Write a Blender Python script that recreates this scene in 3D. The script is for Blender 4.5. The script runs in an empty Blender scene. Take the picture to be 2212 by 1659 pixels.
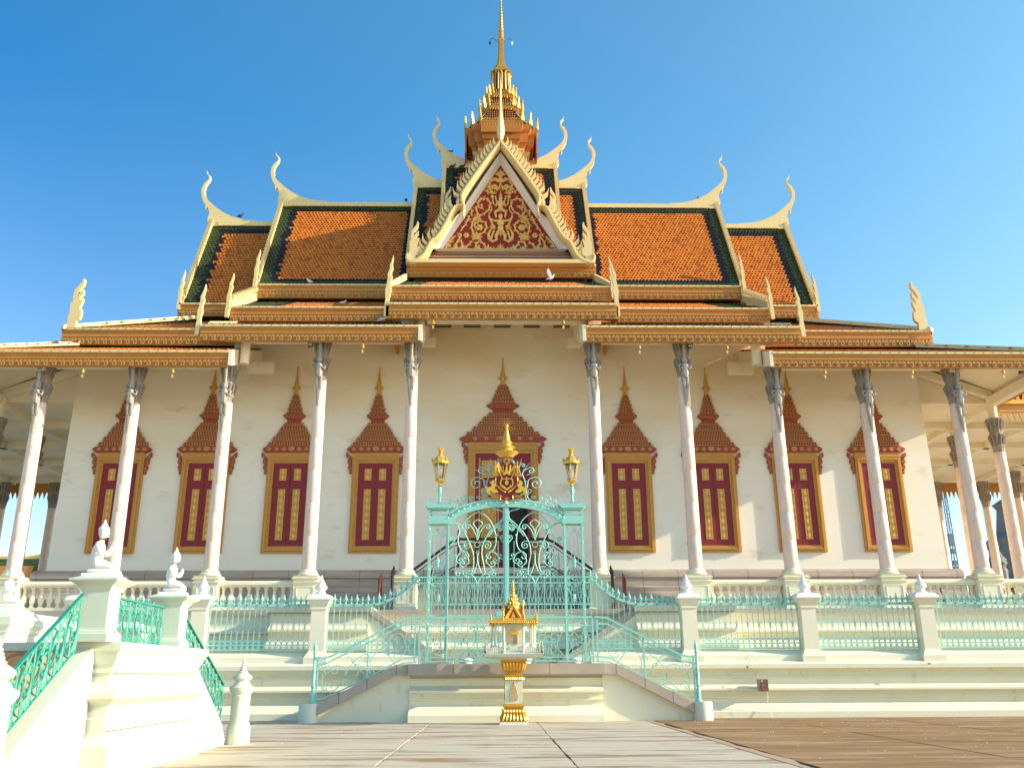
import bpy, bmesh, math, random
from mathutils import Vector, Matrix
random.seed(7)
D = bpy.data
SC = bpy.context.scene
COL = SC.collection
PI = math.pi
rad = math.radians

# ------------------------------------------------------------------ camera
CF, CTH, CYA, CRO = 1941.1, .3126, .0209, -.0049
CC = Vector((-.2836, -33.0856, 1.05))
FW = Vector((math.sin(CYA)*math.cos(CTH), math.cos(CYA)*math.cos(CTH), math.sin(CTH)))
RT0 = Vector((math.cos(CYA), -math.sin(CYA), 0)); UP0 = RT0.cross(FW)
RT = RT0*math.cos(CRO)+UP0*math.sin(CRO); UP = UP0*math.cos(CRO)-RT0*math.sin(CRO)
cam_d = D.cameras.new('camera'); cam = D.objects.new('camera', cam_d); COL.objects.link(cam)
cam.matrix_world = Matrix(((RT.x, UP.x, -FW.x, CC.x), (RT.y, UP.y, -FW.y, CC.y), (RT.z, UP.z, -FW.z, CC.z), (0, 0, 0, 1)))
cam_d.sensor_fit = 'HORIZONTAL'; cam_d.sensor_width = 36; cam_d.lens = CF/2212*36
cam_d.clip_start = .1; cam_d.clip_end = 3000
SC.camera = cam
# ------------------------------------------------------------------ light
SUN_EL, SUN_AZ = rad(20.5), rad(9.5)       # azimuth: degrees from +X towards the camera side (-Y)
w = D.worlds.new('World'); SC.world = w; w.use_nodes = True
wn = w.node_tree; wn.nodes.clear()
sky = wn.nodes.new('ShaderNodeTexSky'); sky.sky_type = 'NISHITA'; sky.sun_disc = False
sky.sun_elevation = SUN_EL; sky.sun_rotation = PI/2+SUN_AZ; sky.altitude = 10
sky.air_density = 1.0; sky.dust_density = .4; sky.ozone_density = 1.2
bg = wn.nodes.new('ShaderNodeBackground'); bg.inputs[1].default_value = .15
wo = wn.nodes.new('ShaderNodeOutputWorld')
# deepen the blue away from the sun, as the clear dry-season sky of the photograph does
tcw = wn.nodes.new('ShaderNodeTexCoord'); dp = wn.nodes.new('ShaderNodeVectorMath'); dp.operation = 'DOT_PRODUCT'
dp.inputs[1].default_value = (math.cos(SUN_EL)*math.cos(SUN_AZ), -math.cos(SUN_EL)*math.sin(SUN_AZ), math.sin(SUN_EL))
nv = wn.nodes.new('ShaderNodeVectorMath'); nv.operation = 'NORMALIZE'
wn.links.new(tcw.outputs['Generated'], nv.inputs[0]); wn.links.new(nv.outputs[0], dp.inputs[0])
mr = wn.nodes.new('ShaderNodeMapRange'); mr.inputs[1].default_value = -.7; mr.inputs[2].default_value = 1.0; wn.links.new(dp.outputs['Value'], mr.inputs[0])
cr_ = wn.nodes.new('ShaderNodeValToRGB'); wn.links.new(mr.outputs[0], cr_.inputs[0]); el = cr_.color_ramp.elements
for i, (p_, c_) in enumerate(((0, (.08, .35, .54)), (.2, (.10, .42, .62)), (.45, (.29, .67, .79)), (.75, (.55, .80, .78)), (1.0, (1, .97, .85)))):
    e_ = el[i] if i < 2 else el.new(p_)
    e_.position = p_; e_.color = (*c_, 1)
sxyz = wn.nodes.new('ShaderNodeSeparateXYZ'); wn.links.new(nv.outputs[0], sxyz.inputs[0])
mz = wn.nodes.new('ShaderNodeMapRange'); mz.inputs[1].default_value = 0; mz.inputs[2].default_value = .55; mz.inputs[3].default_value = .85; mz.inputs[4].default_value = 0; wn.links.new(sxyz.outputs[2], mz.inputs[0])
mxh = wn.nodes.new('ShaderNodeMix'); mxh.data_type = 'RGBA'; wn.links.new(mz.outputs[0], mxh.inputs[0]); wn.links.new(cr_.outputs[0], mxh.inputs[6]); mxh.inputs[7].default_value = (.78, .71, .65, 1)
mxm = wn.nodes.new('ShaderNodeMix'); mxm.data_type = 'RGBA'; mxm.blend_type = 'MULTIPLY'; mxm.inputs[0].default_value = 1
wn.links.new(sky.outputs[0], mxm.inputs[6]); wn.links.new(mxh.outputs[2], mxm.inputs[7])
wn.links.new(mxm.outputs[2], bg.inputs[0]); wn.links.new(bg.outputs[0], wo.inputs[0])
sun_d = D.lights.new('sun', 'SUN'); sun_d.energy = 2.9; sun_d.angle = rad(.53); sun_d.color = (1, .88, .68)
sun = D.objects.new('sun', sun_d); COL.objects.link(sun)
sdir = Vector((math.cos(SUN_EL)*math.cos(SUN_AZ), -math.cos(SUN_EL)*math.sin(SUN_AZ), math.sin(SUN_EL)))
sun.rotation_euler = sdir.to_track_quat('Z', 'Y').to_euler(); sun.location = sdir*80
SC.view_settings.view_transform = 'Standard'; SC.view_settings.look = 'None'
SC.view_settings.exposure = 1.42; SC.view_settings.gamma = 1; SC.view_settings.use_curve_mapping = False

def ray(u, v): return FW+RT*((u-1106)/CF)+UP*((829.5-v)/CF)
def at(u, v, Y):
    d = ray(u, v); return CC+d*((Y-CC.y)/d.y)
def atX(u, v, X):
    d = ray(u, v); return CC+d*((X-CC.x)/d.x)
# ------------------------------------------------------------------ mesh builder
class MB:
    def __init__(s): s.v = []; s.f = []; s.m = []; s.mi = 0
    def add(s, vs, fs):
        o = len(s.v); s.v += [tuple(p) for p in vs]
        for f in fs: s.f.append(tuple(i+o for i in f)); s.m.append(s.mi)
        return s
    def box(s, x0, x1, y0, y1, z0, z1):
        return s.add([(x0, y0, z0), (x1, y0, z0), (x1, y1, z0), (x0, y1, z0), (x0, y0, z1), (x1, y0, z1), (x1, y1, z1), (x0, y1, z1)],
              [(0, 3, 2, 1), (4, 5, 6, 7), (0, 1, 5, 4), (1, 2, 6, 5), (2, 3, 7, 6), (3, 0, 4, 7)])
    def cbox(s, c, hx, hy, hz): return s.box(c[0]-hx, c[0]+hx, c[1]-hy, c[1]+hy, c[2]-hz, c[2]+hz)
    def prism(s, poly, ax, a, b):
        ar = sum(poly[i][0]*poly[(i+1) % len(poly)][1]-poly[(i+1) % len(poly)][0]*poly[i][1] for i in range(len(poly)))
        if ar < 0: poly = poly[::-1]
        n = len(poly)
        g = {'x': lambda p, t: (t, p[0], p[1]), 'y': lambda p, t: (p[0], t, p[1]), 'z': lambda p, t: (p[0], p[1], t)}[ax]
        lo, hi = min(a, b), max(a, b)
        if ax == 'y': lo, hi = hi, lo
        vs = [g(p, lo) for p in poly]+[g(p, hi) for p in poly]
        fs = [tuple(range(n-1, -1, -1)), tuple(range(n, 2*n))]+[(i, (i+1) % n, n+(i+1) % n, n+i) for i in range(n)]
        return s.add(vs, fs)
    def loft(s, rings, cap=True, closed=True):
        n = len(rings[0]); vs = [p for r in rings for p in r]; fs = []
        for k in range(len(rings)-1):
            for i in range(n if closed else n-1):
                j = (i+1) % n; fs.append((k*n+i, k*n+j, (k+1)*n+j, (k+1)*n+i))
        if cap: fs += [tuple(range(n-1, -1, -1)), tuple(range((len(rings)-1)*n, len(rings)*n))]
        return s.add(vs, fs)
    def lathe(s, prof, cx=0, cy=0, n=12, flute=0, rot=0, z0=0, sx=1, sy=1):
        rings = []
        for r, z in prof:
            rr = []
            for i in range(n):
                a = 2*PI*i/n+rot; q = r*(1-flute*(i % 2))
                rr.append((cx+sx*q*math.cos(a), cy+sy*q*math.sin(a), z+z0))
            rings.append(rr)
        return s.loft(rings)
    def sq(s, prof, cx=0, cy=0, z0=0, sx=1, sy=1):   # square plan lathe; r = half width
        return s.lathe([(r*math.sqrt(2), z) for r, z in prof], cx, cy, 4, 0, PI/4, z0, sx, sy)
    def tube(s, pts, r, n=5, closed=False, flat=1):
        pts = [Vector(p) for p in pts]; N = len(pts)
        if N < 2: return s
        rings = []; up = None
        for i, p in enumerate(pts):
            if closed: t = pts[(i+1) % N]-pts[i-1]
            else: t = pts[min(i+1, N-1)]-pts[max(i-1, 0)]
            if t.length < 1e-9: t = Vector((0, 0, 1))
            t.normalize()
            if up is None:
                up = Vector((0, 1, 0)) if abs(t.y) < .9 else Vector((1, 0, 0))
            a = (up-t*up.dot(t))
            if a.length < 1e-6: a = t.orthogonal()
            a.normalize(); up = a; b = t.cross(a)
            q = r[i] if isinstance(r, (list, tuple)) else r
            rings.append([p+a*(q*flat*math.cos(2*PI*k/n+PI/n))+b*(q*math.sin(2*PI*k/n+PI/n)) for k in range(n)])
        if closed: rings.append(rings[0]); return s.loft(rings, False)
        return s.loft(rings)
    def ball(s, c, r, n=8, sx=1, sy=1, sz=1):
        k = max(3, n//2); pr = [(max(.001, r*math.sin(PI*i/k)), -r*math.cos(PI*i/k)*sz) for i in range(k+1)]
        return s.lathe(pr, c[0], c[1], n, z0=c[2], sx=sx, sy=sy)
    def quad(s, a, b, c, d): return s.add([a, b, c, d], [(0, 1, 2, 3)])
    def mesh(s, name, mats, smooth=False):
        me = D.meshes.new(name); me.from_pydata(s.v, [], s.f)
        if not isinstance(mats, (list, tuple)): mats = [mats]
        for m in mats: me.materials.append(m)
        if len(mats) > 1: me.polygons.foreach_set('material_index', s.m)
        if smooth: me.polygons.foreach_set('use_smooth', [True]*len(s.f))
        me.validate(); me.update()
        if smooth:
            try: me.set_sharp_from_angle(angle=rad(38))
            except Exception: pass
        return me
    def build(s, name, mats, parent=None, smooth=False, kind=None, label=None):
        if not s.f: return None
        return link(name, s.mesh(name, mats, smooth), parent, kind=kind, label=label)
def link(name, me, parent=None, loc=None, rot=None, scale=None, kind=None, label=None):
    o = D.objects.new(name, me); COL.objects.link(o)
    if parent is not None: o.parent = parent
    if loc is not None: o.location = loc
    if rot is not None: o.rotation_euler = rot
    if scale is not None: o.scale = scale
    if kind: o['kind'] = kind
    if label: o['label'] = label
    return o
def tag(o, label, cat, group=None):
    o['label'] = label; o['category'] = cat
    if group: o['group'] = group
    return o
def thing(name, label, cat, loc=(0, 0, 0), group=None, rz=0):
    o = D.objects.new(name, None); COL.objects.link(o); o.location = loc; o.rotation_euler = (0, 0, rz); o.empty_display_size = .3
    return tag(o, label, cat, group)
def copy_tree(o, parent=None, loc=None, rz=None, label=None):
    c = o.copy(); COL.objects.link(c); c.parent = parent
    if loc is not None: c.location = loc
    if rz is not None: c.rotation_euler = (0, 0, rz)
    if label: c['label'] = label
    for ch in list(o.children): copy_tree(ch, c)
    return c
def smooth_curve(pts, n=6, closed=False):
    P = [Vector(p) for p in pts]; out = []; N = len(P)
    rng = range(N) if closed else range(N-1)
    for i in rng:
        g = (lambda k: P[k % N]) if closed else (lambda k: P[max(0, min(N-1, k))])
        a, b, c, d = g(i-1), g(i), g(i+1), g(i+2)
        for k in range(n):
            t = k/n
            out.append(.5*((2*b)+(c-a)*t+(2*a-5*b+4*c-d)*t*t+(3*b-a-3*c+d)*t**3))
    if not closed: out.append(P[-1])
    return out
def scroll(pts, s=None, e=None, n=5):
    """2-D curve with optional spiral ends; s/e = (turn +1/-1, radius, turns)"""
    c = smooth_curve([Vector((p[0], p[1])) for p in pts], n) if len(pts) > 2 else [Vector(p) for p in pts]
    def spir(p, t, q):
        turn, r = q[0], q[1]; T = (q[2] if len(q) > 2 else 1.4)*2*PI; h = math.atan2(t.y, t.x); m = int(T/.5); out = []
        for i in range(m):
            f = i/m; rr = r*(1-f)**1.1+r*.12; dh = T/m; h += turn*dh
            p = p+Vector((math.cos(h-turn*dh/2), math.sin(h-turn*dh/2)))*(rr*dh); out.append(p.copy())
        return out
    r = list(c)
    if e: r = r+spir(c[-1], c[-1]-c[-2], e)
    if s: r = list(reversed(spir(c[0], c[0]-c[1], s)))+r
    return r
def ring2(cx, cz, r, n=12, rz=None): return [(cx+r*math.cos(2*PI*i/n), cz+(rz or r)*math.sin(2*PI*i/n)) for i in range(n)]
def xz(pts, Y=0): return [(p[0], Y, p[1]) for p in pts]

# ------------------------------------------------------------------ materials
def mat(name, c, rough=.6, metal=0, var=.0, scale=4, c2=None, c2amt=.5, bump=0, bscale=30, coord='Object', stretch=(1, 1, 1), c3=None, c3lo=.55, c3hi=.7, c3scale=1.5, spec=.5, trans=0, vein=None):
    m = D.materials.new(name); m.use_nodes = True; nt = m.node_tree; N = nt.nodes; L = nt.links
    b = N['Principled BSDF']; b.inputs['Roughness'].default_value = rough; b.inputs['Metallic'].default_value = metal
    b.inputs['Specular IOR Level'].default_value = spec
    if trans: b.inputs['Transmission Weight'].default_value = trans
    tc = N.new('ShaderNodeTexCoord'); mp = N.new('ShaderNodeMapping'); mp.inputs['Scale'].default_value = stretch
    L.new(tc.outputs[coord], mp.inputs[0])
    def noise(sc, det=5, rgh=.6):
        n = N.new('ShaderNodeTexNoise'); n.inputs['Scale'].default_value = sc; n.inputs['Detail'].default_value = det
        n.inputs['Roughness'].default_value = rgh; L.new(mp.outputs[0], n.inputs[0]); return n
    def ramp(src, lo, hi):
        r = N.new('ShaderNodeMapRange'); r.inputs[1].default_value = lo; r.inputs[2].default_value = hi; L.new(src, r.inputs[0]); return r.outputs[0]
    def mix(fac, A, B):
        x = N.new('ShaderNodeMix'); x.data_type = 'RGBA'
        if isinstance(fac, float): x.inputs[0].default_value = fac
        else: L.new(fac, x.inputs[0])
        for i, q in ((6, A), (7, B)):
            if isinstance(q, tuple): x.inputs[i].default_value = q
            else: L.new(q, x.inputs[i])
        return x.outputs[2]
    c4 = (*c, 1); out = c4
    if c2 is None and var: c2 = tuple(x*(1-var) for x in c); c2amt = 1
    if c2 is not None:
        n = noise(scale); out = mix(ramp(n.outputs[0], .35, .35+.4/max(c2amt, .1)), c4, (*c2, 1))
    if c3 is not None:
        n = noise(c3scale, 8, .65); out = mix(ramp(n.outputs[0], c3lo, c3hi), out, (*c3, 1))
    if vein is not None:
        n = N.new('ShaderNodeTexWave'); n.inputs['Scale'].default_value = 1.3; n.inputs['Distortion'].default_value = 14; n.inputs['Detail'].default_value = 4
        L.new(mp.outputs[0], n.inputs[0]); out = mix(ramp(n.outputs[1], .93, 1.0), out, (*vein, 1))
    if isinstance(out, tuple): b.inputs['Base Color'].default_value = out
    else: L.new(out, b.inputs['Base Color'])
    if bump:
        n = noise(bscale, 6, .7); bp = N.new('ShaderNodeBump'); bp.inputs['Strength'].default_value = bump; bp.inputs['Distance'].default_value = .02
        L.new(n.outputs[0], bp.inputs['Height']); L.new(bp.outputs[0], b.inputs['Normal'])
    return m
M = {}
M['wall'] = mat('stained_bounce_tinted_plaster', (.88, .84, .74), .85, scale=.5, c2=(.84, .77, .62), c2amt=.7, bump=.12, bscale=5, c3=(.50, .38, .22), c3lo=.57, c3hi=.85, c3scale=1.1, stretch=(.55, 1, 1.5))
# blotchy ochre upper-facade stains, plus warm soffit bounce painted in by height
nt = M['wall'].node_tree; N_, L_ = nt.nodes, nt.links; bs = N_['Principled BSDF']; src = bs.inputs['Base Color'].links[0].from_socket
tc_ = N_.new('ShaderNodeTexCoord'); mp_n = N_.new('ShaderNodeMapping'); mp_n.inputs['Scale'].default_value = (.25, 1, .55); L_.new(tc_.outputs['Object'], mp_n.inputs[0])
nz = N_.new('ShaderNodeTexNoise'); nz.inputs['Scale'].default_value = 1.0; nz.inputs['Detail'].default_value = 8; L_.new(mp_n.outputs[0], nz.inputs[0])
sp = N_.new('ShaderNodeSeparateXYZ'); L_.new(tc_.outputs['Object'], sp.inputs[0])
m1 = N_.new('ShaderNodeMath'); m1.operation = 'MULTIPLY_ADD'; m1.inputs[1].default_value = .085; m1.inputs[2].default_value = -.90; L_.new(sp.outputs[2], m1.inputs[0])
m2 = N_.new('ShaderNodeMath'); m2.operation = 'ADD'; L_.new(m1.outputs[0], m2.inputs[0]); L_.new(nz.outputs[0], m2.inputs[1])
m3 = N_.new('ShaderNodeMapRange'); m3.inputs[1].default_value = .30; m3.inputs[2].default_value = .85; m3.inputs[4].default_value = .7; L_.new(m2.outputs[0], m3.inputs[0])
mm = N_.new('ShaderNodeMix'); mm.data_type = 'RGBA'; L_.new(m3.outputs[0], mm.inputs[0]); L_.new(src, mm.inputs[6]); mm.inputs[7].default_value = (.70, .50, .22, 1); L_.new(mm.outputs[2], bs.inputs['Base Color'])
M['soffit'] = mat('soffit_plaster', (.86, .75, .54), .85, var=.12, scale=1.5)
M['ivory'] = mat('ivory_lime_plaster', (.80, .76, .58), .75, scale=1.6, c2=(.75, .70, .50), c2amt=.6, bump=.15, bscale=14, c3=(.50, .45, .30), c3lo=.58, c3hi=.85, c3scale=2.6, stretch=(1.2, 1, .7))
M['white'] = mat('whitewash', (.84, .83, .79), .65, scale=2, c2=(.78, .78, .72), c2amt=.6, bump=.1, bscale=16)
M['white2'] = mat('whitewashed_masonry', (.64, .66, .54), .7, scale=2, c2=(.57, .59, .47), c2amt=.6, bump=.12, bscale=12, c3=(.50, .42, .28), c3lo=.62, c3hi=.9, c3scale=3.5, stretch=(1.4, 1.4, .6))
M['statue'] = mat('white_marble_statue', (.82, .81, .76), .55, scale=6, c2=(.7, .68, .6), c2amt=.5, c3=(.4, .35, .27), c3lo=.7, c3hi=.85, c3scale=5)
M['cream'] = mat('cream_roof_paint', (.80, .62, .29), .6, scale=2, c2=(.70, .53, .24), c2amt=.5, bump=.1, bscale=20, c3=(.3, .24, .15), c3lo=.7, c3hi=.9, c3scale=4)
M['fascia'] = mat('ochre_gilt_fascia', (.54, .24, .04), .55, .05, scale=2.5, c2=(.42, .17, .03), c2amt=.6, bump=.25, bscale=40, c3=(.2, .12, .06), c3lo=.7, c3hi=.85, c3scale=1.2)
M['fascia_hi'] = mat('ochre_gilt_carving', (.60, .31, .075), .55, .05, scale=5, c2=(.42, .20, .045), c2amt=.6)
M['fascia_lo'] = mat('fascia_ground', (.40, .19, .045), .7, var=.3, scale=6)
M['gold'] = mat('gilt', (.66, .36, .06), .38, .45, scale=8, c2=(.46, .22, .035), c2amt=.6, bump=.2, bscale=40)
M['goldlt'] = mat('bright_gilt', (.78, .46, .07), .33, .4, scale=10, c2=(.60, .31, .045), c2amt=.5)
M['goldframe'] = mat('gilt_frame', (.60, .29, .05), .42, .1, scale=9, c2=(.42, .18, .03), c2amt=.6, bump=.35, bscale=60)
M['relief'] = mat('gilded_relief', (.84, .54, .14), .45, .1, scale=6, c2=(.56, .36, .12), c2amt=.6)
M['reliefgrey'] = mat('faded_relief', (.36, .22, .15), .6, .0, scale=6, c2=(.26, .15, .11), c2amt=.6)
M['maroon'] = mat('maroon_lacquer', (.24, .007, .012), .5, scale=2, c2=(.18, .006, .010), c2amt=.5)
M['redpaint'] = mat('pediment_red', (.30, .012, .008), .7, scale=3, c2=(.22, .012, .014), c2amt=.6)
M['redgold'] = mat('russet_carving', (.36, .062, .018), .6, .0, scale=10, c2=(.24, .032, .01), c2amt=.6)
M['budgold'] = mat('dull_gilt_bud', (.54, .25, .085), .5, .05, scale=14, c2=(.36, .15, .05), c2amt=.6)
M['turq'] = mat('turquoise_paint', (.26, .60, .51), .5, scale=6, c2=(.34, .68, .59), c2amt=.6, c3=(.20, .30, .22), c3lo=.64, c3hi=.74, c3scale=11)
M['green'] = mat('emerald_paint', (.02, .25, .18), .5, scale=6, c2=(.04, .32, .24), c2amt=.6)
M['iron'] = mat('dark_iron', (.035, .022, .02), .5, .4, var=.4)
M['rediron'] = mat('oxide_iron', (.16, .035, .025), .55, .2, var=.4)
M['marblecol'] = mat('pink_grey_marble', (.82, .64, .52), .5, scale=1.3, c2=(.74, .55, .45), c2amt=.7, vein=(.62, .50, .46), c3=(.56, .42, .35), c3lo=.6, c3hi=.9, c3scale=1.4, stretch=(1.4, 1.4, .5))
M['grey_marble'] = mat('grey_marble', (.27, .23, .20), .5, scale=1.8, c2=(.13, .11, .11), c2amt=.9, c3=(.42, .36, .30), c3lo=.58, c3hi=.75, c3scale=3, stretch=(.7, 1, 1.2))
M['plinth'] = mat('veined_stone_plinth', (.50, .42, .34), .45, scale=1.8, c2=(.28, .19, .14), c2amt=.8, stretch=(.35, 1, 5))
M['slab'] = mat('grey_stone_slab', (.46, .39, .31), .7, scale=3, c2=(.35, .29, .24), c2amt=.7, bump=.2, bscale=20)
M['capital'] = mat('grey_stone_capital', (.34, .29, .23), .8, scale=6, c2=(.21, .175, .14), c2amt=.7, bump=.5, bscale=35)
M['figure'] = mat('silvered_figure', (.38, .345, .29), .6, .0, scale=9, c2=(.26, .235, .20), c2amt=.7)
M['t_or'] = mat('orange_glazed_tile', (.66, .20, .016), .42, scale=.9, c2=(.54, .145, .012), c2amt=.7, c3=(.68, .24, .03), c3lo=.55, c3hi=.75, c3scale=14, spec=.35)
M['t_or2'] = mat('pale_orange_glazed_tile', (.60, .20, .03), .35, var=.4, scale=8, spec=.5)
M['t_od'] = mat('dark_orange_glazed_tile', (.53, .14, .010), .45, var=.3, scale=8, spec=.35)
M['t_ol'] = mat('light_orange_glazed_tile', (.66, .20, .018), .42, var=.2, scale=8, spec=.4)
M['t_gr'] = mat('green_glazed_tile', (.05, .08, .02), .38, scale=9, c2=(.012, .024, .012), c2amt=.8, spec=.35)
M['t_bl'] = mat('navy_glazed_tile', (.010, .009, .02), .38, scale=7, c2=(.018, .022, .022), c2amt=.6, spec=.3)
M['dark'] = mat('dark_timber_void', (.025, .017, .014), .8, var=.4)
M['roofbase'] = mat('roof_underlay', (.06, .035, .025), .8, var=.3)
M['spirebrown'] = mat('amber_gilt_eave', (.50, .18, .022), .5, .1, scale=2, c2=(.34, .11, .018), c2amt=.6, c3=(.18, .08, .03), c3lo=.66, c3hi=.85, c3scale=3)
M['glass'] = mat('lantern_glass', (.85, .9, .88), .08, trans=.9)
M['bulb'] = mat('lamp_porcelain', (.8, .8, .76), .4, var=.1)
M['pig'] = mat('dark_pigeon_feathers', (.05, .05, .06), .7, var=.4, scale=20)
M['pigw'] = mat('white_pigeon_feathers', (.8, .78, .76), .7, var=.15, scale=20)
M['black'] = mat('black_metal', (.02, .02, .022), .5, var=.3)
M['boxbrown'] = mat('brown_painted_steel', (.22, .10, .06), .5, var=.25, scale=5)
M['boxgrey'] = mat('grey_steel', (.3, .32, .28), .5, var=.25, scale=5)
M['paper'] = mat('grey_sticker', (.5, .47, .55), .6, var=.1)
M['wire'] = mat('cream_cable', (.75, .7, .52), .6, var=.2)
M['path'] = mat('pale_worn_paving', (.57, .50, .38), .85, scale=2.2, c2=(.49, .42, .31), c2amt=.6, bump=.6, bscale=24, c3=(.33, .21, .11), c3lo=.50, c3hi=.60, c3scale=1.3, stretch=(.3, 1.5, 1))
M['brownpave'] = mat('brown_stained_paving', (.36, .20, .07), .95, scale=2.2, c2=(.17, .085, .03), c2amt=1.0, bump=.9, bscale=26, c3=(.50, .34, .18), c3lo=.50, c3hi=.66, c3scale=1.1, stretch=(.35, 1.5, 1))
M['yard'] = mat('far_yard_paving', (.55, .47, .37), .9, var=.15, scale=.3)
M['joint'] = mat('dirt_joint', (.16, .11, .07), .95, var=.4, scale=8)
M['grout'] = mat('pale_mortar', (.5, .36, .22), .9, var=.3, scale=8)
M['petal'] = mat('fallen_petal', (.8, .75, .65), .8, var=.1)
M['brownwall'] = mat('brown_washed_plaster', (.42, .24, .11), .85, scale=2, c2=(.3, .17, .08), c2amt=.6, bump=.2)
M['farroof'] = mat('far_orange_roof', (.62, .27, .06), .6, var=.3, scale=2)
M['fargreen'] = mat('far_green_roof', (.10, .14, .05), .6, var=.4, scale=3)
M['faryellow'] = mat('far_yellow_trim', (.75, .56, .16), .5, var=.2, scale=3)
M['farstone'] = mat('far_weathered_stone', (.24, .23, .22), .85, scale=1, c2=(.1, .10, .10), c2amt=.8, bump=.6, bscale=4)
M['steel'] = mat('mast_steel', (.16, .2, .26), .5, .5, var=.3)
M['bush'] = mat('shrub_leaf', (.09, .11, .035), .8, var=.5, scale=5)
# ================================================================== GROUND
random.seed(3)
g = MB().quad((-400, -400, -.09), (400, -400, -.09), (400, 900, -.09), (-400, 900, -.09)).build('ground', M['yard'], kind='structure')
MB().quad((-14, -40.5, -.016), (33, -40.5, -.016), (33, -9, -.016), (-14, -9, -.016)).build('joint_bed', M['joint'], kind='structure')
pathway = D.objects.new('pathway', None); COL.objects.link(pathway); pathway['kind'] = 'structure'
def slab(x, y, mats, parent, nm='paving_slab', gap=.012, top=0):
    j = lambda: random.uniform(-.008, .008)
    n_ = 9; q = [(t/n_) for t in range(n_)]; jj = lambda: random.uniform(-.013, .013)
    pts = [(x[0]+(x[1]-x[0])*t+(gap if t == 0 else 0), y[0]+gap+jj()) for t in q]+[(x[1]-gap+jj(), y[0]+(y[1]-y[0])*t) for t in q]+[(x[1]-(x[1]-x[0])*t, y[1]-gap+jj()) for t in q]+[(x[0]+gap+jj(), y[1]-(y[1]-y[0])*t) for t in q]
    z = top+random.uniform(-.004, .003)
    MB().prism(pts, 'z', -.08, z).build(nm, mats, parent)
xs = [-14, -9.2, -5.6, -1.72, .72, 3.32]; ys = [-40, -34, -29.5, -25.4, -21.2, -16.4, -13.0, -9.35]
for i in range(len(xs)-1):
    for k in range(len(ys)-1): slab((xs[i], xs[i+1]), (ys[k], ys[k+1]), M['path'], pathway)
MB().prism([(3.33, -40)]+[(3.46+random.uniform(-.05, .08), -40+i*.6) for i in range(52)]+[(3.33, -9.4)], 'z', -.012, .004).build('mortar_strip', M['grout'], pathway)
court = D.objects.new('courtyard_paving', None); COL.objects.link(court); court['kind'] = 'structure'
bx = [3.54, 6.4, 9.2, 12.0, 14.8, 17.6, 20.5, 26, 32]; by = [-40, -31, -26.2, -23.4, -20.6, -17.8, -15.0, -12.2, -9.35]
for i in range(len(bx)-1):
    for k in range(len(by)-1): slab((bx[i], bx[i+1]), (by[k], by[k+1]), M['brownpave'], court, gap=.018)
for k, y in enumerate(by[2:-1]):           # smeared mortar beside the joints
    zz = [(3.6+i*1.2, y+random.uniform(-.05, .07)) for i in range(14)]
    for (a, b) in zip(zz, zz[1:]):
        if random.random() < .45: MB().prism([(a[0], a[1]-.03), (b[0], b[1]-.02), (b[0], b[1]+.045), (a[0], a[1]+.05)], 'z', -.01, .0045).build('mortar_smear', M['grout'], court)
MB().box(-40, -14.01, -40, -9.35, -.08, 0).build('side_paving', M['path'], pathway)
MB().box(-40, 60, -8.7, 60, -.08, -.02).build('inner_court', M['path'], kind='structure')
pet = MB()
for i in range(170):
    x = random.uniform(3.8, 16); y = random.uniform(-21, -9.5)
    if random.random() < .15: x = random.uniform(-4, 3.3)
    r = random.uniform(.005, .012); pet.lathe([(r*.6, .002), (r, .008), (r*.4, .014)], x, y, 5, rot=random.random())
tag(pet.build('petals', M['petal'], kind='stuff'), 'tiny white petals scattered over the brown courtyard paving', 'petals')

# ================================================================== TERRACE under the temple
TF = 3.0    # terrace floor
prof = [(0, 0), (0, TF), (-3.95, TF), (-4.05, 2.98), (-4.05, 2.84), (-3.93, 2.84), (-3.93, 2.55), (-3.97, 2.55), (-3.97, 2.46), (-4.2, 2.35), (-4.2, 2.30),
        (-4.04, 2.26), (-4.04, 2.10), (-4.08, 2.10), (-4.08, 2.04), (-4.42, 1.87), (-4.42, 1.80), (-4.2, 1.74), (-4.2, 1.2), (-4.5, 1.0), (-4.5, 0)]
terrace = thing('temple_terrace', 'ivory moulded terrace with bright ledges carrying the temple columns', 'terrace')
MB().prism([(y, z) for y, z in prof], 'x', -21.5, 34).build('plinth_wall', M['ivory'], terrace)
MB().box(-21.4, 33.9, -3.9, 17, TF-.02, TF+.006).build('floor', M['slab'], terrace)
MB().box(-21.4, 33.9, -4.07, -3.9, 2.87, TF+.01).build('edge_slab', M['slab'], terrace)
for s in (-1, 1):   # projecting landings either side of the door axis
    x0, x1 = sorted((s*4.0, s*6.95)); p2 = [(y-1.35, z) for y, z in prof[2:]]
    pm = MB(); pm.prism([(-3.0, 0), (-3.0, TF+.012)]+[(a, b+.002 if b < .1 else b) for a, b in p2], 'x', x0, x1)
    pm.build('projecting_landing', M['ivory'], terrace)
    MB().box(x0-.06, x1+.06, -5.46, -3.9, 2.84, TF+.02).build('edge_slab', M['slab'], terrace)
    # inner stair: parapet sloping to the centre
    a, b = s*4.02, s*1.5
    MB().prism([(a, 0), (a, 2.78), (b, 1.12), (b, 0)], 'y', -5.25, -5.05).build('stair_parapet', M['ivory'], terrace)
    MB().prism([(a, 2.80), (a, 3.02), (b, 1.32), (b, 1.12)], 'y', -5.32, -4.98).build('coping', M['slab'], terrace)
    for k in range(8):
        xa = a+(b-a)*k/8; xb = a+(b-a)*(k+1)/8
        MB().box(min(xa, xb), max(xa, xb), -5.04, -4.3, 0, 2.8-k*.19).build('step', M['slab'], terrace)
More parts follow.
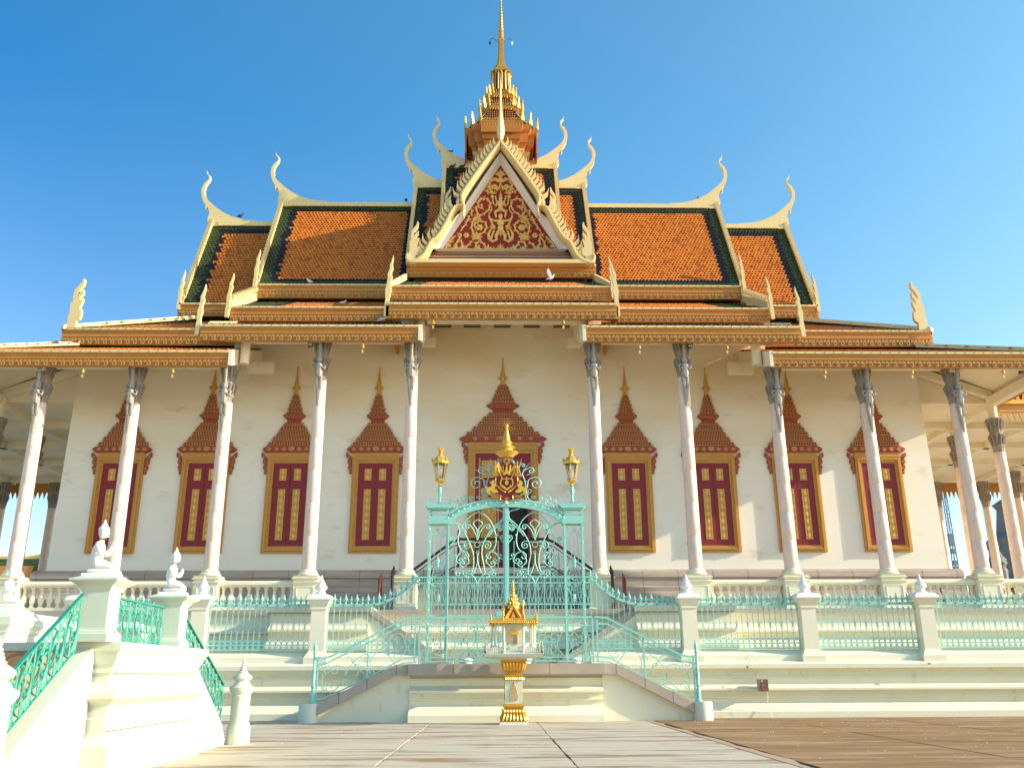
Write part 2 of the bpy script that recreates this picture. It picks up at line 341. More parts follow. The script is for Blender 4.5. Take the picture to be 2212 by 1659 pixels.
for x in (-1.05, 0.55, 1.9):   # white stone stools behind the gate
    t = thing('stone_stool', ['round white stone stool behind the gate, left of the spirit house', 'round white stone stool hidden behind the gate, beside the spirit house', 'low white stone stool behind the gate, right of the spirit house'][[-1.05, .55, 1.9].index(x)], 'stool', (x, -7.6, .9))
    MB().lathe([(.2, 0), (.21, .04), (.18, .08), (.18, .5), (.21, .54), (.2, .58)], n=14).build('drum', M['white'], t, True)

# ================================================================== TEMPLE
temple = thing('temple', 'cream temple with tiered orange and green roofs, golden spire and carved red gable', 'temple')
def part(mb, nm, m, sm=False, **k): return mb.build(nm, m, temple, sm, **k)
XW = 16.25
wallm = MB()
wz = [(0, 3.6), (0, 15.2)]
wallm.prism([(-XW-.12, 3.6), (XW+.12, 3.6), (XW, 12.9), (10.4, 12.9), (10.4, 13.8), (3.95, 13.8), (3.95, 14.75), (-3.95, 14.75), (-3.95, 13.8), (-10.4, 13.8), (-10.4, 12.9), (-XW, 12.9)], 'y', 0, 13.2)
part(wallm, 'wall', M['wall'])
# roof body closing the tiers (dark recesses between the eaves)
pl = MB(); pp = [(0, 3.0), (-.75, 3.0), (-.75, 3.22), (-.62, 3.28), (-.62, 3.62), (-.50, 3.68), (-.40, 3.86), (-.40, 4.0), (-.28, 4.06), (-.28, 4.34), (-.34, 4.36), (-.30, 4.56), (-.12, 4.66), (0, 4.66)]
plinth = part(MB().prism(pp, 'x', -XW-.5, XW+.5), 'wall_plinth', M['plinth'])
for x in [i*1.27 for i in range(-13, 14)]:
    if abs(x) < 3: continue
    MB().prism([(y-.003, z) for y, z in pp[1:]]+[(-.02, 4.6), (-.02, 3.0)], 'x', x-.006, x+.006).build('stone_joint', M['joint'], plinth)
for i in range(5):
    a = at((938, 1002, 1067, 1131, 1195)[i], 700, 0).x; b = at((975, 1038, 1103, 1166, 1230)[i], 700, 0).x
    v = part(MB().box(a, b, -.012, .0, 14.08, 14.34), 'air_vent', M['dark'])
    for k in range(3): MB().prism([(-.05, 14.11+k*.085), (-.01, 14.15+k*.085), (-.01, 14.165+k*.085), (-.05, 14.125+k*.085)], 'x', a+.01, b-.01).build('louvre', M['plinth'], v)

# ---------------- carved fascias
cm = MB()
cm.tube(xz(scroll([(0, -.10), (.0, -.02), (.05, .05)], None, (-1, .035, 1.1), 3), -.012), .019, 4)
cm.tube(xz(scroll([(0, -.10), (.0, -.02), (-.05, .05)], None, (1, .035, 1.1), 3), -.012), .019, 4)
cm.tube(xz(scroll([(.0, -.10), (.08, -.09), (.12, -.02)], None, (1, .04, 1.0), 3), -.010), .017, 4)
cm.tube(xz([(-.02, .02), (-.05, .09), (-.08, .1)], -.012), .012, 4); cm.tube(xz([(.02, .02), (.05, .09), (.08, .1)], -.012), .012, 4)
CARVE = cm.mesh('carving', M['fascia_hi']); NCARVE = [0]; carve_rest = MB()
def fascia(x0, x1, Y, z0, h=.5, lip=True, side=None, ends=True, carve=True):
    """front-facing moulded eave board; z0 bottom, h height"""
    k = h/.5
    pr = [(0, 0), (-.02, 0), (-.03, .02), (-.03, .26), (-.06, .28), (-.06, .31), (-.045, .32), (-.045, .42), (-.08, .44), (-.08, .5), (.12, .5), (.12, 0)]
    mb = MB().prism([(Y+a, z0+b*k) for a, b in pr], 'x', x0, x1)
    f = part(mb, 'eave_fascia', M['fascia'])
    if carve: MB().box(x0+.01, x1-.01, Y-.034, Y-.02, z0+.025*k, z0+.255*k).build('carved_ground', M['fascia_lo'], f)
    n = max(1, int(round((x1-x0)/.29))); st = (x1-x0)/n
    if carve:
        for i in range(n):
            xx = x0+st*(i+.5)
            if NCARVE[0] < 300:
                o = link('carving', CARVE, f, (xx, Y-.036, z0+.14*k), scale=(1, 1, k)); NCARVE[0] += 1
            else:
                carve_rest.add([(v.co.x+xx, v.co.y+Y-.03, v.co.z*k+z0+.14*k) for v in CARVE.vertices], [tuple(p.vertices) for p in CARVE.polygons])
    if lip:   # white drip board with studs, wavy tile ends above
        MB().box(x0, x1, Y-.12, Y+.1, z0+h+.003, z0+h+.075).build('drip_board', M['cream'], f)
        sb = MB()
        for i in range(int((x1-x0)/.33)): sb.ball((x0+.16+i*.33, Y-.125, z0+h+.04), .017, 6)
        sb.build('stud', M['black'], f, kind='stuff')
    return f
def tile_geo(bl, br, tr, tl, color, cols, rows, w=.155):
    """overlapping pointed tiles on a bilinear roof quad"""
    bl, br, tr, tl = map(Vector, (bl, br, tr, tl))
    nrm = (br-bl).cross(tl-bl).normalized(); out = {}
    upv = ((tl-bl)+(tr-br)).normalized(); rt = (br-bl).normalized()
    L = ((tl-bl).length+(tr-br).length)/2; dy = L/rows
    for r in range(rows):
        t = r/rows
        a = bl.lerp(tl, t); b = br.lerp(tr, t); W = (b-a).length; n = max(1, int(round(W/w))); cw = W/n
        for c in range(n):
            off = .5*cw if r % 2 else 0
            x = c*cw+off+cw/2
            if x > W: x = W-cw/2
            p = a.lerp(b, x/W); cc = color(c, r, n, rows)
            j = random.uniform(-.012, .014)
            lift = .036+j; hw = cw*.46
            if cc == 't_or': cc = random.choice(('t_or', 't_or', 't_or', 't_or', 't_od', 't_ol'))
            q = [p-rt*hw+upv*dy*.35+nrm*.02, p-rt*hw*.0-upv*dy*.12+nrm*lift*1.25, p+rt*hw+upv*dy*.35+nrm*.02, p+rt*hw+upv*dy*1.05+nrm*.004, p-rt*hw+upv*dy*1.05+nrm*.004, p-upv*dy*.12+nrm*.002, p-rt*hw+upv*dy*.35+nrm*.002, p+rt*hw+upv*dy*.35+nrm*.002]
            out.setdefault(cc, []).append((q, [(0, 1, 2, 3, 4), (6, 5, 1, 0), (5, 7, 2, 1)]))
    return out
def roof_slope(nm, bl, br, tr, tl, color, w=.155, dy=.165, single=None, th=.1):
    bl, br, tr, tl = [Vector(q) for q in (bl, br, tr, tl)]
    nrm = (br-bl).cross(tl-bl).normalized()
    base = MB(); q = [bl, br, tr, tl]
    base.loft([[p-nrm*th for p in q], [p for p in q]])
    b = part(base, nm, M['roofbase'])
    rows = max(1, int(round((tl-bl).length/dy)))
    tg = tile_geo(bl, br, tr, tl, color, 0, rows, w)
    for cc, lst in tg.items():
        mb = MB()
        for i, (vs, fs) in enumerate(lst):
            if single and cc == single[0] and i < single[1]:
                o = sum(vs, Vector())/len(vs); t = MB().add([v-o for v in vs], fs); ob = t.build('roof_tile', M[cc], b); ob.location = o
            else: mb.add(vs, fs)
        mb.build('roof_tiles', M[cc], b, kind='stuff')
    return b
def bordered(gl, gr, gt, gb, nl, nr, nt_, nb, rowsc=1):
    def f(c, r, n, rows):
        l, rr_, t, b = c, n-1-c, rows-1-r, r
        l += random.choice((0, 0, 0, 1)); 
        if l < gl or rr_ < gr or t < gt or b < gb: return 't_gr'
        if l < gl+nl or rr_ < gr+nr or t < gt+nt_ or b < gb+nb: return 't_bl'
        return 't_or'
    return f
YR = 6.6
# main roof sections: (half width, bottom z, eave Y, ridge z)
SECT = {'outer': (14.05, 16.66, 3.9, 21.98, 10.75), 'mid': (10.72, 17.56, 3.6, 23.08, 4.1), 'inner': (4.12, 18.5, 3.55, 24.15, 2.75), 'top': (2.72, 20.3, 4.2, 25.28, 0)}
chofa_px = [(960, 478), (945, 465), (932, 440), (934, 410), (945, 385), (938, 350), (925, 333), (918, 350), (911, 343), (915, 318), (900, 300), (885, 265), (878, 215), (884, 185), (905, 150), (930, 130), (938, 118), (930, 100), (918, 85), (916, 60),
  (925, 80), (943, 100), (944, 120), (936, 140), (914, 168), (904, 200), (906, 240), (922, 272), (950, 300), (985, 330), (1040, 370), (1110, 405), (1200, 430), (1320, 441), (1320, 470)]
def chofa_contour():
    o = at((550+958/2.2122)/1.6017, (500+468/2.2122)/1.6017, YR); out = []
    for x, y in chofa_px:
        p = at((550+x/2.2122)/1.6017, (500+y/2.2122)/1.6017, YR); out.append((p.x-o.x, p.z-o.z))
    return out
CH = chofa_contour()
def thick_outline(poly, Y, t, sx=1, mbs=None):
    mb = mbs or MB(); mb.prism([(x*sx, z) for x, z in poly], 'y', Y-t/2, Y+t/2); return mb
cho = thick_outline(CH, 0, .2); CHL = cho.mesh('ridge_horn', M['cream']); CHR = thick_outline(CH, 0, .2, -1).mesh('ridge_horn', M['cream'])
flame_px = [(510, 575), (505, 510), (515, 480), (512, 400), (521, 394), (530, 408), (525, 350), (535, 310), (565, 280), (585, 260), (595, 230), (607, 240), (605, 280), (580, 305), (562, 330), (556, 365), (572, 345), (597, 325), (608, 310), (612, 342), (592, 360), (580, 400), (592, 390), (606, 375), (617, 374), (612, 402), (598, 432), (601, 455), (616, 445), (622, 490), (610, 515), (586, 525), (590, 575)]
FL = [((x-548)*.0044, (575-y)*.0062) for x, y in flame_px]     # metres
def flame(mb, x, Y, z, s=1, sx=1, t=.12, mirror=1):
    return mb.prism([(x+a*s*sx*mirror, z+b*s) for a, b in FL], 'y', Y-t/2, Y+t/2)
slim_px = [(165, 1280), (166, 1230), (172, 1180), (168, 1130), (176, 1100), (183, 1060), (180, 1040), (195, 1005), (205, 975), (209, 958), (213, 985), (206, 1020), (198, 1060), (210, 1045), (212, 1062), (202, 1090), (200, 1120), (208, 1118), (206, 1140), (198, 1165), (200, 1190), (206, 1215), (200, 1235), (196, 1280)]
SL = [((x-182)*.0058, (1280-y)*.0060) for x, y in slim_px]
def slim(x, Y, z, mirror=1, s=1):
    mb = MB().prism([(x+a*.8*s*mirror, z+b*s) for a, b in SL], 'y', Y-.10, Y+.02)
    return part(mb, 'eave_finial', M['cream'])
for key, (X, zb, ye, zr, xin) in SECT.items():
    for s in (-1, 1):
        sg = ('t_or', 75) if key in ('mid',) else None
        if key == 'top' : colf = bordered(2, 2, 2, 0, 2, 2, 1, 0)
        elif key == 'inner': colf = bordered(2, 0, 2, 0, 2, 0, 2, 0) if s < 0 else bordered(0, 2, 2, 0, 0, 2, 2, 0)
        elif key == 'outer': colf = bordered(3, 0, 2, 0, 2, 1, 2, 1) if s < 0 else bordered(0, 3, 2, 0, 1, 2, 2, 1)
        else: colf = bordered(3, 1, 2, 1, 2, 2, 1, 1) if s < 0 else bordered(1, 3, 2, 1, 2, 2, 1, 1)
        x0, x1 = sorted((s*X, s*xin))
        if key == 'top' and s > 0: continue
        if key == 'top': x0, x1 = -X, X
        roof_slope('roof_slope', (x0, ye, zb), (x1, ye, zb), (x1, YR, zr), (x0, YR, zr), colf, single=sg)
        # back slope, gable end
        bk = MB().loft([[(x0, 2*YR-ye, zb), (x1, 2*YR-ye, zb), (x1, YR, zr), (x0, YR, zr)], [(x0, 2*YR-ye, zb-.1), (x1, 2*YR-ye, zb-.1), (x1, YR, zr-.1), (x0, YR, zr-.1)]])
        part(bk, 'back_roof_slope', M['t_or'])
    for s in (-1, 1):
        xe = s*(X-.25)
        part(MB().prism([(ye+.1, zb-.3), (YR, zr-.15), (2*YR-ye-.1, zb-.3)], 'x', xe-.05, xe+.05), 'gable_end_wall', M['redpaint'])
        for d in (-1, 1):     # verge boards with their fins
            y0 = YR+d*(YR-ye)*1.0
            v = part(MB().loft([[(s*X-.02*s, y0, zb-.02), (s*(X+.12), y0, zb-.02), (s*(X+.12), YR, zr), (s*X-.02*s, YR, zr)], [(s*X-.02*s, y0, zb+.2), (s*(X+.12), y0, zb+.2), (s*(X+.12), YR, zr+.24), (s*X-.02*s, YR, zr+.24)]]), 'verge_board', M['cream'])
            if d < 0:
                n = int((zr-zb)/.21); fb = MB()
                for i in range(n):
                    t = (i+.5)/n; yy = y0+(YR-y0)*t; zz = zb+(zr-zb)*t+.2
                    fb.prism([(yy-.05, zz-.06), (yy+.07, zz+.02), (yy+.02, zz+.1), (yy-.14, zz+.17), (yy-.10, zz+.05)], 'x', s*(X+.12)-s*.16, s*(X+.13))
                fb.build('verge_fins', M['cream'], v, kind='stuff')
        link('ridge_horn', CHL if s < 0 else CHR, temple, (s*(X+.06), YR, zr+.0))
        # ridge cap between horn and the next section
        xi = {'outer': 10.7, 'mid': 4.0, 'inner': 2.7, 'top': 1.2}[key]
        x0, x1 = sorted((s*(X-.3), s*xi)); part(MB().box(x0, x1, YR-.13, YR+.13, zr-.05, zr+.17), 'ridge_cap', M['cream'])
        if key in ('outer', 'mid'):
            slim(s*(X+.12), ye-.1, zb-.30, -s if s > 0 else 1, .97)
# closing bodies under the tiers
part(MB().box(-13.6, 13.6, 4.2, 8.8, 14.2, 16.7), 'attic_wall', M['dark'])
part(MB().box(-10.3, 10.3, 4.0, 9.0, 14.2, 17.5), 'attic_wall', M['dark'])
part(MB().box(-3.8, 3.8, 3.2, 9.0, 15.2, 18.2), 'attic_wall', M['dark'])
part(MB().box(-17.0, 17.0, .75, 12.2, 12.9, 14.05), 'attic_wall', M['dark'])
# T3 fascias
for s in (-1, 1):
    x0, x1 = sorted((s*14.15, s*10.2)); fascia(x0, x1, 3.82, 16.08, .52)
    x0, x1 = sorted((s*10.8, s*3.6)); fascia(x0, x1, 3.6, 16.87, .56)
    # side returns
    part(MB().box(*sorted((s*14.1, s*14.2)), 3.82, 9.4, 16.08, 16.6), 'side_fascia', M['fascia'])
    part(MB().box(*sorted((s*10.75, s*10.85)), 3.6, 9.6, 16.87, 17.43), 'side_fascia', M['fascia'])
fascia(-4.13, 4.2, 3.0, 17.63, .52)
# T2: mid skirt
SK = lambda c, r, n, rows: 't_gr' if (c < 8 or c > n-9) else ('t_bl' if (c < 9 or c > n-10) else 't_or2')
SKc = lambda c, r, n, rows: 't_gr' if (c < 6 or c > n-7) and r > 1 else 't_or2'
for s in (-1, 1):
    x0, x1 = sorted((s*10.75, s*3.9)); fascia(x0, x1, .2, 14.40, .53)
    if s < 0: roof_slope('skirt_roof', (x0, .15, 14.97), (x1, .15, 14.97), (x1, 3.9, 16.78), (x0+.1, 3.9, 16.78), lambda c, r, n, rows: 't_gr' if c < 9 else ('t_bl' if c < 11 else 't_or2'))
    else: roof_slope('skirt_roof', (x0, .15, 14.97), (x1, .15, 14.97), (x1-.1, 3.9, 16.78), (x0, 3.9, 16.78), lambda c, r, n, rows: 't_gr' if c > n-10 else ('t_bl' if c > n-12 else 't_or2'))
    vb = part(MB().loft([[(s*10.72, .15, 14.9), (s*10.84, .15, 14.9), (s*10.84, 3.8, 16.85), (s*10.72, 3.8, 16.85)], [(s*10.72, .15, 15.3), (s*10.84, .15, 15.3), (s*10.84, 3.8, 17.2), (s*10.72, 3.8, 17.2)]]), 'verge_board', M['cream'])
    fb = MB()
    for i in range(16):
        t = (i+.5)/16; yy = .25+3.4*t; zz = 15.3+1.9*t; fb.prism([(yy-.05, zz-.02), (yy+.09, zz+.04), (yy+.03, zz+.16), (yy-.12, zz+.22)], 'x', s*10.7, s*10.86)
    fb.build('verge_fins', M['cream'], vb, kind='stuff')
    slim(s*10.84, .1, 14.50, -s if s > 0 else 1, .98)
# T2 outer hip roof (X +-17.2)
for s in (-1, 1):
    x0, x1 = sorted((s*17.25, s*10.2)); fascia(x0, x1, .35, 13.44, .60)
    part(MB().box(*sorted((s*17.2, s*17.3)), .3, 12.9, 13.44, 14.05), 'side_fascia', M['fascia'])
    e = [(s*17.3, .25, 14.1), (s*10.3, .25, 14.1), (s*10.3, 4.0, 15.88), (s*13.3, 4.0, 15.88)]
    cf = lambda c, r, n, rows: 't_gr' if (c < 5 or r > rows-4) else ('t_bl' if c < 7 else 't_or2')
    cf2 = lambda c, r, n, rows: 't_gr' if (c > n-6 or r > rows-4) else ('t_bl' if c > n-8 else 't_or2')
    if s < 0: roof_slope('hip_roof', e[0], e[1], e[2], e[3], cf)
    else: roof_slope('hip_roof', e[1], e[0], e[3], e[2], cf2)
    q = [(s*17.3, .25, 14.05), (s*17.3, 12.95, 14.05), (s*13.3, 9.2, 16.0), (s*13.3, 4.0, 16.0)]
    if s > 0: roof_slope('hip_end_roof', q[0], q[1], q[2], q[3], lambda *a: 't_or', w=.3, dy=.3)
    else: roof_slope('hip_end_roof', q[1], q[0], q[3], q[2], lambda *a: 't_or', w=.3, dy=.3)
    a = Vector(q[0]); b = Vector(q[3]); up = Vector((0, 0, .17)); sd = Vector((.1*s, .1, 0))
    part(MB().loft([[a-sd, a+sd, b+sd, b-sd], [a-sd+up, a+sd+up, b+sd+up, b-sd+up]]), 'hip_ridge', M['cream'])
    part(flame(MB(), s*16.95, .3, 14.12, 1.0, 1, .16, 1 if s < 0 else -1), 'hip_finial', M['cream'])
# T2 centre
fascia(-4.4, 4.5, .1, 15.30, .52)
roof_slope('skirt_roof', (-4.35, .05, 15.88), (4.45, .05, 15.88), (4.1, 2.95, 17.34), (-4.05, 2.95, 17.34), SKc)
for s in (-1, 1):
    vb = part(MB().loft([[(s*4.38, .05, 15.8), (s*4.5, .05, 15.8), (s*4.2, 2.9, 17.45), (s*4.08, 2.9, 17.45)], [(s*4.38, .05, 16.05), (s*4.5, .05, 16.05), (s*4.2, 2.9, 17.75), (s*4.08, 2.9, 17.75)]]), 'verge_board', M['cream'])
    slim(s*4.48, .02, 15.35, -s if s > 0 else 1, .95)
    part(MB().box(*sorted((s*4.4, s*4.5)), .1, 3, 15.3, 15.82), 'side_fascia', M['fascia'])
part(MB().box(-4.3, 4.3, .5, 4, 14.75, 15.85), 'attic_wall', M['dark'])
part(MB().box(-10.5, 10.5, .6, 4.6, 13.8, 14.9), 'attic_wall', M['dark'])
# T1 eaves on the colonnade
TY = -3.7
def T1(x0, x1, z0, ztop2, colf, y2=.35, sx0=None, sx1=None, h=.47):
    q0 = x0 if sx0 is None else -16.2; q1 = x1 if sx1 is None else 16.2
    fascia(x0, x1, TY, z0, h)
    roof_slope('skirt_roof', (x0, TY-.05, z0+h+.1), (x1, TY-.05, z0+h+.1), (x1 if sx1 is None else sx1, y2, ztop2), (x0 if sx0 is None else sx0, y2, ztop2), colf)
    # sloping soffit
    part(MB().loft([[(x0+.02, TY+.12, z0+.12), (x1-.02, TY+.12, z0+.12), (q1-.02, .1, ztop2-.42), (q0+.02, .1, ztop2-.42)], [(x0+.02, TY+.12, z0+.2), (x1-.02, TY+.12, z0+.2), (q1-.02, .1, ztop2-.3), (q0+.02, .1, ztop2-.3)]]), 'soffit', M['soffit'])
for s in (-1, 1):
    x0, x1 = sorted((s*10.5, s*2.94)); T1(x0, x1, 12.10, 14.12, lambda c, r, n, rows: 't_bl' if r < 2 else 't_or2', h=.5)
    x0, x1 = sorted((s*19.9, s*9.43)); T1(x0, x1, 11.17, 13.28, lambda c, r, n, rows: 't_gr' if ((c < 8) if s < 0 else (c > n-9)) else 't_or2', sx0=(-16.6 if s < 0 else None), sx1=(16.6 if s > 0 else None))
    slim(s*10.62, TY+.1, 12.32, -s if s > 0 else 1, 1.0)
    # ribbed end tile course left visible between tiers
    rb = MB()
    for i in range(15): rb.tube([(s*(10.42-i*.066), TY+.3, 12.80), (s*(10.42-i*.066), TY+.75, 13.12)], .024, 5)
    part(rb, 'ribbed_verge', M['cream'], kind='stuff')
    # end boards and brackets of the stepped eaves
    part(MB().prism([(TY-.1, 11.17), (TY-.1, 11.75), (0, 13.1), (0, 12.55)], 'x', s*9.42, s*9.30), 'eave_end_board', M['soffit'])
    part(MB().prism([(TY-.1, 12.1), (TY-.1, 12.7), (0, 14.1), (0, 13.55)], 'x', s*2.93, s*2.81), 'eave_end_board', M['soffit'])
    part(MB().box(*sorted((s*9.45, s*8.5)), -1.4, -1.1, 11.75, 12.15), 'bracket_beam', M['soffit'])
    part(MB().box(*sorted((s*3.0, s*2.5)), -1.2, -.9, 12.9, 13.2), 'bracket_beam', M['soffit'])
    part(MB().lathe([(.17, 12.5), (.17, 13.3)], s*9.1, -2.96, 12, z0=-1.0), 'stub_column', M['soffit'], True)
    part(MB().lathe([(.17, 12.3), (.17, 13.2)], s*2.95, -2.96, 12), 'stub_column', M['soffit'], True)
T1(-4.0, 4.05, 12.95, 15.02, lambda *a: 't_bl' if a[1] < 2 else 't_or2', h=.5)
for s in (-1, 1):
    slim(s*4.08, TY+.1, 13.05, -s if s > 0 else 1, 1.12)
    part(MB().box(*sorted((s*4.0, s*4.1)), TY, .5, 12.95, 13.45), 'side_fascia', M['fascia'])
    rb = MB()
    for i in range(5): rb.tube([(s*(3.98-i*.1), TY+.3, 13.55), (s*(3.98-i*.1), .2, 15.1)], .04, 5)
    part(rb, 'ribbed_verge', M['cream'], kind='stuff')
    # side wings of T1 and side soffit
    part(MB().box(*sorted((s*19.8, s*19.95)), TY, 17, 11.17, 11.64), 'side_fascia', M['fascia'])
    q = [(s*19.95, TY, 11.72), (s*19.95, 17, 11.72), (s*16.6, 13.0, 13.4), (s*16.6, .35, 13.4)]
    if s > 0: roof_slope('side_skirt_roof', q[0], q[1], q[2], q[3], lambda *a: 't_or', w=.4, dy=.4)
    else: roof_slope('side_skirt_roof', q[1], q[0], q[3], q[2], lambda *a: 't_or', w=.4, dy=.4)
    part(MB().loft([[(s*19.8, TY+.1, 11.25), (s*19.8, 17, 11.25), (s*16.2, 17, 12.8), (s*16.2, .0, 12.8)], [(s*19.8, TY+.1, 11.33), (s*19.8, 17, 11.33), (s*16.2, 17, 12.9), (s*16.2, .0, 12.9)]]), 'soffit', M['soffit'])
    a = Vector((s*19.98, TY-.05, 11.68)); b = Vector((s*16.6, .3, 13.38)); up = Vector((0, 0, .16)); sd = Vector((.1*s, .1, 0))
    part(MB().loft([[a-sd, a+sd, b+sd, b-sd], [a-sd+up, a+sd+up, b+sd+up, b-sd+up]]), 'hip_ridge', M['cream'])
    # ceiling beams of the side gallery
    def beam(p, q_, hw=.14, hh=.3):
        p, q_ = Vector(p), Vector(q_); d = (q_-p); n = Vector((-d.y, d.x, 0)).normalized()*hw; dn = Vector((0, 0, -hh))
        part(MB().loft([[p-n+dn, p+n+dn, p+n, p-n], [q_-n+dn, q_+n+dn, q_+n, q_-n]]), 'ceiling_beam', M['soffit'])
    X = lambda v: s*v
    beam((X(19.2), -3.4, 11.45), (X(16.2), 0.1, 12.75)); beam((X(19.2), .24, 11.5), (X(16.1), .24, 12.6)); beam((X(16.0), -3.4, 11.4), (X(16.0), 0, 12.7))
    beam((X(19.2), -3.0, 11.3), (X(19.2), 16, 11.3), .16, .35); beam((X(16.3), 3.4, 12.3), (X(19.2), 3.4, 11.5)); beam((X(16.3), 6.8, 12.3), (X(19.2), 6.8, 11.5)); beam((X(16.3), 10.2, 12.3), (X(19.2), 10.2, 11.5))
    part(MB().box(*sorted((X(16.25), X(19.7))), .40, .5, 11.1, 12.75), 'gallery_lintel', M['soffit'])
    # end porch: ceiling, beams, toothed valances
    part(MB().box(*sorted((X(16.4), X(29.5))), .5, 15.0, 11.12, 11.2), 'porch_ceiling', M['soffit'])
    part(MB().prism([(X(19.6), 11.9), (X(29.8), 11.9), (X(29.8), 12.0), (X(19.6), 13.6)], 'y', .6, 15), 'porch_roof', M['t_or'])
    for y in (3.4, 6.8, 10.2, 14.4): part(MB().box(*sorted((X(16.4), X(29.4))), y-.15, y+.15, 10.85, 11.12), 'ceiling_beam', M['soffit'])
    for xx in (19.2, 22.4, 26.1, 29): part(MB().box(*sorted((X(xx-.15), X(xx+.15))), .3, 15, 10.85, 11.11), 'ceiling_beam', M['soffit'])
    for (ya, zt, xa, xb, m_) in ((.3, 11.0, 19.45, 29.6, 'goldframe'), (15.1, 10.75, 16.6, 29.6, 'fascia')):
        v = part(MB().box(*sorted((X(xa), X(xb))), ya-.04, ya+.04, zt-.28, zt+.22), 'valance', M[m_])
        if ya < 1: MB().box(*sorted((X(xa), X(xb))), ya-.14, ya-.04, zt+.02, zt+.16).build('moulding', M['goldlt'], v)
        nt_ = int((xb-xa)/.24); td = MB(); tu = MB()
        for i in range(nt_):
            xx = X(xa+.12+i*.24); td.prism([(xx-.10, zt-.27), (xx+.10, zt-.27), (xx+.03, zt-.52), (xx, zt-.66), (xx-.03, zt-.52)], 'y', ya-.02, ya+.02)
            if ya < 1: tu.prism([(xx-.09, zt+.22), (xx+.09, zt+.22), (xx, zt+.5)], 'y', ya-.02, ya+.02)
        td.build('valance_teeth', M[m_], v, kind='stuff'); tu.build('valance_crest', M[m_], v, kind='stuff')
# front architrave behind the eaves
for (x0, x1, z) in ((-19.8, -9.5, 11.36), (9.5, 19.8, 11.36), (-10.4, -2.9, 12.33), (2.9, 10.4, 12.33), (-2.7, 2.7, 13.1)):
    part(MB().box(x0, x1, -3.15, -2.77, z, z+.5), 'architrave', M['soffit'])
# ================================================================== FRONT GABLE
GY = 2.6
def zc(x, y, Y=GY):     # pixel of the gable study -> (x, z), centred on the temple axis
    p = at((1300+x/2.2122)/1.6017, (400+y/2.2122)/1.6017, Y); return (p.x-.1, p.z)
up_c = [(975, 205), (930, 260), (860, 350), (790, 445), (730, 530), (690, 590), (678, 620), (678, 650), (688, 690), (690, 730), (685, 765)]
lo_c = [(690, 700), (665, 690), (640, 695), (615, 715), (595, 750), (560, 820), (520, 890), (485, 935), (450, 960), (425, 1000), (400, 1050), (370, 1085), (330, 1110), (290, 1120), (262, 1100), (260, 1060)]
board = part(MB().box(-4.1, 4.1, GY-.1, 3.3, 18.1, 18.28), 'gable_base', M['cream'])
def sweep(pts2, wd, Y0, Y1, taper=None):
    c = smooth_curve([zc(*p) for p in pts2], 4); n = len(c); L_ = []; R_ = []
    for i, p in enumerate(c):
        t = (c[min(n-1, i+1)]-c[max(0, i-1)]).normalized(); nn = Vector((-t.y, t.x)); w_ = wd*(taper(i/(n-1)) if taper else 1)
        L_.append(p+nn*w_/2); R_.append(p-nn*w_/2)
    return c, L_, R_
for s in (-1, 1):
    for nm_, pts2, wd in (('upper', up_c, .25), ('lower', lo_c, .25)):
        tp = (lambda t: 1 if t < .6 else 1-.75*(t-.6)/.4) if nm_ == 'upper' else (lambda t: .35+.65*min(1, t/.2) if t < .8 else 1-.4*(t-.8)/.2)
        c, L_, R_ = sweep(pts2, wd, 0, 0, tp); mb = MB()
        for (k, y0, y1) in ((1.0, GY, GY+.35), (.62, GY-.07, GY+.02), (.24, GY-.12, GY-.05)):
            rings = [[(-s*-(p.x+(l.x-p.x)*k), y0, p.y+(l.y-p.y)*k), (s*(p.x+(r.x-p.x)*k), y0, p.y+(r.y-p.y)*k), (s*(p.x+(r.x-p.x)*k), y1, p.y+(r.y-p.y)*k), (s*(p.x+(l.x-p.x)*k), y1, p.y+(l.y-p.y)*k)] for p, l, r in zip(c, L_, R_)]
            if s < 0: pass
            mb.loft(rings)
        b = part(mb, 'bargeboard', M['cream'])
        # leaf-shaped fins along the outer edge
        acc = 0; step = .235; last = c[0]; skip = .35
        for i in range(1, len(c)):
            seg = (c[i]-c[i-1]).length; acc += seg
            tt = i/(len(c)-1)
            if nm_ == 'lower' and (tt < .10 or tt > .74): acc = min(acc, step); continue
            if nm_ == 'upper' and tt > .66: continue
            while acc > step:
                acc -= step; t = (c[i]-c[i-1]).normalized(); p = c[i]-t*acc
                nn = Vector((t.y, -t.x)); nn = nn if nn.x < 0 else -nn      # outward (left side)
                hk = .8+.35*math.sin(tt*PI)
                o = p+nn*wd*.42; a1 = o-t*.05; a2 = o+t*.06
                tip = o+nn*.36*hk-t*.30*hk+Vector((0, .05)); m1 = o+nn*.25*hk-t*.17; m2 = o+nn*.26*hk-t*.03
                q = [a1, a1+nn*.14-t*.05, m1, tip, m2, a2+nn*.12]+[a2]
                MB().prism([(s*v.x*-1 if False else s*v.x, v.y) for v in q], 'y', GY+.0, GY+.2).build('leaf_fin', M['cream'], b)
    # volutes at the end of the tail, flame crest at the foot
    o = zc(292, 1105); mb = MB()
    for (dx, dz, rr) in ((.30, .12, .12), (.50, .30, .11), (.68, .5, .10)):
        mb.tube([(s*p[0], GY+.05, p[1]) for p in scroll([(o[0]+dx-.03, o[1]+dz-.15), (o[0]+dx, o[1]+dz)], None, (1, rr, 1.1), 3)], .045, 5)
    part(mb, 'foot_volute', M['cream'])
    part(flame(MB(), s*(o[0]+.03), GY+.05, o[1]-.1, .92, .95, .2, 1 if s > 0 else -1), 'foot_flame', M['cream'])
    o2 = zc(575, 760); part(flame(MB(), s*(o2[0]-.12), GY+.5, o2[1]-.05, .8, .9, .2, 1 if s > 0 else -1), 'middle_flame', M['cream'])
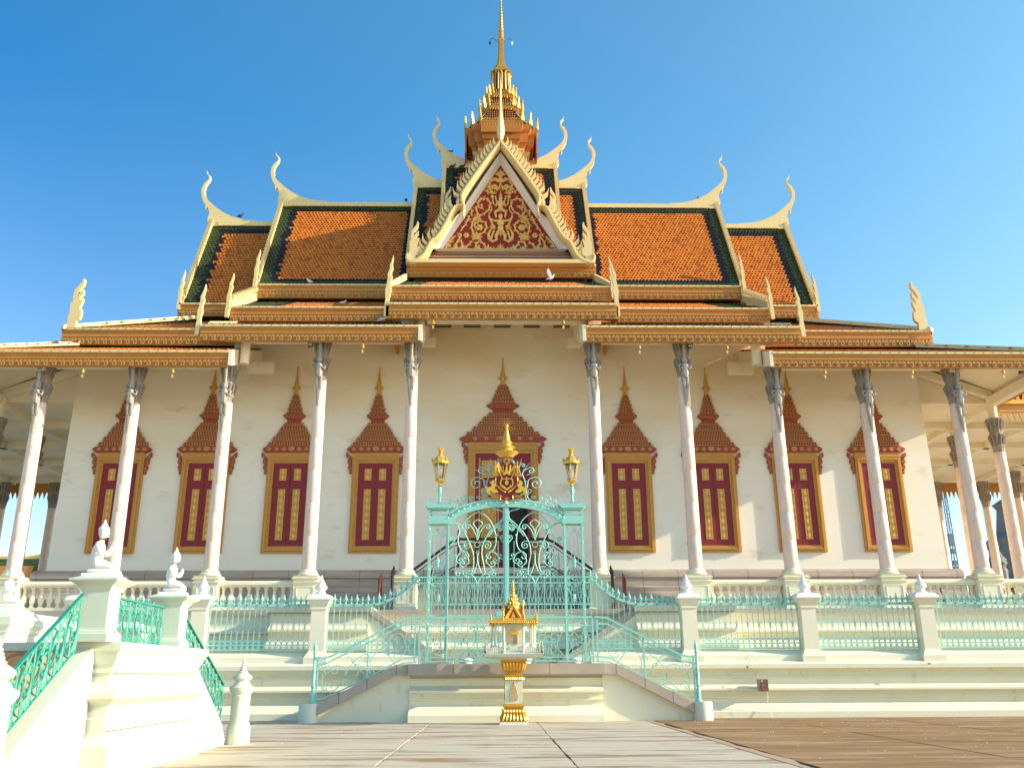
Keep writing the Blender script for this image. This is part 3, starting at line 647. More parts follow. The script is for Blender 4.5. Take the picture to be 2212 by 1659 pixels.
# up_c lies left of the axis, so s=-1 mirrors it; both sides are built from |x|
ap = zc(975, 205)
fin = MB(); fin.lathe([(.01, 0), (.10, .14), (.17, .42), (.18, .66), (.15, .95), (.10, 1.35), (.085, 1.42), (.10, 1.46), (.075, 1.6), (.055, 2.2), (.035, 2.9), (.012, 3.45), (.005, 3.75)], .0, GY-.02, 4, z0=ap[1]-.02, sy=.9)
part(fin, 'gable_spear', M['cream'])
pa = at(1086, 358, 3.5); PB = 19.0; PH = 2.72; PT = pa.z
part(MB().prism([(-PH, PB), (PH, PB), (0, PT)], 'y', 3.5, 3.75), 'pediment_panel', M['redpaint'])
ped = [o for o in COL.objects if o.name.startswith('pediment_panel')][-1]
a0 = zc(975, 205)
# pale rebate between board and panel
TA = [(-3.42, 19.0), (3.42, 19.0), (0, a0[1]-.12)]; TB = [(-PH-.3, 19.0), (PH+.3, 19.0), (0, PT+.3)]
part(MB().loft([[(x, GY+.36, z) for x, z in TA], [(x, GY+.37, z) for x, z in TB], [(x, 3.49, z) for x, z in [(-PH, PB), (PH, PB), (0, PT)]]], cap=False), 'gable_frame', M['white'])
if False: part(MB().loft([[(-4.0, GY+.48, 18.25), (4.0, GY+.48, 18.25), (0, GY+.48, a0[1]-.1)], [(-PH-.2, 3.52, PB-.1), (PH+.2, 3.52, PB-.1), (0, 3.52, PT+.2)]], cap=False), 'gable_soffit', M['white'])
for s in (-1, 1):       # side slopes of the cross roof
    z1 = a0[1]-.08
    e = [(s*4.0, GY+.3, 18.3), (s*4.0, YR, 18.3), (0, YR, z1), (0, GY+.3, z1)]
    mid = [(s*1.9, GY+.3, 20.9), (s*1.9, YR, 20.9)]
    cf = lambda c, r, n, rows: 't_gr' if r > rows-4 or r < 2 else 't_or'
    if s > 0:
        roof_slope('cross_roof', e[0], e[1], mid[1], mid[0], cf, w=.2, dy=.2); roof_slope('cross_roof', mid[0], mid[1], e[2], e[3], cf, w=.2, dy=.2)
    else:
        roof_slope('cross_roof', e[1], e[0], mid[0], mid[1], cf, w=.2, dy=.2); roof_slope('cross_roof', mid[1], mid[0], e[3], e[2], cf, w=.2, dy=.2)
# carved bands under the panel
for (z0, z1, y, m_) in ((18.30, 18.42, 3.05, 'reliefgrey'), (18.44, 18.62, 3.15, 'redgold'), (18.64, 18.72, 3.1, 'reliefgrey'), (18.74, 18.86, 3.25, 'redgold'), (18.87, 19.0, 3.3, 'reliefgrey')):
    hw = 3.75-(z0-18.3)*1.2
    b = part(MB().box(-hw, hw, y, 3.8, z0, z1), 'carved_band', M[m_])
    if m_ == 'redgold':
        mb = MB(); n = int(hw*2/.17)
        for i in range(n):
            x = -hw+.1+i*.17; h = (z1-z0)*.38; mb.tube([(x-.06, y-.012, (z0+z1)/2-h), (x+.0, y-.02, (z0+z1)/2+h), (x+.07, y-.012, (z0+z1)/2-h*.2)], .014, 4)
        mb.build('leaf_carving', M['reliefgrey'], b, kind='stuff')
# ---- gilded scrollwork of the pediment
RY = 3.47
def zp(x, y):           # pixel of the pediment study (1600,550) scale 4.146
    p = at((1600+x/4.1464)/1.6017, (550+y/4.1464)/1.6017, 3.5); return Vector((p.x-.12, p.z))
def leaf2(mb, p, d, l, wd, Y=RY, th=.035):
    d = Vector(d).normalized(); n = Vector((-d.y, d.x))
    q = [p, p+d*l*.25+n*wd*.45, p+d*l*.45+n*wd*.3, p+d*l*.6+n*wd*.5, p+d*l*.75+n*wd*.22, p+d*l, p+d*l*.75-n*wd*.22, p+d*l*.6-n*wd*.5, p+d*l*.45-n*wd*.3, p+d*l*.25-n*wd*.45]
    c = p+d*l*.5; m_ = len(q); vs = [(v.x, Y+.02, v.y) for v in q]+[(c.x, Y-th, c.y), ((p+d*l*.2).x, Y-th*.7, (p+d*l*.2).y)]
    # fan around the raised midrib
    return mb.add(vs, [(i, (i+1) % m_, m_) for i in range(m_)])
def fan(mb, p, d, l, n=5, spread=2.0, wd=.4):
    a0_ = math.atan2(d[1], d[0])
    for i in range(n):
        t = (i-(n-1)/2)/((n-1)/2) if n > 1 else 0
        a = a0_+t*spread/2; leaf2(mb, p, (math.cos(a), math.sin(a)), l*(1-.25*abs(t)), l*wd)
    mb.ball((p.x, RY, p.y), l*.16, 6)
def flower(mb, p, r):
    for i in range(6):
        a = i*PI/3; mb.ball((p.x+r*.6*math.cos(a), RY, p.y+r*.6*math.sin(a)), r*.42, 6, sy=.5)
    mb.ball((p.x, RY-.02, p.y), r*.38, 6)
def stem(mb, pts, s, e=None, st=None, r=.035, leaves=True):
    c = scroll([(s*zp(*p).x, zp(*p).y) for p in pts], st and (-s*st[0] if s > 0 else st[0], *st[1:]), e and (-s*e[0] if s > 0 else e[0], *e[1:]), 4)
    mb.tube([(p[0], RY, p[1]) for p in c], r, 5, flat=.8)
    if leaves:
        for i in range(3, len(c)-2, 3):
            t = Vector(c[i])-Vector(c[i-1]); n = Vector((-t.y, t.x)).normalized()*(1 if (i//3) % 2 else -1); t.normalize()
            leaf2(mb, Vector(c[i]), n+t*.9, .15, .10)
# |x| mirrored: work with left-hand pixels, s=-1 => x as is, s=+1 => mirrored
for s0 in (-1, 1):
    s = 1 if s0 < 0 else -1
    def V(x, y): p = zp(x, y); return Vector((s*p.x, p.y))
    mb = MB()
    def stem2(pts, e=None, st=None, r=.035, leaves=True):
        c = scroll([tuple(V(*p)) for p in pts], st and (s*st[0], *st[1:]), e and (s*e[0], *e[1:]), 4)
        mb.tube([(p[0], RY, p[1]) for p in c], r, 5, flat=.8)
        if leaves:
            for i in range(2, len(c)-2, 2):
                t = Vector(c[i])-Vector(c[i-1]); n = Vector((-t.y, t.x)).normalized()*(1 if (i//2) % 2 else -1); t.normalize()
                leaf2(mb, Vector(c[i]), n*1.0+t*.9, .15, .10)
    for pts, e in (([(575, 385), (555, 420), (510, 440), (470, 410)], (1, .10, .9)), ([(490, 505), (430, 440), (420, 380), (450, 320), (480, 290)], None), ([(350, 450), (400, 480), (470, 500)], None),
                   ([(260, 850), (330, 800), (410, 740), (435, 650), (400, 590), (320, 580), (265, 620), (260, 680)], (1, .11, .9)), ([(290, 830), (240, 760), (230, 690)], None), ([(240, 850), (190, 900), (170, 980), (190, 1060), (240, 1130)], None),
                   ([(170, 830), (170, 760), (180, 740)], None), ([(240, 1130), (340, 1060), (380, 1000), (370, 930), (300, 895), (230, 930)], (1, .13, .8)), ([(10, 1040), (70, 960), (110, 890), (140, 820)], None),
                   ([(60, 1310), (30, 1230), (20, 1160)], None), ([(60, 1310), (120, 1240), (180, 1190)], None), ([(400, 1310), (350, 1240), (300, 1190), (240, 1210), (230, 1270)], (1, .08, .9)), ([(-60, 1280), (-40, 1200), (30, 1100)], None), ([(-200, 1290), (-150, 1200), (-60, 1110)], None)):
        stem2(pts, e)
    for (x, y, dx, dy, l, n, sp) in ((250, 850, -.4, -.3, .30, 6, 4.4), (240, 1130, 0, 1, .36, 7, 4.2), (60, 1315, .2, 1, .34, 6, 3.4), (400, 1310, .1, 1, .3, 5, 3), (-60, 1310, 0, 1, .3, 6, 3.2), (-190, 1320, 0, 1, .22, 5, 3), (490, 500, -.2, .8, .2, 4, 3), (360, 560, -.8, .6, .16, 3, 2), (420, 440, -.7, .4, .17, 3, 2), (130, 890, -.5, .8, .22, 4, 2.6), (270, 1300, 0, 1, .2, 4, 2.6), (485, 1310, 0, 1, .2, 3, 1.8), (560, 450, -.4, .9, .14, 3, 1.6), (-120, 1200, -.3, 1, .2, 4, 2.4), (300, 600, -.6, .8, .2, 4, 2.6), (0, 1100, -.4, .9, .22, 4, 2.6)):
        fan(mb, V(x, y), (s*dx, dy), l, n, sp)
    for x, y, r in ((500, 405, .14), (285, 990, .17), (95, 1100, .14), (-150, 1250, .09), (60, 1320, .1), (270, 1310, .1), (240, 1140, .1)): flower(mb, V(x, y), r)
    mb.build('scroll_relief', M['relief'], ped, True)
mb = MB()
C0 = zp(583, 380).x
for (x, y, l, n, sp) in ((583, 330, .62, 3, 2.2), (583, 250, .40, 5, 2.2), (583, 1330, .34, 5, 2.8), (583, 1270, .22, 5, 3.4)): fan(mb, zp(x, y), (0, 1), l, n, sp, .35)
mb.tube([(C0, RY, zp(583, 390).y), (C0, RY, zp(583, 200).y)], .05, 6)
mb.build('scroll_relief', M['relief'], ped, True)
# small standing deity carried by a winged figure, as a plain gilt relief
mb = MB(); FX = zp(585, 600).x
def zz(y): return zp(585, y).y
def blob(x, y, rx, rz_, sy=.45):
    p = zp(x, y); n = 8; mb.lathe([(max(.004, rx*math.sin(PI*i/5)), -rz_*math.cos(PI*i/5)) for i in range(6)], p.x, RY, n, z0=p.y, sy=sy)
def limb(pts, r): 
    c = [zp(*p) for p in pts]; mb.tube([(p.x, RY-.01, p.y) for p in c], r, 6)
blob(585, 575, .09, .13); mb.lathe([(.075, 0), (.05, .1), (.02, .2), (.004, .32)], FX, RY, 8, z0=zz(545))
blob(585, 650, .16, .20); blob(585, 720, .12, .14)
for s in (-1, 1):
    m_ = lambda x: 585+s*(x-585)
    limb([(m_(630), 620), (m_(655), 690), (m_(690), 650), (m_(700), 560)], [.05, .045, .04, .03]); limb([(m_(630), 625), (m_(650), 600), (m_(660), 540)], .035)
    blob(m_(705), 550, .08, .10, .3)
    limb([(m_(600), 740), (m_(665), 765), (m_(655), 810), (m_(650), 850)], [.08, .07, .05, .04])
    limb([(m_(605), 900), (m_(680), 895), (m_(735), 865)], [.07, .055, .04])          # bearer's arms
    limb([(m_(735), 865), (m_(755), 800), (m_(710), 740), (m_(715), 690)], .03)
    limb([(m_(755), 830), (m_(700), 950), (m_(660), 990)], .045)
    for i in range(7):  # wing feathers
        a = rad(-15+i*16); p = zp(m_(650+i*5), 1000); leaf2(mb, p, (s*math.cos(a), math.sin(a)*.8+.1), .30, .09)
    limb([(m_(615), 1040), (m_(650), 1110), (m_(645), 1170), (m_(700), 1195), (m_(745), 1160), (m_(760), 1090), (m_(725), 1020)], [.07, .08, .06, .07, .08, .07, .04])
    limb([(m_(720), 1160), (m_(700), 1090), (m_(680), 1040)], .05)
blob(585, 830, .10, .14); blob(585, 920, .17, .20); blob(585, 1000, .14, .18)
leaf2(mb, zp(585, 1030), (0, -1), .28, .22)
mb.build('figure_relief', M['relief'], ped, True)

# ================================================================== SPIRE
def redent(r, z, k=.58, cx=0.05, cy=YR):
    a = r; b = r*(k+1)/2*1.02; c = r*k
    q = [(a, -c), (a, c), (b, c), (b, b), (c, b), (c, a)]
    out = [(a, -c), (a, c), (b, c), (b, b), (c, b), (c, a)]
    pts = []
    for i in range(4):
        an = i*PI/2; ca, sa = round(math.cos(an)), round(math.sin(an))
        for (x, y) in [(a, c), (b, c), (b, b), (c, b), (c, a)]:
            pts.append((cx+x*ca-y*sa, cy+x*sa+y*ca, z))
    return pts
spire = part(MB().loft([redent(r, z) for r, z in ((1.3, 22.5), (1.3, 25.0), (1.36, 25.0), (1.36, 25.12), (1.28, 25.2), (1.28, 25.5), (1.42, 25.6), (1.42, 25.7))]), 'spire', mat('spire_body_yellow', (.70, .50, .20), .6, var=.2, scale=3))
MB().loft([redent(r, z) for r, z in ((1.40, 25.7), (1.5, 25.9), (1.62, 25.95), (1.66, 26.45), (1.78, 26.55), (1.84, 26.75), (1.76, 26.85))]).build('eave_block', M['spirebrown'], spire)
for s in (-1, 1):   # deep fringed side eaves
    for ax in (0, 1):
        mb = MB()
        lo, hi = 25.45, 26.62
        if ax == 0: mb.box(*sorted((.05+s*1.72, .05+s*1.80)), YR-1.1, YR+1.1, lo, hi)
        else: mb.box(-.95, 1.05, *sorted((YR+s*1.72, YR+s*1.80)), 26.2, hi)
        mb.build('eave_board', M['spirebrown'], spire)
def antefix(x, y, z, h, rz=0, m_='goldlt'):
    mb = MB(); k = h/.7
    q = [(-.11, 0), (.11, 0), (.13, .1), (.08, .16), (.10, .24), (.05, .3), (.065, .4), (.025, .46), (.03, .56), (0, .72), (-.03, .56), (-.025, .46), (-.065, .4), (-.05, .3), (-.10, .24), (-.08, .16), (-.13, .1)]
    mb.prism([(a*k*.8, b*k) for a, b in q], 'y', -.05, .05)
    o = mb.build('antefix', M[m_], spire); o.location = (x, y, z); o.rotation_euler = (0, 0, rz); return o
def corners(r, k=.58):
    b = r*(k+1)/2*1.02; c = r*k; out = []
    for i in range(4):
        an = i*PI/2; ca, sa = round(math.cos(an)), round(math.sin(an))
        for (x, y) in [(r, c), (b, b), (c, r)]:
            out.append((.05+x*ca-y*sa, YR+x*sa+y*ca, an+math.atan2(y, x)-PI/2))
    return out
tiers = [(26.85, 1.76, 1.02, 28.1, .72), (28.2, 1.05, .68, 29.05, .70), (29.15, .72, .48, 29.7, .62)]
for (z, r0, r1, z1, ah) in tiers:
    MB().loft([redent(r0-.06, z), redent(r1-.12, z1)]).build('tiered_roof', M['t_bl'], spire)
    tl = MB()
    for k in range(6):
        zz_ = z+(z1-z)*(k+.4)/6; rr = r0-.05+(r1-.1-r0+.05)*(k+.4)/6
        n = int(rr*1.1/.11)
        for i in range(-n//2, n//2+1):
            for (dx, dy) in ((i*.11, -rr), ): tl.tube([(.05+dx, YR+dy-.02, zz_-.03), (.05+dx, YR+dy+.01, zz_+.05)], .035, 4)
            tl.tube([(.05+rr+.02, YR+i*.11, zz_-.03), (.05+rr-.01, YR+i*.11, zz_+.05)], .035, 4); tl.tube([(.05-rr-.02, YR+i*.11, zz_-.03), (.05-rr+.01, YR+i*.11, zz_+.05)], .035, 4)
    tl.build('tile_course', M['t_or'], spire, kind='stuff')
    MB().loft([redent(r0, z-.14), redent(r0+.05, z-.02), redent(r0+.02, z+.05)]).build('cornice', M['goldframe'], spire)
    dn = MB(); fr = MB()
    for (x, y, a) in corners(r0+.02): antefix(x, y, z, ah, a)
    nn_ = int(r0*1.16/.13)
    for i in range(nn_):
        x = .05-r0*.58+.06+i*.13
        dn.lathe([(.01, -.12), (.04, -.05), (.03, 0)], x, YR-r0-.03, 5, z0=z-.14)
        fr.prism([(x-.055, z+.03), (x+.055, z+.03), (x, z+.2)], 'y', YR-r0-.06, YR-r0-.02)
        yy = YR-r0*.58+.06+i*.13
        for sx_ in (-1, 1): dn.lathe([(.01, -.12), (.04, -.05), (.03, 0)], .05+sx_*(r0+.03), yy, 5, z0=z-.14)
    dn.build('pendant_row', M['gold'], spire, kind='stuff'); fr.build('crest_row', M['gold'], spire, kind='stuff')
    # corner hips
    for i in range(4):
        an = i*PI/2+PI/4; b0 = r0*.80*1.35; b1 = (r1-.1)*.78*1.35
        MB().tube([(.05+b0*math.cos(an), YR+b0*math.sin(an), z+.05), (.05+b1*math.cos(an), YR+b1*math.sin(an), z1)], .05, 4).build('hip_rib', M['cream'], spire)
# colonette drum
MB().loft([redent(.40, 29.6), redent(.36, 30.85)]).build('drum', M['t_bl'], spire)
for i in range(16):
    a = i*PI/8+.1; MB().tube([(.05+.50*math.cos(a), YR+.50*math.sin(a), 29.6), (.05+.45*math.cos(a), YR+.45*math.sin(a), 30.75)], .042, 5).build('colonnette', M['cream' if i % 2 else 'gold'], spire)
pk = MB()
for k in range(7):
    for i in range(14):
        a = i*2*PI/14; pk.ball((.05+.41*math.cos(a), YR+.41*math.sin(a), 29.7+k*.15), .045, 5)
pk.build('bead_course', M['t_or'], spire, kind='stuff')
for i in range(12):
    a = i*PI/6; MB().lathe([(.004, -.2), (.05, -.06), (.03, 0)], .05+.5*math.cos(a), YR+.5*math.sin(a), 5, z0=30.82).build('pendant', M['goldlt'], spire)
MB().loft([redent(r, z) for r, z in ((.54, 30.75), (.54, 30.86), (.44, 30.9), (.37, 31.02), (.39, 31.05), (.30, 31.2), (.23, 31.35), (.19, 31.6))]).build('bell_base', M['gold'], spire)
MB().loft([redent(r, z) for r, z in ((.19, 31.6), (.155, 32.1), (.15, 32.95), (.165, 33.0))]).build('needle_shaft', M['gold'], spire)
pr = [(.15, 33.0)]; z = 33.0; r = .165
while z < 37.6:
    pr += [(r*.72, z+.01), (r, z+.07), (r*.95, z+.13), (r*.7, z+.17)]; z += .19; r = (.165-.055*(z-33.0)) if z < 34.2 else max(.03, .10-.055*(z-34.2)) if z < 35.2 else max(.012, .045-.014*(z-35.2))
pr += [(.02, z), (.004, z+.6)]
MB().lathe(pr, .05, YR, 12).build('needle', M['gold'], spire, True)
for s in (-1, 1):
    p = [(.05+s*.1, YR, 32.75), (.05+s*.35, YR, 33.05), (.05+s*.47, YR, 33.1), (.05+s*.56, YR, 33.0), (.05+s*.58, YR, 32.85)]
    wv = MB().tube(smooth_curve(p, 3), .012, 5).build('lamp_arm', M['black'], spire)
    MB().lathe([(.03, .05), (.06, -.02), (.045, -.12), (.01, -.16)], .05+s*.58, YR, 8, z0=32.85).build('aircraft_lamp', M['bulb' if s > 0 else 'black'], spire)

# ================================================================== WINDOWS
def window(cx, door=False):
    """origin at wall face, bottom of frame"""
    wz0, wz1, hw = (5.28, 8.84, .872) if not door else (3.95, 9.25, 1.31)
    k = hw/.872
    fw = .24 if not door else .27
    H = wz1-wz0
    fm = MB()
    for (a, b, y) in ((0, .07, -.10), (.07, .14, -.13), (.14, .19, -.10), (.19, fw, -.075)):
        for r_ in (((-hw+a, -hw+b), (a, H-a)), ((hw-b, hw-a), (a, H-a))): fm.box(r_[0][0], r_[0][1], y, 0, r_[1][0], r_[1][1])
        fm.box(-hw+b, hw-b, y, 0, H-b, H-a)
        if not door: fm.box(-hw+b, hw-b, y, 0, a, b)
    win = link('window' if not door else 'doorway', fm.mesh('window_frame', M['goldframe']), temple, (cx, -.003, wz0))
    bd = MB()
    n = int(H/.085)
    for i in range(n):
        for s in (-1, 1): bd.cbox((s*(hw-.105), -.14, .06+i*.085), .028, .012, .024)
    n = int(2*hw/.085)
    for i in range(1, n):
        bd.cbox((-hw+i*.085, -.14, H-.105), .024, .012, .028)
        if not door: bd.cbox((-hw+i*.085, -.14, .105), .024, .012, .028)
    bd.build('beading', M['gold'], win, kind='stuff')
    iw = hw-fw
    def leaf(x0, x1, dark=False):
        lf = MB().box(x0, x1, -.05, -.0, .0 if door else fw, H-fw); o = lf.build('door_leaf' if door else 'shutter_leaf', M['maroon'], win)
        cxm = (x0+x1)/2+(0.05 if x0 < 0 else -.05) if not door else (x0+x1)/2
        pw = .125 if not door else .27
        hh = H-2*fw
        def panel(z0, z1):
            fr = MB()
            for (a, b, c, d) in ((cxm-pw, cxm+pw, z0, z0+.02), (cxm-pw, cxm+pw, z1-.02, z1), (cxm-pw, cxm-pw+.02, z0+.02, z1-.02), (cxm+pw-.02, cxm+pw, z0+.02, z1-.02)): fr.box(a, b, -.07, -.051, c, d)
            fr.build('panel_border', M['goldlt'], win)
            pb = MB().box(cxm-pw+.02, cxm+pw-.02, -.060, -.051, z0+.02, z1-.02).build('gilt_panel', M['goldframe'], win)
            lt = MB(); stp = pw*2.1; m_ = max(1, int(round((z1-z0)/stp)))
            for i in range(m_):
                za = z0+(z1-z0)*i/m_; zb_ = z0+(z1-z0)*(i+1)/m_; zm = (za+zb_)/2; q = pw-.03
                lt.tube([(cxm-q, -.066, zm), (cxm, -.066, zb_-.01), (cxm+q, -.066, zm), (cxm, -.066, za+.01), (cxm-q, -.066, zm)], .010, 4)
                lt.prism([(cxm-.035, zm-.05), (cxm, zm-.08), (cxm+.035, zm-.05), (cxm+.04, zm+.02), (cxm, zm+.10), (cxm-.04, zm+.02)], 'y', -.075, -.055)
            lt.build('lattice', M['relief'], win, kind='stuff')
        if not door: panel(fw+hh*.075, fw+hh*.68); panel(fw+hh*.79, fw+hh*.93)
        else:
            panel(.3, 3.7); panel(4.1, 4.75)
            for q in (.33, .36): 
                for s_ in (-1, 1): MB().box(cxm+s_*q-.008, cxm+s_*q+.008, -.06, -.051, .25, 4.85).build('gilt_line', M['relief'], win)
    if not door: leaf(-iw, -.006); leaf(.006, iw)
    else:
        leaf(-iw, -.02)
        MB().box(.0, iw-.14, -.02, .0, 0, H-fw-1.0).build('dark_opening', M['dark'], win)
        MB().box(.0, iw, -.05, .0, H-fw-1.0, H-fw).build('door_head', M['maroon'], win)
        MB().box(iw-.14, iw, -.16, .0, 0, H-fw-1.0).build('door_leaf', M['maroon'], win, label='folded open maroon door leaf')
    # cornice + tiered crown
    cr = MB(); y0 = -.0
    for (z0, z1, w_, y) in ((0, .05, 1.02, -.12), (.05, .10, .99, -.10), (.10, .16, .975, -.09)): cr.box(-hw*w_, hw*w_, y, y0, H+z0, H+z1)
    cr.build('entablature', M['goldframe'], win)
    L0 = H+.165
    tiers_ = [(.965*k, 1.115*k, 1.095*k, 0, .06), (1.095*k, 1.12*k, 1.0*k, .06, .20)]
    pm = MB(); pm.prism([(-.96*k, L0), (.96*k, L0), (1.08*k, L0+.09), (1.10*k, L0+.13), (.99*k, L0+.22), (-.99*k, L0+.22), (-1.10*k, L0+.13), (-1.08*k, L0+.09)], 'y', -.13, 0)
    po = pm.build('crown_lip', M['redgold'], win)
    dm = MB(); nd = int(7*k)
    for i in range(-nd//2+1, nd//2+1):
        x = i*(.28*k) if nd % 2 else (i-.5)*.28*k
        if abs(x) > hw*1.02: continue
        dm.prism([(x-.1, L0+.12), (x, L0+.04), (x+.1, L0+.12), (x, L0+.2)], 'y', -.155, -.13)
    dm.build('lozenge', M['budgold'], win, kind='stuff')
    med = MB(); med.prism([(.12*k*math.cos(a*PI/8), L0+.13+.10*math.sin(a*PI/8)) for a in range(16)], 'y', -.18, -.13); med.build('medallion', M['budgold'], win)
    # stacked rows, half widths measured on the photograph
    rows = [(.93, .185), (.775, .205), (.63, .20), (.515, .19), (.39, .16)]
    z = L0+.22; bodies = MB(); buds = MB(); rails = MB()
    def row(hw_, h, nb, bs=1.0):
        nonlocal z
        bodies.box(-hw_*k+.03, hw_*k-.03, -.07, 0, z, z+h)
        rails.box(-hw_*k, hw_*k, -.105, -.0, z+h*.0+.002, z+h*.12); rails.box(-hw_*k-.02, hw_*k+.02, -.125, -.0, z+h*.30, z+h*.42)
        stp = 2*hw_*k/nb
        for i in range(nb):
            x = -hw_*k+stp*(i+.5); bw = min(.034, stp*.32)*bs
            buds.lathe([(bw*.5, 0), (bw, h*.22), (bw*.75, h*.42), (.003, h*.60)], x, -.10, 5, z0=z+h*.42, sy=.7)
        z += h
    for (hw_, h) in rows: row(hw_, h, max(4, int(hw_*k*2/.094)))
    nk = z; bodies.box(-.26*k, .26*k, -.07, 0, z, z+.13); z += .13
    pm2 = MB().prism([(-.28*k, z), (.28*k, z), (.41*k, z+.12), (.42*k, z+.15), (.33*k, z+.21), (-.33*k, z+.21), (-.42*k, z+.15), (-.41*k, z+.12)], 'y', -.12, 0); pm2.build('crown_lip', M['redgold'], win)
    dm = MB()
    for i in range(5): x = (i-2)*.14*k; dm.tube([(x-.06, -.13, z+.06), (x, -.13, z+.17), (x+.06, -.13, z+.06)], .014, 4)
    dm.build('zigzag', M['budgold'], win, kind='stuff'); z += .205
    for (hw_, h) in ((.30, .165), (.26, .165), (.21, .16), (.17, .155), (.125, .14)): row(hw_, h, max(2, int(hw_*k*2/.10)), .9)
    bodies.build('crown_body', M['redgold'], win); buds.build('lotus_buds', M['budgold'], win, kind='stuff'); rails.build('crown_rails', M['budgold'], win, kind='stuff')
    fm2 = MB(); fm2.lathe([(.075, 0), (.10, .06), (.06, .12), (.05, .18), (.09, .24), (.10, .32), (.07, .40), (.085, .44), (.06, .50), (.055, .56), (.06, .58), (.042, .66), (.045, .68), (.032, .78), (.034, .8), (.022, .9), (.024, .92), (.014, 1.05), (.03, 1.10), (.02, 1.13)], 0, -.05, 8, z0=z, sy=.6)
    for s in (-1, 1): fm2.tube([(s*.05, -.06, z+.2), (s*.11, -.06, z+.22), (s*.15, -.06, z+.30)], [.03, .025, .045], 6)
    fm2.build('finial', M['gold'], win, True)
    for s in (-1, 1):   # scrolled ears
        e = MB(); zt = H+.18
        q = [(hw-.0, H-.62), (hw+.09, H-.66), (hw+.12, H-.5), (hw+.17, H-.40), (hw+.13, H-.30), (hw+.20, H-.2), (hw+.16, H-.08), (hw+.26, H+.04), (hw+.24, zt), (hw+.15, zt-.05), (hw+.04, H-.05), (hw, H-.1)]
        e.prism([(s*a, b) for a, b in q], 'y', -.07, 0)
        ob = e.build('scrolled_ear', M['redgold'], win); e2 = MB()
        for (x, zz_, r) in ((.1, -.5, .05), (.13, -.25, .05), (.17, -.02, .05)): e2.tube(xz([(s*a, b) for a, b in scroll([(hw+x-.06, H+zz_-.1), (hw+x, H+zz_)], None, (1, r, .9), 3)], -.075), .018, 4)
        e2.build('ear_scroll', M['budgold'], win, kind='stuff')
    return win
wk = 3.2*.987
w0 = window(-4.5*wk+.03)
for k in (-3.5, -2.5, -1.5, 1.5, 2.5, 3.5, 4.5): copy_tree(w0, temple, (k*wk+.03, -.003, 5.28))
window(.055, True)

# ================================================================== COLUMNS
CAPM = MB()
cp = [(.212, -1.36), (.235, -1.34), (.225, -1.3), (.24, -1.12), (.26, -1.10), (.275, -1.06), (.25, -1.03), (.235, -1.0), (.25, -.8), (.28, -.68), (.32, -.62), (.30, -.58), (.25, -.56), (.25, -.50), (.265, -.48), (.255, -.44), (.245, -.3), (.27, -.14), (.34, -.04), (.38, .0), (.36, .03), (.30, .03)]
CAPM.lathe(cp, n=24, flute=.07)
for i in range(12):
    a = i*PI/6
    for (r0, z0, z1) in ((.25, -.44, -.05), (.245, -1.0, -.66)):
        c_, s_ = math.cos(a), math.sin(a); CAPM.tube([(c_*r0, s_*r0, z0), (c_*(r0+.03), s_*(r0+.03), (z0+z1)/2), (c_*(r0+.09), s_*(r0+.09), z1)], [.02, .045, .03], 4)
CAP = CAPM.mesh('capital', M['capital'], False)
def figure_mesh():
    m_ = MB()   # bracket deity: origin at capital top, facing -Y
    m_.tube([(0, -.55, .02), (0, -.50, -.1), (0, -.42, -.35), (0, -.38, -.6), (0, -.37, -.72)], [.05, .06, .055, .05, .07], 8)
    for k in range(4): m_.lathe([(.075, 0), (.06, .03)], 0, -.47+k*.02, 8, z0=-.18-k*.07)
    m_.lathe([(.085, -.10), (.10, -.02), (.085, .06), (.05, .12), (.03, .22)], 0, -.37, 8, z0=-.78)      # head, crown
    m_.tube([(0, -.36, -.88), (0, -.37, -.98), (0, -.36, -1.15), (0, -.34, -1.28), (0, -.33, -1.42)], [.06, .13, .12, .13, .10], 8)
    for s in (-1, 1):
        m_.tube([(s*.12, -.36, -.94), (s*.21, -.37, -1.0), (s*.19, -.42, -1.14), (s*.03, -.46, -1.05)], [.05, .045, .04, .03], 6)
        m_.tube([(s*.06, -.33, -1.38), (s*.065, -.32, -1.6), (s*.05, -.30, -1.82)], [.065, .05, .04], 6)
        m_.prism([(s*.09, -1.4), (s*.15, -1.5), (s*.12, -1.62), (s*.09, -1.85), (s*.07, -1.6)], 'y', -.33, -.29)
    m_.lathe([(.02, -2.42), (.045, -2.38), (.05, -2.3), (.045, -2.28), (.065, -2.2), (.06, -2.18), (.085, -2.06), (.08, -2.04), (.10, -1.9), (.085, -1.82)], 0, -.28, 8, z0=0, sy=.6)
    return m_.mesh('bracket_figure', M['figure'], True)
FIG = figure_mesh()
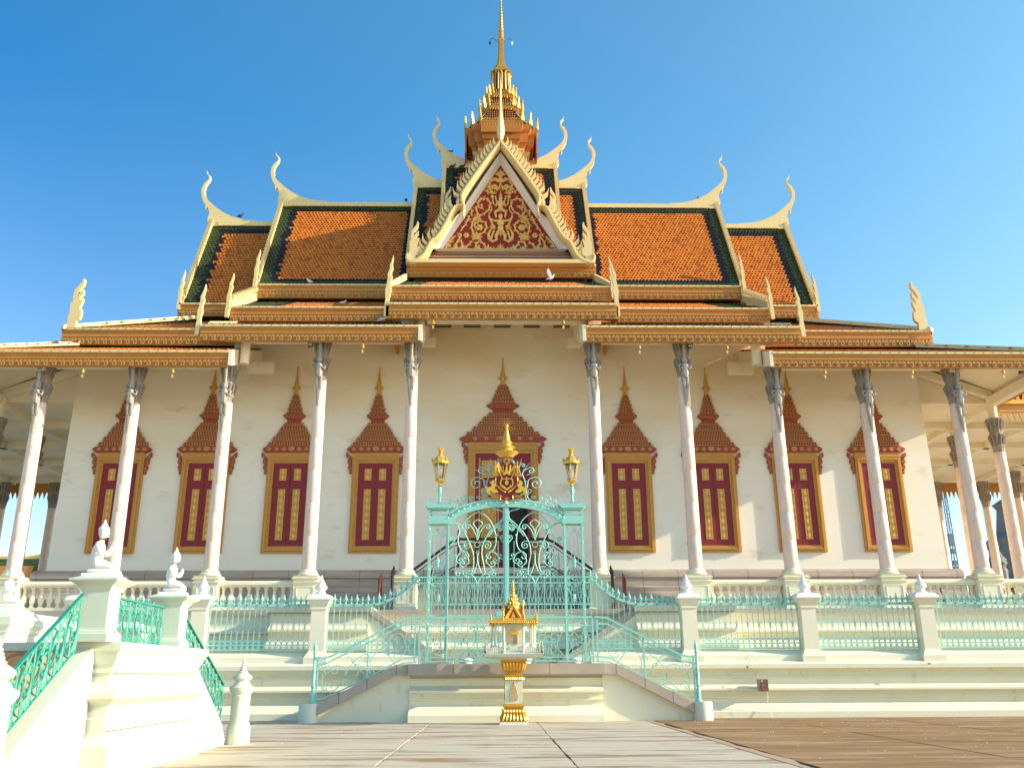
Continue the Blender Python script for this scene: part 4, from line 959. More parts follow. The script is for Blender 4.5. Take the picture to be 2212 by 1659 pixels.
def column(x, y, ztop, zped=3.0, fig=True, rshaft=.205):
    """whole column as one part of the temple, capital, figure, base and pedestal as its sub-parts"""
    z0 = 4.32
    prf = [(.235, z0)]
    zc_ = z0; L_ = (ztop-1.3)-z0; nd = 6
    for i in range(nd):
        a = z0+L_*i/nd; b = z0+L_*(i+1)/nd; ra = .232-(.232-rshaft)*i/nd; rb = .232-(.232-rshaft)*(i+1)/nd
        prf += [(ra-.006, a+.001), (ra, a+.012), (rb, b-.012), (rb-.006, b-.001)]
    sh = MB().lathe(prf, n=24).build('column', M['marblecol'], temple, True); sh.location = (x, y, 0)
    link('capital', CAP, sh, (0, 0, ztop), scale=(.9, .9, 1))
    if fig: link('bracket_figure', FIG, sh, (0, 0, ztop+.02), (0, 0, 0))
    MB().lathe([(.30, 4.14), (.345, 4.17), (.35, 4.21), (.31, 4.24), (.29, 4.26), (.30, 4.28), (.29, 4.31), (.25, 4.34), (.235, 4.36)], n=24).build('column_base', M['ivory'], sh, True)
    pd = MB(); pd.sq([(.46, 3.0), (.46, 3.05), (.43, 3.08), (.40, 3.12), (.38, 3.16), (.38, 3.86), (.42, 3.90), (.44, 3.93), (.37, 3.96), (.37, 3.98), (.44, 4.03), (.45, 4.06), (.38, 4.09), (.40, 4.12), (.42, 4.14)])
    p_ = pd.build('pedestal', M['ivory'], sh)
    fr = MB()
    for (dy, ax) in ((-.385, 'y'), ):
        o = [(-.27, 3.28), (-.23, 3.24), (.23, 3.24), (.27, 3.28), (.27, 3.74), (.23, 3.78), (-.23, 3.78), (-.27, 3.74)]
        fr.tube([(a, dy, b) for a, b in o], .014, 4, closed=True)
    fr.tube([(.385, a, b) for a, b in o], .014, 4, closed=True); fr.tube([(-.385, a, b) for a, b in o], .014, 4, closed=True)
    fr.build('panel_moulding', M['ivory'], sh)
    MB().box(-.55, .55, -.62, .5, 2.4, 3.02).build('footing', M['ivory'], sh)
    return sh
for k in (-6, -5, -4, -3, 3, 4, 5, 6): column(3.2*k+.02, -2.96, 11.36)
for k in (-2, -1, 1, 2): column(3.2*k+.02, -2.96, 12.33)
for s in (-1, 1):
    for (x, y, z) in ((19.15, .24, 10.38), (19.2, 3.4, 10.5), (19.2, 6.9, 10.6), (19.2, 10.4, 10.7), (19.2, 14.4, 10.75), (23.55, 14.4, 10.78), (26.2, 14.4, 10.78), (25.9, 10.9, 10.62), (22.6, .4, 10.4), (29, 14.4, 10.78)):
        column(s*x, y, z, fig=False)
        part(MB().lathe([(.16, z+.02), (.16, 11.25 if y < 1 else 10.9)], s*x, y, 12), 'stub_column', M['soffit'], True)
# ================================================================== BALUSTRADES on the terrace
BALM = MB().lathe([(.085, 0), (.085, .04), (.05, .06), (.06, .10), (.10, .20), (.085, .30), (.05, .42), (.045, .50), (.06, .53), (.045, .55), (.08, .58), (.085, .63)], n=12).mesh('baluster', M['ivory'], True)
bn = {(2, 1): 'stone balustrade bay just right of the second column right of the gate', (3, 1): 'stone balustrade bay below the third window right of the gate', (4, 1): 'stone balustrade bay below the rightmost window', (5, 1): 'stone balustrade bay at the right edge of the photo',
      (2, -1): 'stone balustrade bay behind the first fence bay left of the stair railing', (3, -1): 'stone balustrade bay behind the two kneeling statues', (4, -1): 'stone balustrade bay between the two leftmost kneeling statues', (5, -1): 'stone balustrade bay behind the leftmost kneeling statue'}
for (k, s), lb in bn.items():
    xa, xb = sorted((s*3.2*k+.02+s*.36, s*3.2*(k+1)+.02-s*.36))
    t = thing('stone_balustrade', lb, 'balustrade', ((xa+xb)/2, -2.98, 3.0), 'balustrade bays between the column pedestals')
    h = (xb-xa)/2
    MB().prism([(-.16, .80), (-.16, .84), (-.20, .86), (-.20, .92), (-.15, .99), (.15, .99), (.20, .92), (.20, .86), (.16, .84), (.16, .80)], 'x', -h, h).build('rail', M['ivory'], t)
    MB().box(-h, h, -.15, .15, 0, .16).build('kerb', M['ivory'], t)
    n = 9
    for i in range(n): link('baluster', BALM, t, (-h+(2*h)*(i+.5)/n, 0, .165), scale=(1, 1, 1.01))

# ================================================================== DOOR STAIR behind the gate
ds = thing('door_stair', 'grey marble stair block with sloping flanks in front of the door', 'stairs', (0.02, 0, 0))
MB().box(-1.55, 1.55, -2.6, -.76, 3.0, 4.25).build('block', M['grey_marble'], ds)
MB().box(-1.62, 1.62, -2.68, -.76, 4.25, 4.45).build('landing_slab', M['slab'], ds)
for s in (-1, 1):
    MB().prism([(s*1.56, 3.0), (s*1.56, 4.44), (s*3.3, 3.42), (s*3.3, 3.0)], 'y', -2.6, -2.45).build('flank', M['grey_marble'], ds)
    for k in range(6): MB().box(*sorted((s*(1.56+k*.29), s*(1.56+(k+1)*.29))), -2.44, -.8, 3.0, 4.3-k*.2).build('step', M['slab'], ds)
for i, x in enumerate((-1.0, -.1, .8)): MB().box(x-.012, x+.012, -2.612, -2.6, 3.05, 4.2).build('stone_joint', M['joint'], ds)
dr = thing('door_railing', 'dark wrought iron railing sloping down either side of the door', 'railing', (0.02, -2.5, 0))
zt = 5.42; sh = 0
P = [(-3.25, 4.22), (-1.72, 5.32), (-1.45, 5.42), (1.45, 5.42), (1.72, 5.32), (3.25, 4.22)]
for nm_, off, r in (('handrail', 0, .045), ('upper_rail', -.16, .016), ('lower_rail', -.86, .02)): MB().tube(xz([(a, b+off) for a, b in P]), r, 6).build(nm_, M['iron'], dr)
for x in (-1.5, 1.5):
    MB().tube([(x, 0, 4.45), (x, 0, 5.42)], .04, 6).build('post', M['iron'], dr); MB().lathe([(.04, 0), (.06, .04), (.03, .08), (.06, .14), (.03, .2), (.05, .25), (.005, .36)], x, 0, 8, z0=5.42).build('post_finial', M['iron'], dr)
for i in range(26):
    x = -3.15+i*6.3/25; zt_ = 5.42 if abs(x) < 1.45 else 5.42-(abs(x)-1.45)*.665
    if abs(abs(x)-1.5) < .1: continue
    MB().tube([(x, 0, zt_-.86), (x, 0, zt_-.16)], .011, 4).build('bar', M['iron'], dr)
    if i % 2: MB().tube(xz(scroll([(x-.09, zt_-.75), (x-.02, zt_-.5), (x+.08, zt_-.28)], (1, .05, .9), (1, .05, .9), 3)), .011, 4).build('scroll', M['iron'], dr)
for s in (-1, 1):
    for x0, m_, lb in ((3.55, 'iron', 'bronze-black'), (3.95, 'rediron', 'reddish-brown')):
        t = thing('iron_gate_leaf', f'{lb} folded iron gate leaf beside the column {"left" if s < 0 else "right"} of the big gate', 'gate', (s*x0, -3.2, 3.0))
        for i in range(3):
            y = -.25*i; h = 1.25-.10*i if m_ == 'iron' else 1.0-.07*i
            MB().tube([(0, y, 0), (0, y, h)], .035, 6).build('post', M[m_], t); MB().lathe([(.03, 0), (.05, .03), (.02, .08), (.045, .12), (.004, .22)], 0, y, 8, z0=h).build('finial', M[m_], t)
        for z in (.15, .85): MB().tube([(0, 0, z), (0, -.5, z)], .02, 5).build('cross_rail', M[m_], t)
        for i in range(5): MB().tube([(0, -.05-.09*i, .15), (0, -.05-.09*i, .85)], .01, 4).build('bar', M[m_], t)

# ================================================================== TURQUOISE TERRACE RAILING behind the gate
tr = thing('terrace_railing', 'turquoise iron railing with rings and narrow V bars behind the big gate', 'railing', (.05, -3.75, 3.0))
TZ = 1.03
for z, r in ((TZ, .025), (TZ-.19, .018), (.18, .018)): MB().box(-2.86, 2.86, -r*.7, r*.7, z-r, z+r).build('rail', M['turq'], tr)
RG = MB().tube(xz(ring2(0, 0, .075, 10)), .012, 4, True).mesh('ring', M['turq'])
n = 22; st = 5.6/n
vm = MB(); vm.tube([(-.105, 0, .80), (0, 0, .22)], .014, 4); vm.tube([(.105, 0, .80), (0, 0, .22)], .014, 4)
for s in (-1, 1):
    vm.tube(xz(scroll([(s*.02, .62), (s*.03, .74)], None, (-s, .05, .9), 2)), .010, 4); vm.tube(xz(scroll([(s*.0, .20), (s*.09, .24), (s*.11, .34)], None, (s, .05, .9), 2)), .010, 4)
VM = vm.mesh('scroll', M['turq'])
for i in range(n):
    x = -2.8+st*(i+.5); link('ring', RG, tr, (x, 0, TZ-.1)); link('ring', RG, tr, (x, 0, .09)); link('scroll', VM, tr, (x, 0, 0))
    MB().tube([(x+st/2, 0, .18), (x+st/2, 0, TZ)], .012, 4).build('bar', M['turq'], tr)
MB().box(-2.85, 2.85, -.06, .1, -.02, 0).build('sill', M['ivory'], tr)

# ================================================================== FENCE WALL, PILLARS, FENCE
fp = [(-8.55, 0), (-8.55, 1.64), (-8.74, 1.64), (-8.98, 1.50), (-8.98, 1.36), (-9.1, 1.35), (-9.24, 1.28), (-9.24, 1.18), (-9.1, 1.16), (-9.05, 1.08), (-9.05, .985), (-9.09, .975), (-9.09, .945), (-9.04, .93), (-9.04, .80), (-9.08, .79), (-9.30, .70), (-9.30, .655), (-9.13, .62), (-9.13, .515), (-9.17, .505), (-9.17, .475), (-9.11, .455), (-9.11, .36), (-9.15, .35), (-9.34, .17), (-9.40, .15), (-9.40, 0)]
fw_ = thing('fence_wall', 'long ivory moulded dwarf wall under the turquoise fence', 'wall')
for (a, b) in ((-21, -2.18), (2.22, 20)): MB().prism(fp, 'x', a, b).build('moulded_wall', M['ivory'], fw_)
PX = [-11.0, -7.9, -4.82, 4.82, 7.95, 11.08, 14.2]
plab = {-11.0: 'white fence pillar hidden behind the front pedestal statue at the left', -7.9: 'white fence pillar just right of the second kneeling statue', -4.82: 'white fence pillar above the left end of the stair railing', 4.82: 'white fence pillar above the right end of the stair railing', 7.95: 'middle one of the white fence pillars right of the stair', 11.08: 'rightmost white fence pillar in view', 14.2: 'white fence pillar beyond the right edge'}
for x in PX:
    if x > 13: continue
    t = thing('fence_pillar', plab[x], 'pillar', (x, -8.85, 1.28), 'pillars of the turquoise fence')
    pm = MB(); pm.sq([(.30, 0), (.30, .20), (.24, .30), (.225, .32), (.2, .36), (.19, 1.38), (.205, 1.40), (.21, 1.46), (.28, 1.62), (.31, 1.64), (.31, 1.68), (.24, 1.76), (.20, 1.78)])
    pm.build('shaft', M['ivory'], t)
    MB().box(-.215, .215, -.215, .215, 1.405, 1.43).build('band', M['ivory'], t)
    MB().sq([(.315, 1.645), (.315, 1.685), (.25, 1.765), (.0, 1.79)]).build('cap', M['white'], t)
    MB().lathe([(.17, 0), (.17, .03), (.12, .05), (.12, .08), (.09, .11), (.15, .17), (.16, .20), (.13, .25), (.10, .29), (.105, .31), (.075, .33), (.08, .35), (.055, .37), (.06, .39), (.035, .41), (.04, .43), (.02, .46), (.025, .49), (.0, .53)], n=16, z0=1.77).build('finial', M['white'], t, True)
BZ0, BZR = .03, 1.16      # fence: local z from the wall top 1.64
spm = MB().lathe([(.018, 0), (.028, .02), (.012, .05), (.03, .085), (.045, .12), (.02, .19), (.002, .27)], n=6).mesh('spearhead', M['turq'])
knm = MB().lathe([(.018, 0), (.03, .02), (.012, .05), (.03, .08), (.03, .11), (.014, .14), (.022, .16), (.002, .19)], n=6).mesh('knob', M['turq'])
crm = MB()
for s in (-1, 1): crm.tube(xz(scroll([(s*.01, 0), (s*.03, .06)], None, (-s, .032, .9), 2)), .009, 4)
CRM = crm.mesh('curl', M['turq'])
dnm = MB()
for s in (-1, 1):
    dnm.tube(xz(scroll([(s*.012, -.16), (s*.02, -.08), (s*.05, -.03)], None, (s, .02, .6), 2)), .008, 4)
DNM = dnm.mesh('curl', M['turq'])
chm = MB()
for s in (-1, 1): chm.tube([(s*.05, 0, .09), (s*.014, 0, .0), (s*.014, 0, -.04), (s*.05, 0, -.12)], .008, 4)
CHM = chm.mesh('chevron_collar', M['turq'])
RGS = MB().tube(xz(ring2(0, 0, .058, 10)), .010, 4, True).mesh('ring', M['turq'])
def fence_bay(x0, x1, label, rise=None):
    t = thing('iron_fence', label, 'fence', ((x0+x1)/2, -8.82, 1.64), 'turquoise fence bays'); cx = (x0+x1)/2
    n = max(2, int(round((x1-x0)/.147))); st = (x1-x0)/n
    rz_ = lambda x: 0 if rise is None else rise(x)
    pts = [(x0+st*i-cx, 0, BZR+rz_(x0+st*i)) for i in range(n+1)]
    MB().loft([[(p[0], -.03, p[2]-.035), (p[0], .0, p[2]-.035), (p[0], .0, p[2]+.035), (p[0], -.03, p[2]+.035)] for p in pts]).build('top_rail', M['turq'], t)
    for z in (.17, .035): MB().box(x0-cx, x1-cx, -.012, .012, z-.012, z+.012).build('bottom_rail', M['turq'], t)
    sb = MB()
    for i in range(int((x1-x0)/.27)): 
        xx = x0+.12+i*.27; sb.ball((xx-cx, -.035, BZR+rz_(xx)), .018, 6)
    sb.build('rail_bulbs', M['black'], t, kind='stuff')
    for i in range(n+1):
        x = x0+st*i; zt_ = BZR+rz_(x)
        b = MB().tube([(0, 0, 0), (0, 0, zt_+.03)], .0105, 4).build('bar', M['turq'], t); b.location = (x-cx, 0, 0.0)
        link('spearhead', spm, b, (0, 0, zt_+.03)) if i % 2 else link('knob', knm, b, (0, 0, zt_+.03))
        link('curl', CRM, b, (0, 0, zt_+.05), scale=(1.2, 1, 1.2) if i % 2 else (1, 1, 1)); link('curl', DNM, b, (0, 0, zt_-.02))
        if i % 2: link('chevron_collar', CHM, b, (0, 0, .64))
        link('curl', CRM, b, (0, 0, .19), scale=(1.1, 1, 1.2))
        if i < n: link('ring', RGS, t, (x+st/2-cx, 0, .103))
gx = 2.15
rise_r = lambda x: max(0, (3.55-x)/1.35)**1.9*.78 if x < 3.55 else 0
rise_l = lambda x: rise_r(-x)
fence_bay(5.05, 7.72, 'turquoise fence bay between the first and second pillars right of the stair')
fence_bay(8.18, 10.85, 'turquoise fence bay between the two rightmost pillars')
fence_bay(11.3, 14.6, 'turquoise fence bay at the right edge of the photo')
fence_bay(-7.66, -5.05, 'pale turquoise fence bay left of the stair, between two white pillars')
fence_bay(-10.75, -8.15, 'turquoise fence bay behind the kneeling statues')
fence_bay(2.28, 4.60, 'turquoise fence bay with rail sweeping up to the gate from the right', rise_r)
fence_bay(-4.60, -2.28, 'turquoise fence bay with rail sweeping up to the gate from the left', rise_l)

# ================================================================== OUTER STAIR (double flight)
st_ = thing('front_staircase', 'ivory double staircase with grey stone coping in front of the gate', 'staircase', (.02, 0, 0))
lp = [(y-1.42 if y < -9.0 else y-1.42, z) for y, z in fp]
lp = [(-8.7, 0), (-8.7, 1.06)]+[(-10.40, 1.06)]+[(y-1.38, z) for y, z in fp if z < 1.0][0:]
MB().prism(lp, 'x', -2.3, 2.3).build('landing_block', M['ivory'], st_)
for i, (a, b) in enumerate(((-2.33, -1.27), (-1.26, -.1), (-.09, 1.02), (1.03, 2.33))): MB().box(a, b, -10.75, -9.9, 1.06, 1.305).build('coping_slab', M['slab'], st_)
MB().box(-2.3, 2.3, -9.9, -8.7, 1.06, 1.29).build('landing_floor', M['slab'], st_)
for s in (-1, 1):
    a, b = s*2.3, s*4.5
    # coping stones following the slope
    pts = [(s*2.34, 1.30), (s*2.62, 1.295), (s*3.3, .965), (s*3.95, .65), (s*4.45, .40)]
    MB().prism([(a, 0)]+[(p_[0], p_[1]-.15) for p_ in [(a, 1.30)]+pts[1:]]+[(b, .15), (b, 0)], 'y', -10.45, -10.28).build('stringer', M['ivory'], st_)
    for (p, q) in zip(pts, pts[1:]):
        dz = -.235
        g_ = .006*s
        MB().prism([(p[0]+g_, p[1]+dz), (p[0]+g_, p[1]), (q[0]-g_, q[1]), (q[0]-g_, q[1]+dz)], 'y', -10.62, -10.2).build('coping_slab', M['slab'], st_)
    for k in range(7): MB().box(*sorted((a+(b-a)*k/7, a+(b-a)*(k+1)/7)), -10.2, -9.42, 0, 1.12-k*.155).build('step', M['slab'], st_)
    MB().lathe([(.235, 0), (.235, .40), (.22, .425), (.0, .43)], s*4.66, -10.5, 20).build('newel_block', M['slab'] if 0 else M['white2'], st_, True)

# ================================================================== STAIR RAILING
srl = thing('stair_railing', 'turquoise scrolled railing along the landing and both flights of the front staircase', 'railing', (.02, -10.52, 0))
RYY = -10.52
def SR(x, y, k=2.1911, ox=800, oy=1900):
    p = at((ox+x/k)/1.6017, (oy+y/k)/1.6017, RYY); return (p.x-.02, p.z)
top = [SR(1411, 516), SR(1320, 524), SR(1250, 560), SR(1000, 690), SR(760, 808), SR(700, 824), SR(640, 822)]
mid_ = [SR(1405, 566), SR(1310, 572), SR(1040, 710), SR(800, 822), SR(730, 862), SR(640, 880)]
bot = [SR(1405, 818), SR(1300, 828), SR(1035, 972), SR(800, 1085), SR(700, 1130), SR(620, 1138)]
bot2 = [SR(1405, 856), SR(1295, 862), SR(1035, 1000), SR(800, 1110), SR(690, 1185)]
for s in (1, -1):
    for nm_, ps, hw, hh in (('handrail', top, .035, .022), ('upper_rail', mid_, .015, .02), ('lower_rail', bot, .015, .018), ('base_rail', bot2, .02, .015)):
        ps = [(s*a, b) for a, b in ps]
        MB().loft([[(a, -hw, b-hh), (a, hw, b-hh), (a, hw, b+hh), (a, -hw, b+hh)] for a, b in ps]).build(nm_, M['turq'], srl)
    def zat(ps, x):
        q = sorted(ps)
        for (a, b), (c, d) in zip(q, q[1:]):
            if a <= x <= c: return b+(d-b)*(x-a)/(c-a)
        return q[0][1] if x < q[0][0] else q[-1][1]
    for x in (SR(1411, 0)[0], SR(1040, 700)[0], SR(655, 900)[0]):
        MB().box(s*x-.018, s*x+.018, -.018, .018, zat(bot2, x)-.01, zat(top, x)).build('post', M['turq'], srl)
    xe, ze = SR(612, 1185)
    MB().lathe([(.07, 0), (.075, .03), (.05, .06), (.055, .25), (.035, .32), (.055, .36), (.035, .40), (.05, .62), (.035, .70), (.05, .74), (.03, .78), (.032, 1.10), (.05, 1.13), (.03, 1.17), (.045, 1.22), (.05, 1.27), (.02, 1.33), (.025, 1.36), (.002, 1.42)], s*xe, 0, 10, z0=.43).build('newel_post', M['turq'], srl, True)
    def scr(pts, st=None, e=None, r=.0125, nm_='scroll'):
        c = scroll([(s*a, b) for a, b in pts], st and (s*st[0], *st[1:]), e and (s*e[0], *e[1:]), 4)
        MB().tube(xz(c), r, 4).build(nm_, M['turq'], srl)
    # scrollwork of the sloping part
    for (ps, a, b) in (([SR(1030, 960), SR(960, 900), SR(900, 820), SR(870, 800)], (1, .10, 1.2), None), ([SR(690, 1100), SR(690, 980), SR(740, 930), SR(740, 880)], None, (1, .09, 1.2)),
                       ([SR(860, 1040), SR(870, 940), SR(930, 850), SR(1000, 800)], None, (-1, .10, 1.3)), ([SR(740, 1100), SR(850, 1000), SR(860, 900), SR(800, 880)], None, (1, .10, 1.3)),
                       ([SR(900, 990), SR(950, 960), SR(970, 900)], (1, .08, 1.1), (1, .07, 1.1)), ([SR(1060, 930), SR(1060, 840), SR(1110, 770), SR(1160, 740)], None, (-1, .11, 1.3)),
                       ([SR(1240, 870), SR(1190, 800), SR(1170, 740)], (-1, .10, 1.2), (-1, .07, 1.1)), ([SR(1390, 800), SR(1330, 740), SR(1290, 640), SR(1230, 650)], (1, .09, 1.1), (1, .12, 1.3)),
                       ([SR(1280, 820), SR(1330, 760), SR(1370, 700)], (-1, .08, 1), (1, .07, 1.1)), ([SR(1390, 600), SR(1340, 620), SR(1320, 680)], None, (1, .07, 1.1)), ([SR(760, 1050), SR(730, 1010), SR(700, 1040)], None, (1, .05, 1.1)),
                       ([SR(690, 840), SR(660, 900), SR(700, 920)], None, (-1, .06, 1)), ([SR(930, 760), SR(960, 740), SR(960, 720)], None, (1, .035, .9)), ([SR(1120, 660), SR(1150, 645), SR(1150, 625)], None, (1, .035, .9)),
                       ([SR(800, 820), SR(830, 805), SR(830, 785)], None, (1, .035, .9)), ([SR(1040, 712), SR(1070, 690), SR(1080, 675)], None, (1, .035, .9)), ([SR(1230, 600), SR(1255, 590), SR(1260, 572)], None, (1, .035, .9))): scr(ps, a, b)
LZ0, LZ1 = 1.40, 2.38
for x in (-2.1, -.70, .70, 2.1): MB().box(x-.018, x+.018, -.018, .018, 1.31, LZ1).build('post', M['turq'], srl)
for z, h, n_ in ((LZ1, .022, 'handrail'), (2.18, .014, 'upper_rail'), (1.45, .014, 'lower_rail'), (1.36, .012, 'base_rail')): MB().box(-2.1, 2.1, -.03 if h > .02 else -.014, .03 if h > .02 else .014, z-h, z+h).build(n_, M['turq'], srl)
def panel_scrolls(x0, x1, par):
    w_ = x1-x0; c = (x0+x1)/2
    for s in (-1, 1):
        X_ = lambda t: c+s*t*w_/2
        S = []
        S.append(scroll([(X_(0), 1.47), (X_(.25), 1.70), (X_(.12), 1.95), (X_(-.02), 2.15)], None, (s*1, .12, 1.2), 4))
        S.append(scroll([(X_(.05), 1.50), (X_(.45), 1.52), (X_(.80), 1.70)], None, (s*1, .15, 1.5), 4))
        S.append(scroll([(X_(.95), 1.50), (X_(.70), 1.66), (X_(.60), 1.90), (X_(.70), 2.08)], None, (-s*1, .12, 1.4), 4))
        S.append(scroll([(X_(.15), 1.9), (X_(.35), 2.02), (X_(.5), 1.9)], None, (-s*1, .09, 1.3), 4))
        S.append(scroll([(X_(.35), 1.75), (X_(.28), 1.62), (X_(.42), 1.55)], (-s, .05, .9), (s*1, .06, 1.2), 4))
        S.append(scroll([(X_(.92), 1.75), (X_(.96), 1.95), (X_(.88), 2.15)], None, (s*1, .05, 1.2), 4))
        S.append(scroll([(X_(.75), 1.50), (X_(.86), 1.55)], None, (s*1, .05, 1.1), 4))
        for q in S: MB().tube(xz(q), .0125, 4).build('scroll', M['turq'], par)
        for i in range(3): MB().tube(xz(scroll([(X_(.12+.33*i), 2.20), (X_(.2+.33*i), 2.30)], None, (-s, .035, 1), 3)), .009, 4).build('scroll', M['turq'], par)
    for a in (.5, -.5): MB().tube(xz(ring2(c+a*w_/2, 2.28, .055, 12)), .010, 4, True).build('ring', M['turq'], par)
for a, b in ((-2.1, -.7), (-.7, .7), (.7, 2.1)): panel_scrolls(a, b, srl)

# ================================================================== GATE
GYY = -8.95; GX = .045
gate = thing('ornamental_gate', 'tall turquoise wrought iron double gate with gilded crest and spire', 'gate', (GX, GYY, 0))
def G(x, y):        # pixels of the gate study (1400,1450), scale 2.37
    p = at((1400+x/2.37)/1.6017, (1450+y/2.37)/1.6017, GYY); return (p.x-GX, p.z)
gcx = G(826, 1000)[0]
def gl(pts): return [(G(*p)[0]-gcx, G(*p)[1]) for p in pts]
def gtube(pts, r, nm_, m_='turq', par=gate, st=None, e=None, s=1, n=4, flat=1, Y=0):
    c = scroll([(s*a, b) for a, b in gl(pts)], st and (s*st[0], *st[1:]), e and (s*e[0], *e[1:]), 4)
    return MB().tube(xz(c, Y), r, n, flat=flat).build(nm_, M[m_], par)
GB = 1.36
for s in (-1, 1):
    def xg(x): return s*-gl([(x, 1000)])[0][0]*-1 if s > 0 else -gl([(x, 1000)])[0][0]
    xo = abs(gl([(198, 1000)])[0][0]); xi = abs(gl([(345, 1000)])[0][0]); xb = abs(gl([(268, 700)])[0][0])
    z_b = gl([(200, 812)])[0][1]; z_c = gl([(200, 710)])[0][1]
    sx = -1 if s > 0 else 1     # s=1 keeps the left half
    MB().box(*sorted((s*-xo-.036, s*-xo+.036)), -.05, .05, GB-.0, z_b).build('gate_post', M['turq'], gate)
    MB().box(*sorted((s*-xi-.04, s*-xi+.04)), -.05, .05, GB, z_b-.02).build('gate_post', M['turq'], gate)
    MB().box(*sorted((s*-xi+s*.012, s*-xi+s*.03)), -.06, -.05, GB, z_b-.02).build('hinge_strip', M['turq'], gate)
    MB().box(*sorted((s*-(xo+.05), s*-(xi-.06))), -.07, .3, z_b-.16, z_b).build('lintel', M['turq'], gate)
    hb = MB()
    z2 = z_b; hgt = z_c-z_b-.03
    for xx in (xo, xi): hb.box(*sorted((s*-xx-.03, s*-xx+.03)), -.05, .0, z2, z_c-.05); hb.box(*sorted((s*-xx-.03, s*-xx+.03)), .25, .3, z2, z_c-.05)
    for zz_ in (z2+.0, z2+hgt*.33, z2+hgt*.7): hb.box(*sorted((s*-(xo+.03), s*-(xi-.03))), -.06, -.03, zz_, zz_+.045)
    hb.build('post_box', M['turq'], gate)
    MB().prism([(s*-(xo+.05), z_c-.08), (s*-(xi-.06), z_c-.08), (s*-(xi-.13), z_c-.02), (s*-(xi-.13), z_c+.03), (s*-(xo+.12), z_c+.03), (s*-(xo+.12), z_c-.02)], 'y', -.12, .37).build('post_cap', M['turq'], gate)
    for i in range(4):
        q = -(xo+(xi-xo)*(i+.5)/4); MB().tube(xz(scroll([(s*q-.03, z2+hgt*.74), (s*q, z2+hgt*.85)], None, (1, .03, .9), 2), -.04), .008, 4).build('scroll', M['turq'], gate)
    # lamp stem and scroll feet
    cxb = s*-(xo+xi)/2
    MB().lathe([(.06, 0), (.07, .03), (.04, .07), (.035, .28), (.06, .31), (.05, .34), (.075, .4), (.05, .45), (.055, .50)], cxb, .12, 8, z0=z_c+.03).build('lamp_stem', M['turq'], gate, True)
    for d in (-1, 1):
        MB().tube(xz(scroll([(cxb+d*.05, z_c+.30), (cxb+d*.1, z_c+.12), (cxb+d*.2, z_c+.05), (cxb+d*.27, z_c+.12)], None, (d, .045, .8), 4), .05), .012, 4).build('scroll', M['turq'], gate)
        MB().tube(xz(scroll([(cxb+d*.22, z_c+.05), (cxb+d*.32, z_c+.10), (cxb+d*.33, z_c+.2), (cxb+d*.31, z_c+.29)], None, None, 3), .05), [.012]*12, 4).build('scroll', M['turq'], gate) if 0 else None
        MB().tube(xz(smooth_curve([Vector((cxb+d*.2, z_c+.05)), Vector((cxb+d*.31, z_c+.09)), Vector((cxb+d*.30, z_c+.2)), Vector((cxb+d*.33, z_c+.28))], 3), .05), .011, 4).build('scroll', M['turq'], gate)
    # arch
    AU = [(352, 788), (430, 735), (520, 700), (640, 674), (740, 664), (828, 661)]; AL = [(355, 842), (440, 780), (540, 736), (680, 706), (828, 697)]; AM = [(352, 812), (436, 757), (530, 717), (660, 690), (828, 679)]
    for ps, hh, yd, nm_ in ((AU, .028, .05, 'arch_rail'), (AL, .075, .06, 'arch_beam'), (AM, .03, .045, 'arch_rail')):
        c = smooth_curve([Vector((s*a, b)) for a, b in gl(ps)], 5)
        MB().loft([[(p.x, -yd, p.y-hh), (p.x, yd, p.y-hh), (p.x, yd, p.y+hh), (p.x, -yd, p.y+hh)] for p in c]).build(nm_, M['turq'], gate)
    cc = smooth_curve([Vector((s*a, b)) for a, b in gl(AM)], 8); bl = MB()
    for i in range(0, len(cc), 4): bl.ball((cc[i].x, -.07, cc[i].y), .022, 6)
    for i in range(9): bl.ball((s*-xo, -.06, GB+.6+i*.35), .02, 6)
    bl.build('light_bulbs', M['bulb'], gate, kind='stuff')
    c2 = smooth_curve([Vector((s*a, b)) for a, b in gl(AU)], 4)
    for i in range(1, len(c2)-1, 2):
        MB().tube(xz(scroll([(c2[i].x-.04, c2[i].y-.10), (c2[i].x, c2[i].y-.04)], None, (1, .03, .8), 2)), .008, 4).build('scroll', M['turq'], gate)
    # ornaments riding on the arch
    for pts, a, b in (([(640, 668), (600, 690), (560, 690), (530, 660)], None, (-1, .05, 1.1)), ([(540, 690), (600, 680), (650, 640), (655, 570), (640, 500), (610, 480)], None, (1, .16, 1.5)),
                      ([(660, 660), (670, 600), (668, 520), (690, 440), (640, 400)], None, (1, .09, 1.3)), ([(700, 470), (720, 400), (700, 370)], None, (1, .05, 1.2)), ([(500, 700), (500, 660)], None, (1, .07, 1.3)),
                      ([(500, 660), (470, 690), (430, 690)], None, (-1, .05, 1.2)), ([(430, 730), (450, 700), (470, 690)], None, None), ([(390, 745), (420, 720), (410, 700)], None, (1, .05, 1.2)), ([(800, 330), (775, 335)], None, (1, .06, 1.3)),
                      ([(640, 620), (680, 600), (720, 640)], None, (-1, .05, 1.2))):
        gtube(pts, .0145, 'scroll', st=a, e=b, s=s, n=5)
    for (x, y, rx, rz_) in ((655, 528, .045, .07), (632, 590, .04, .05), (560, 683, .06, .03), (600, 640, .05, .03), (700, 520, .03, .05)):
        q = gl([(x, y)])[0]; MB().tube(xz(ring2(s*q[0], q[1], rx, 12, rz_)), .011, 4, True).build('ring', M['turq'], gate)
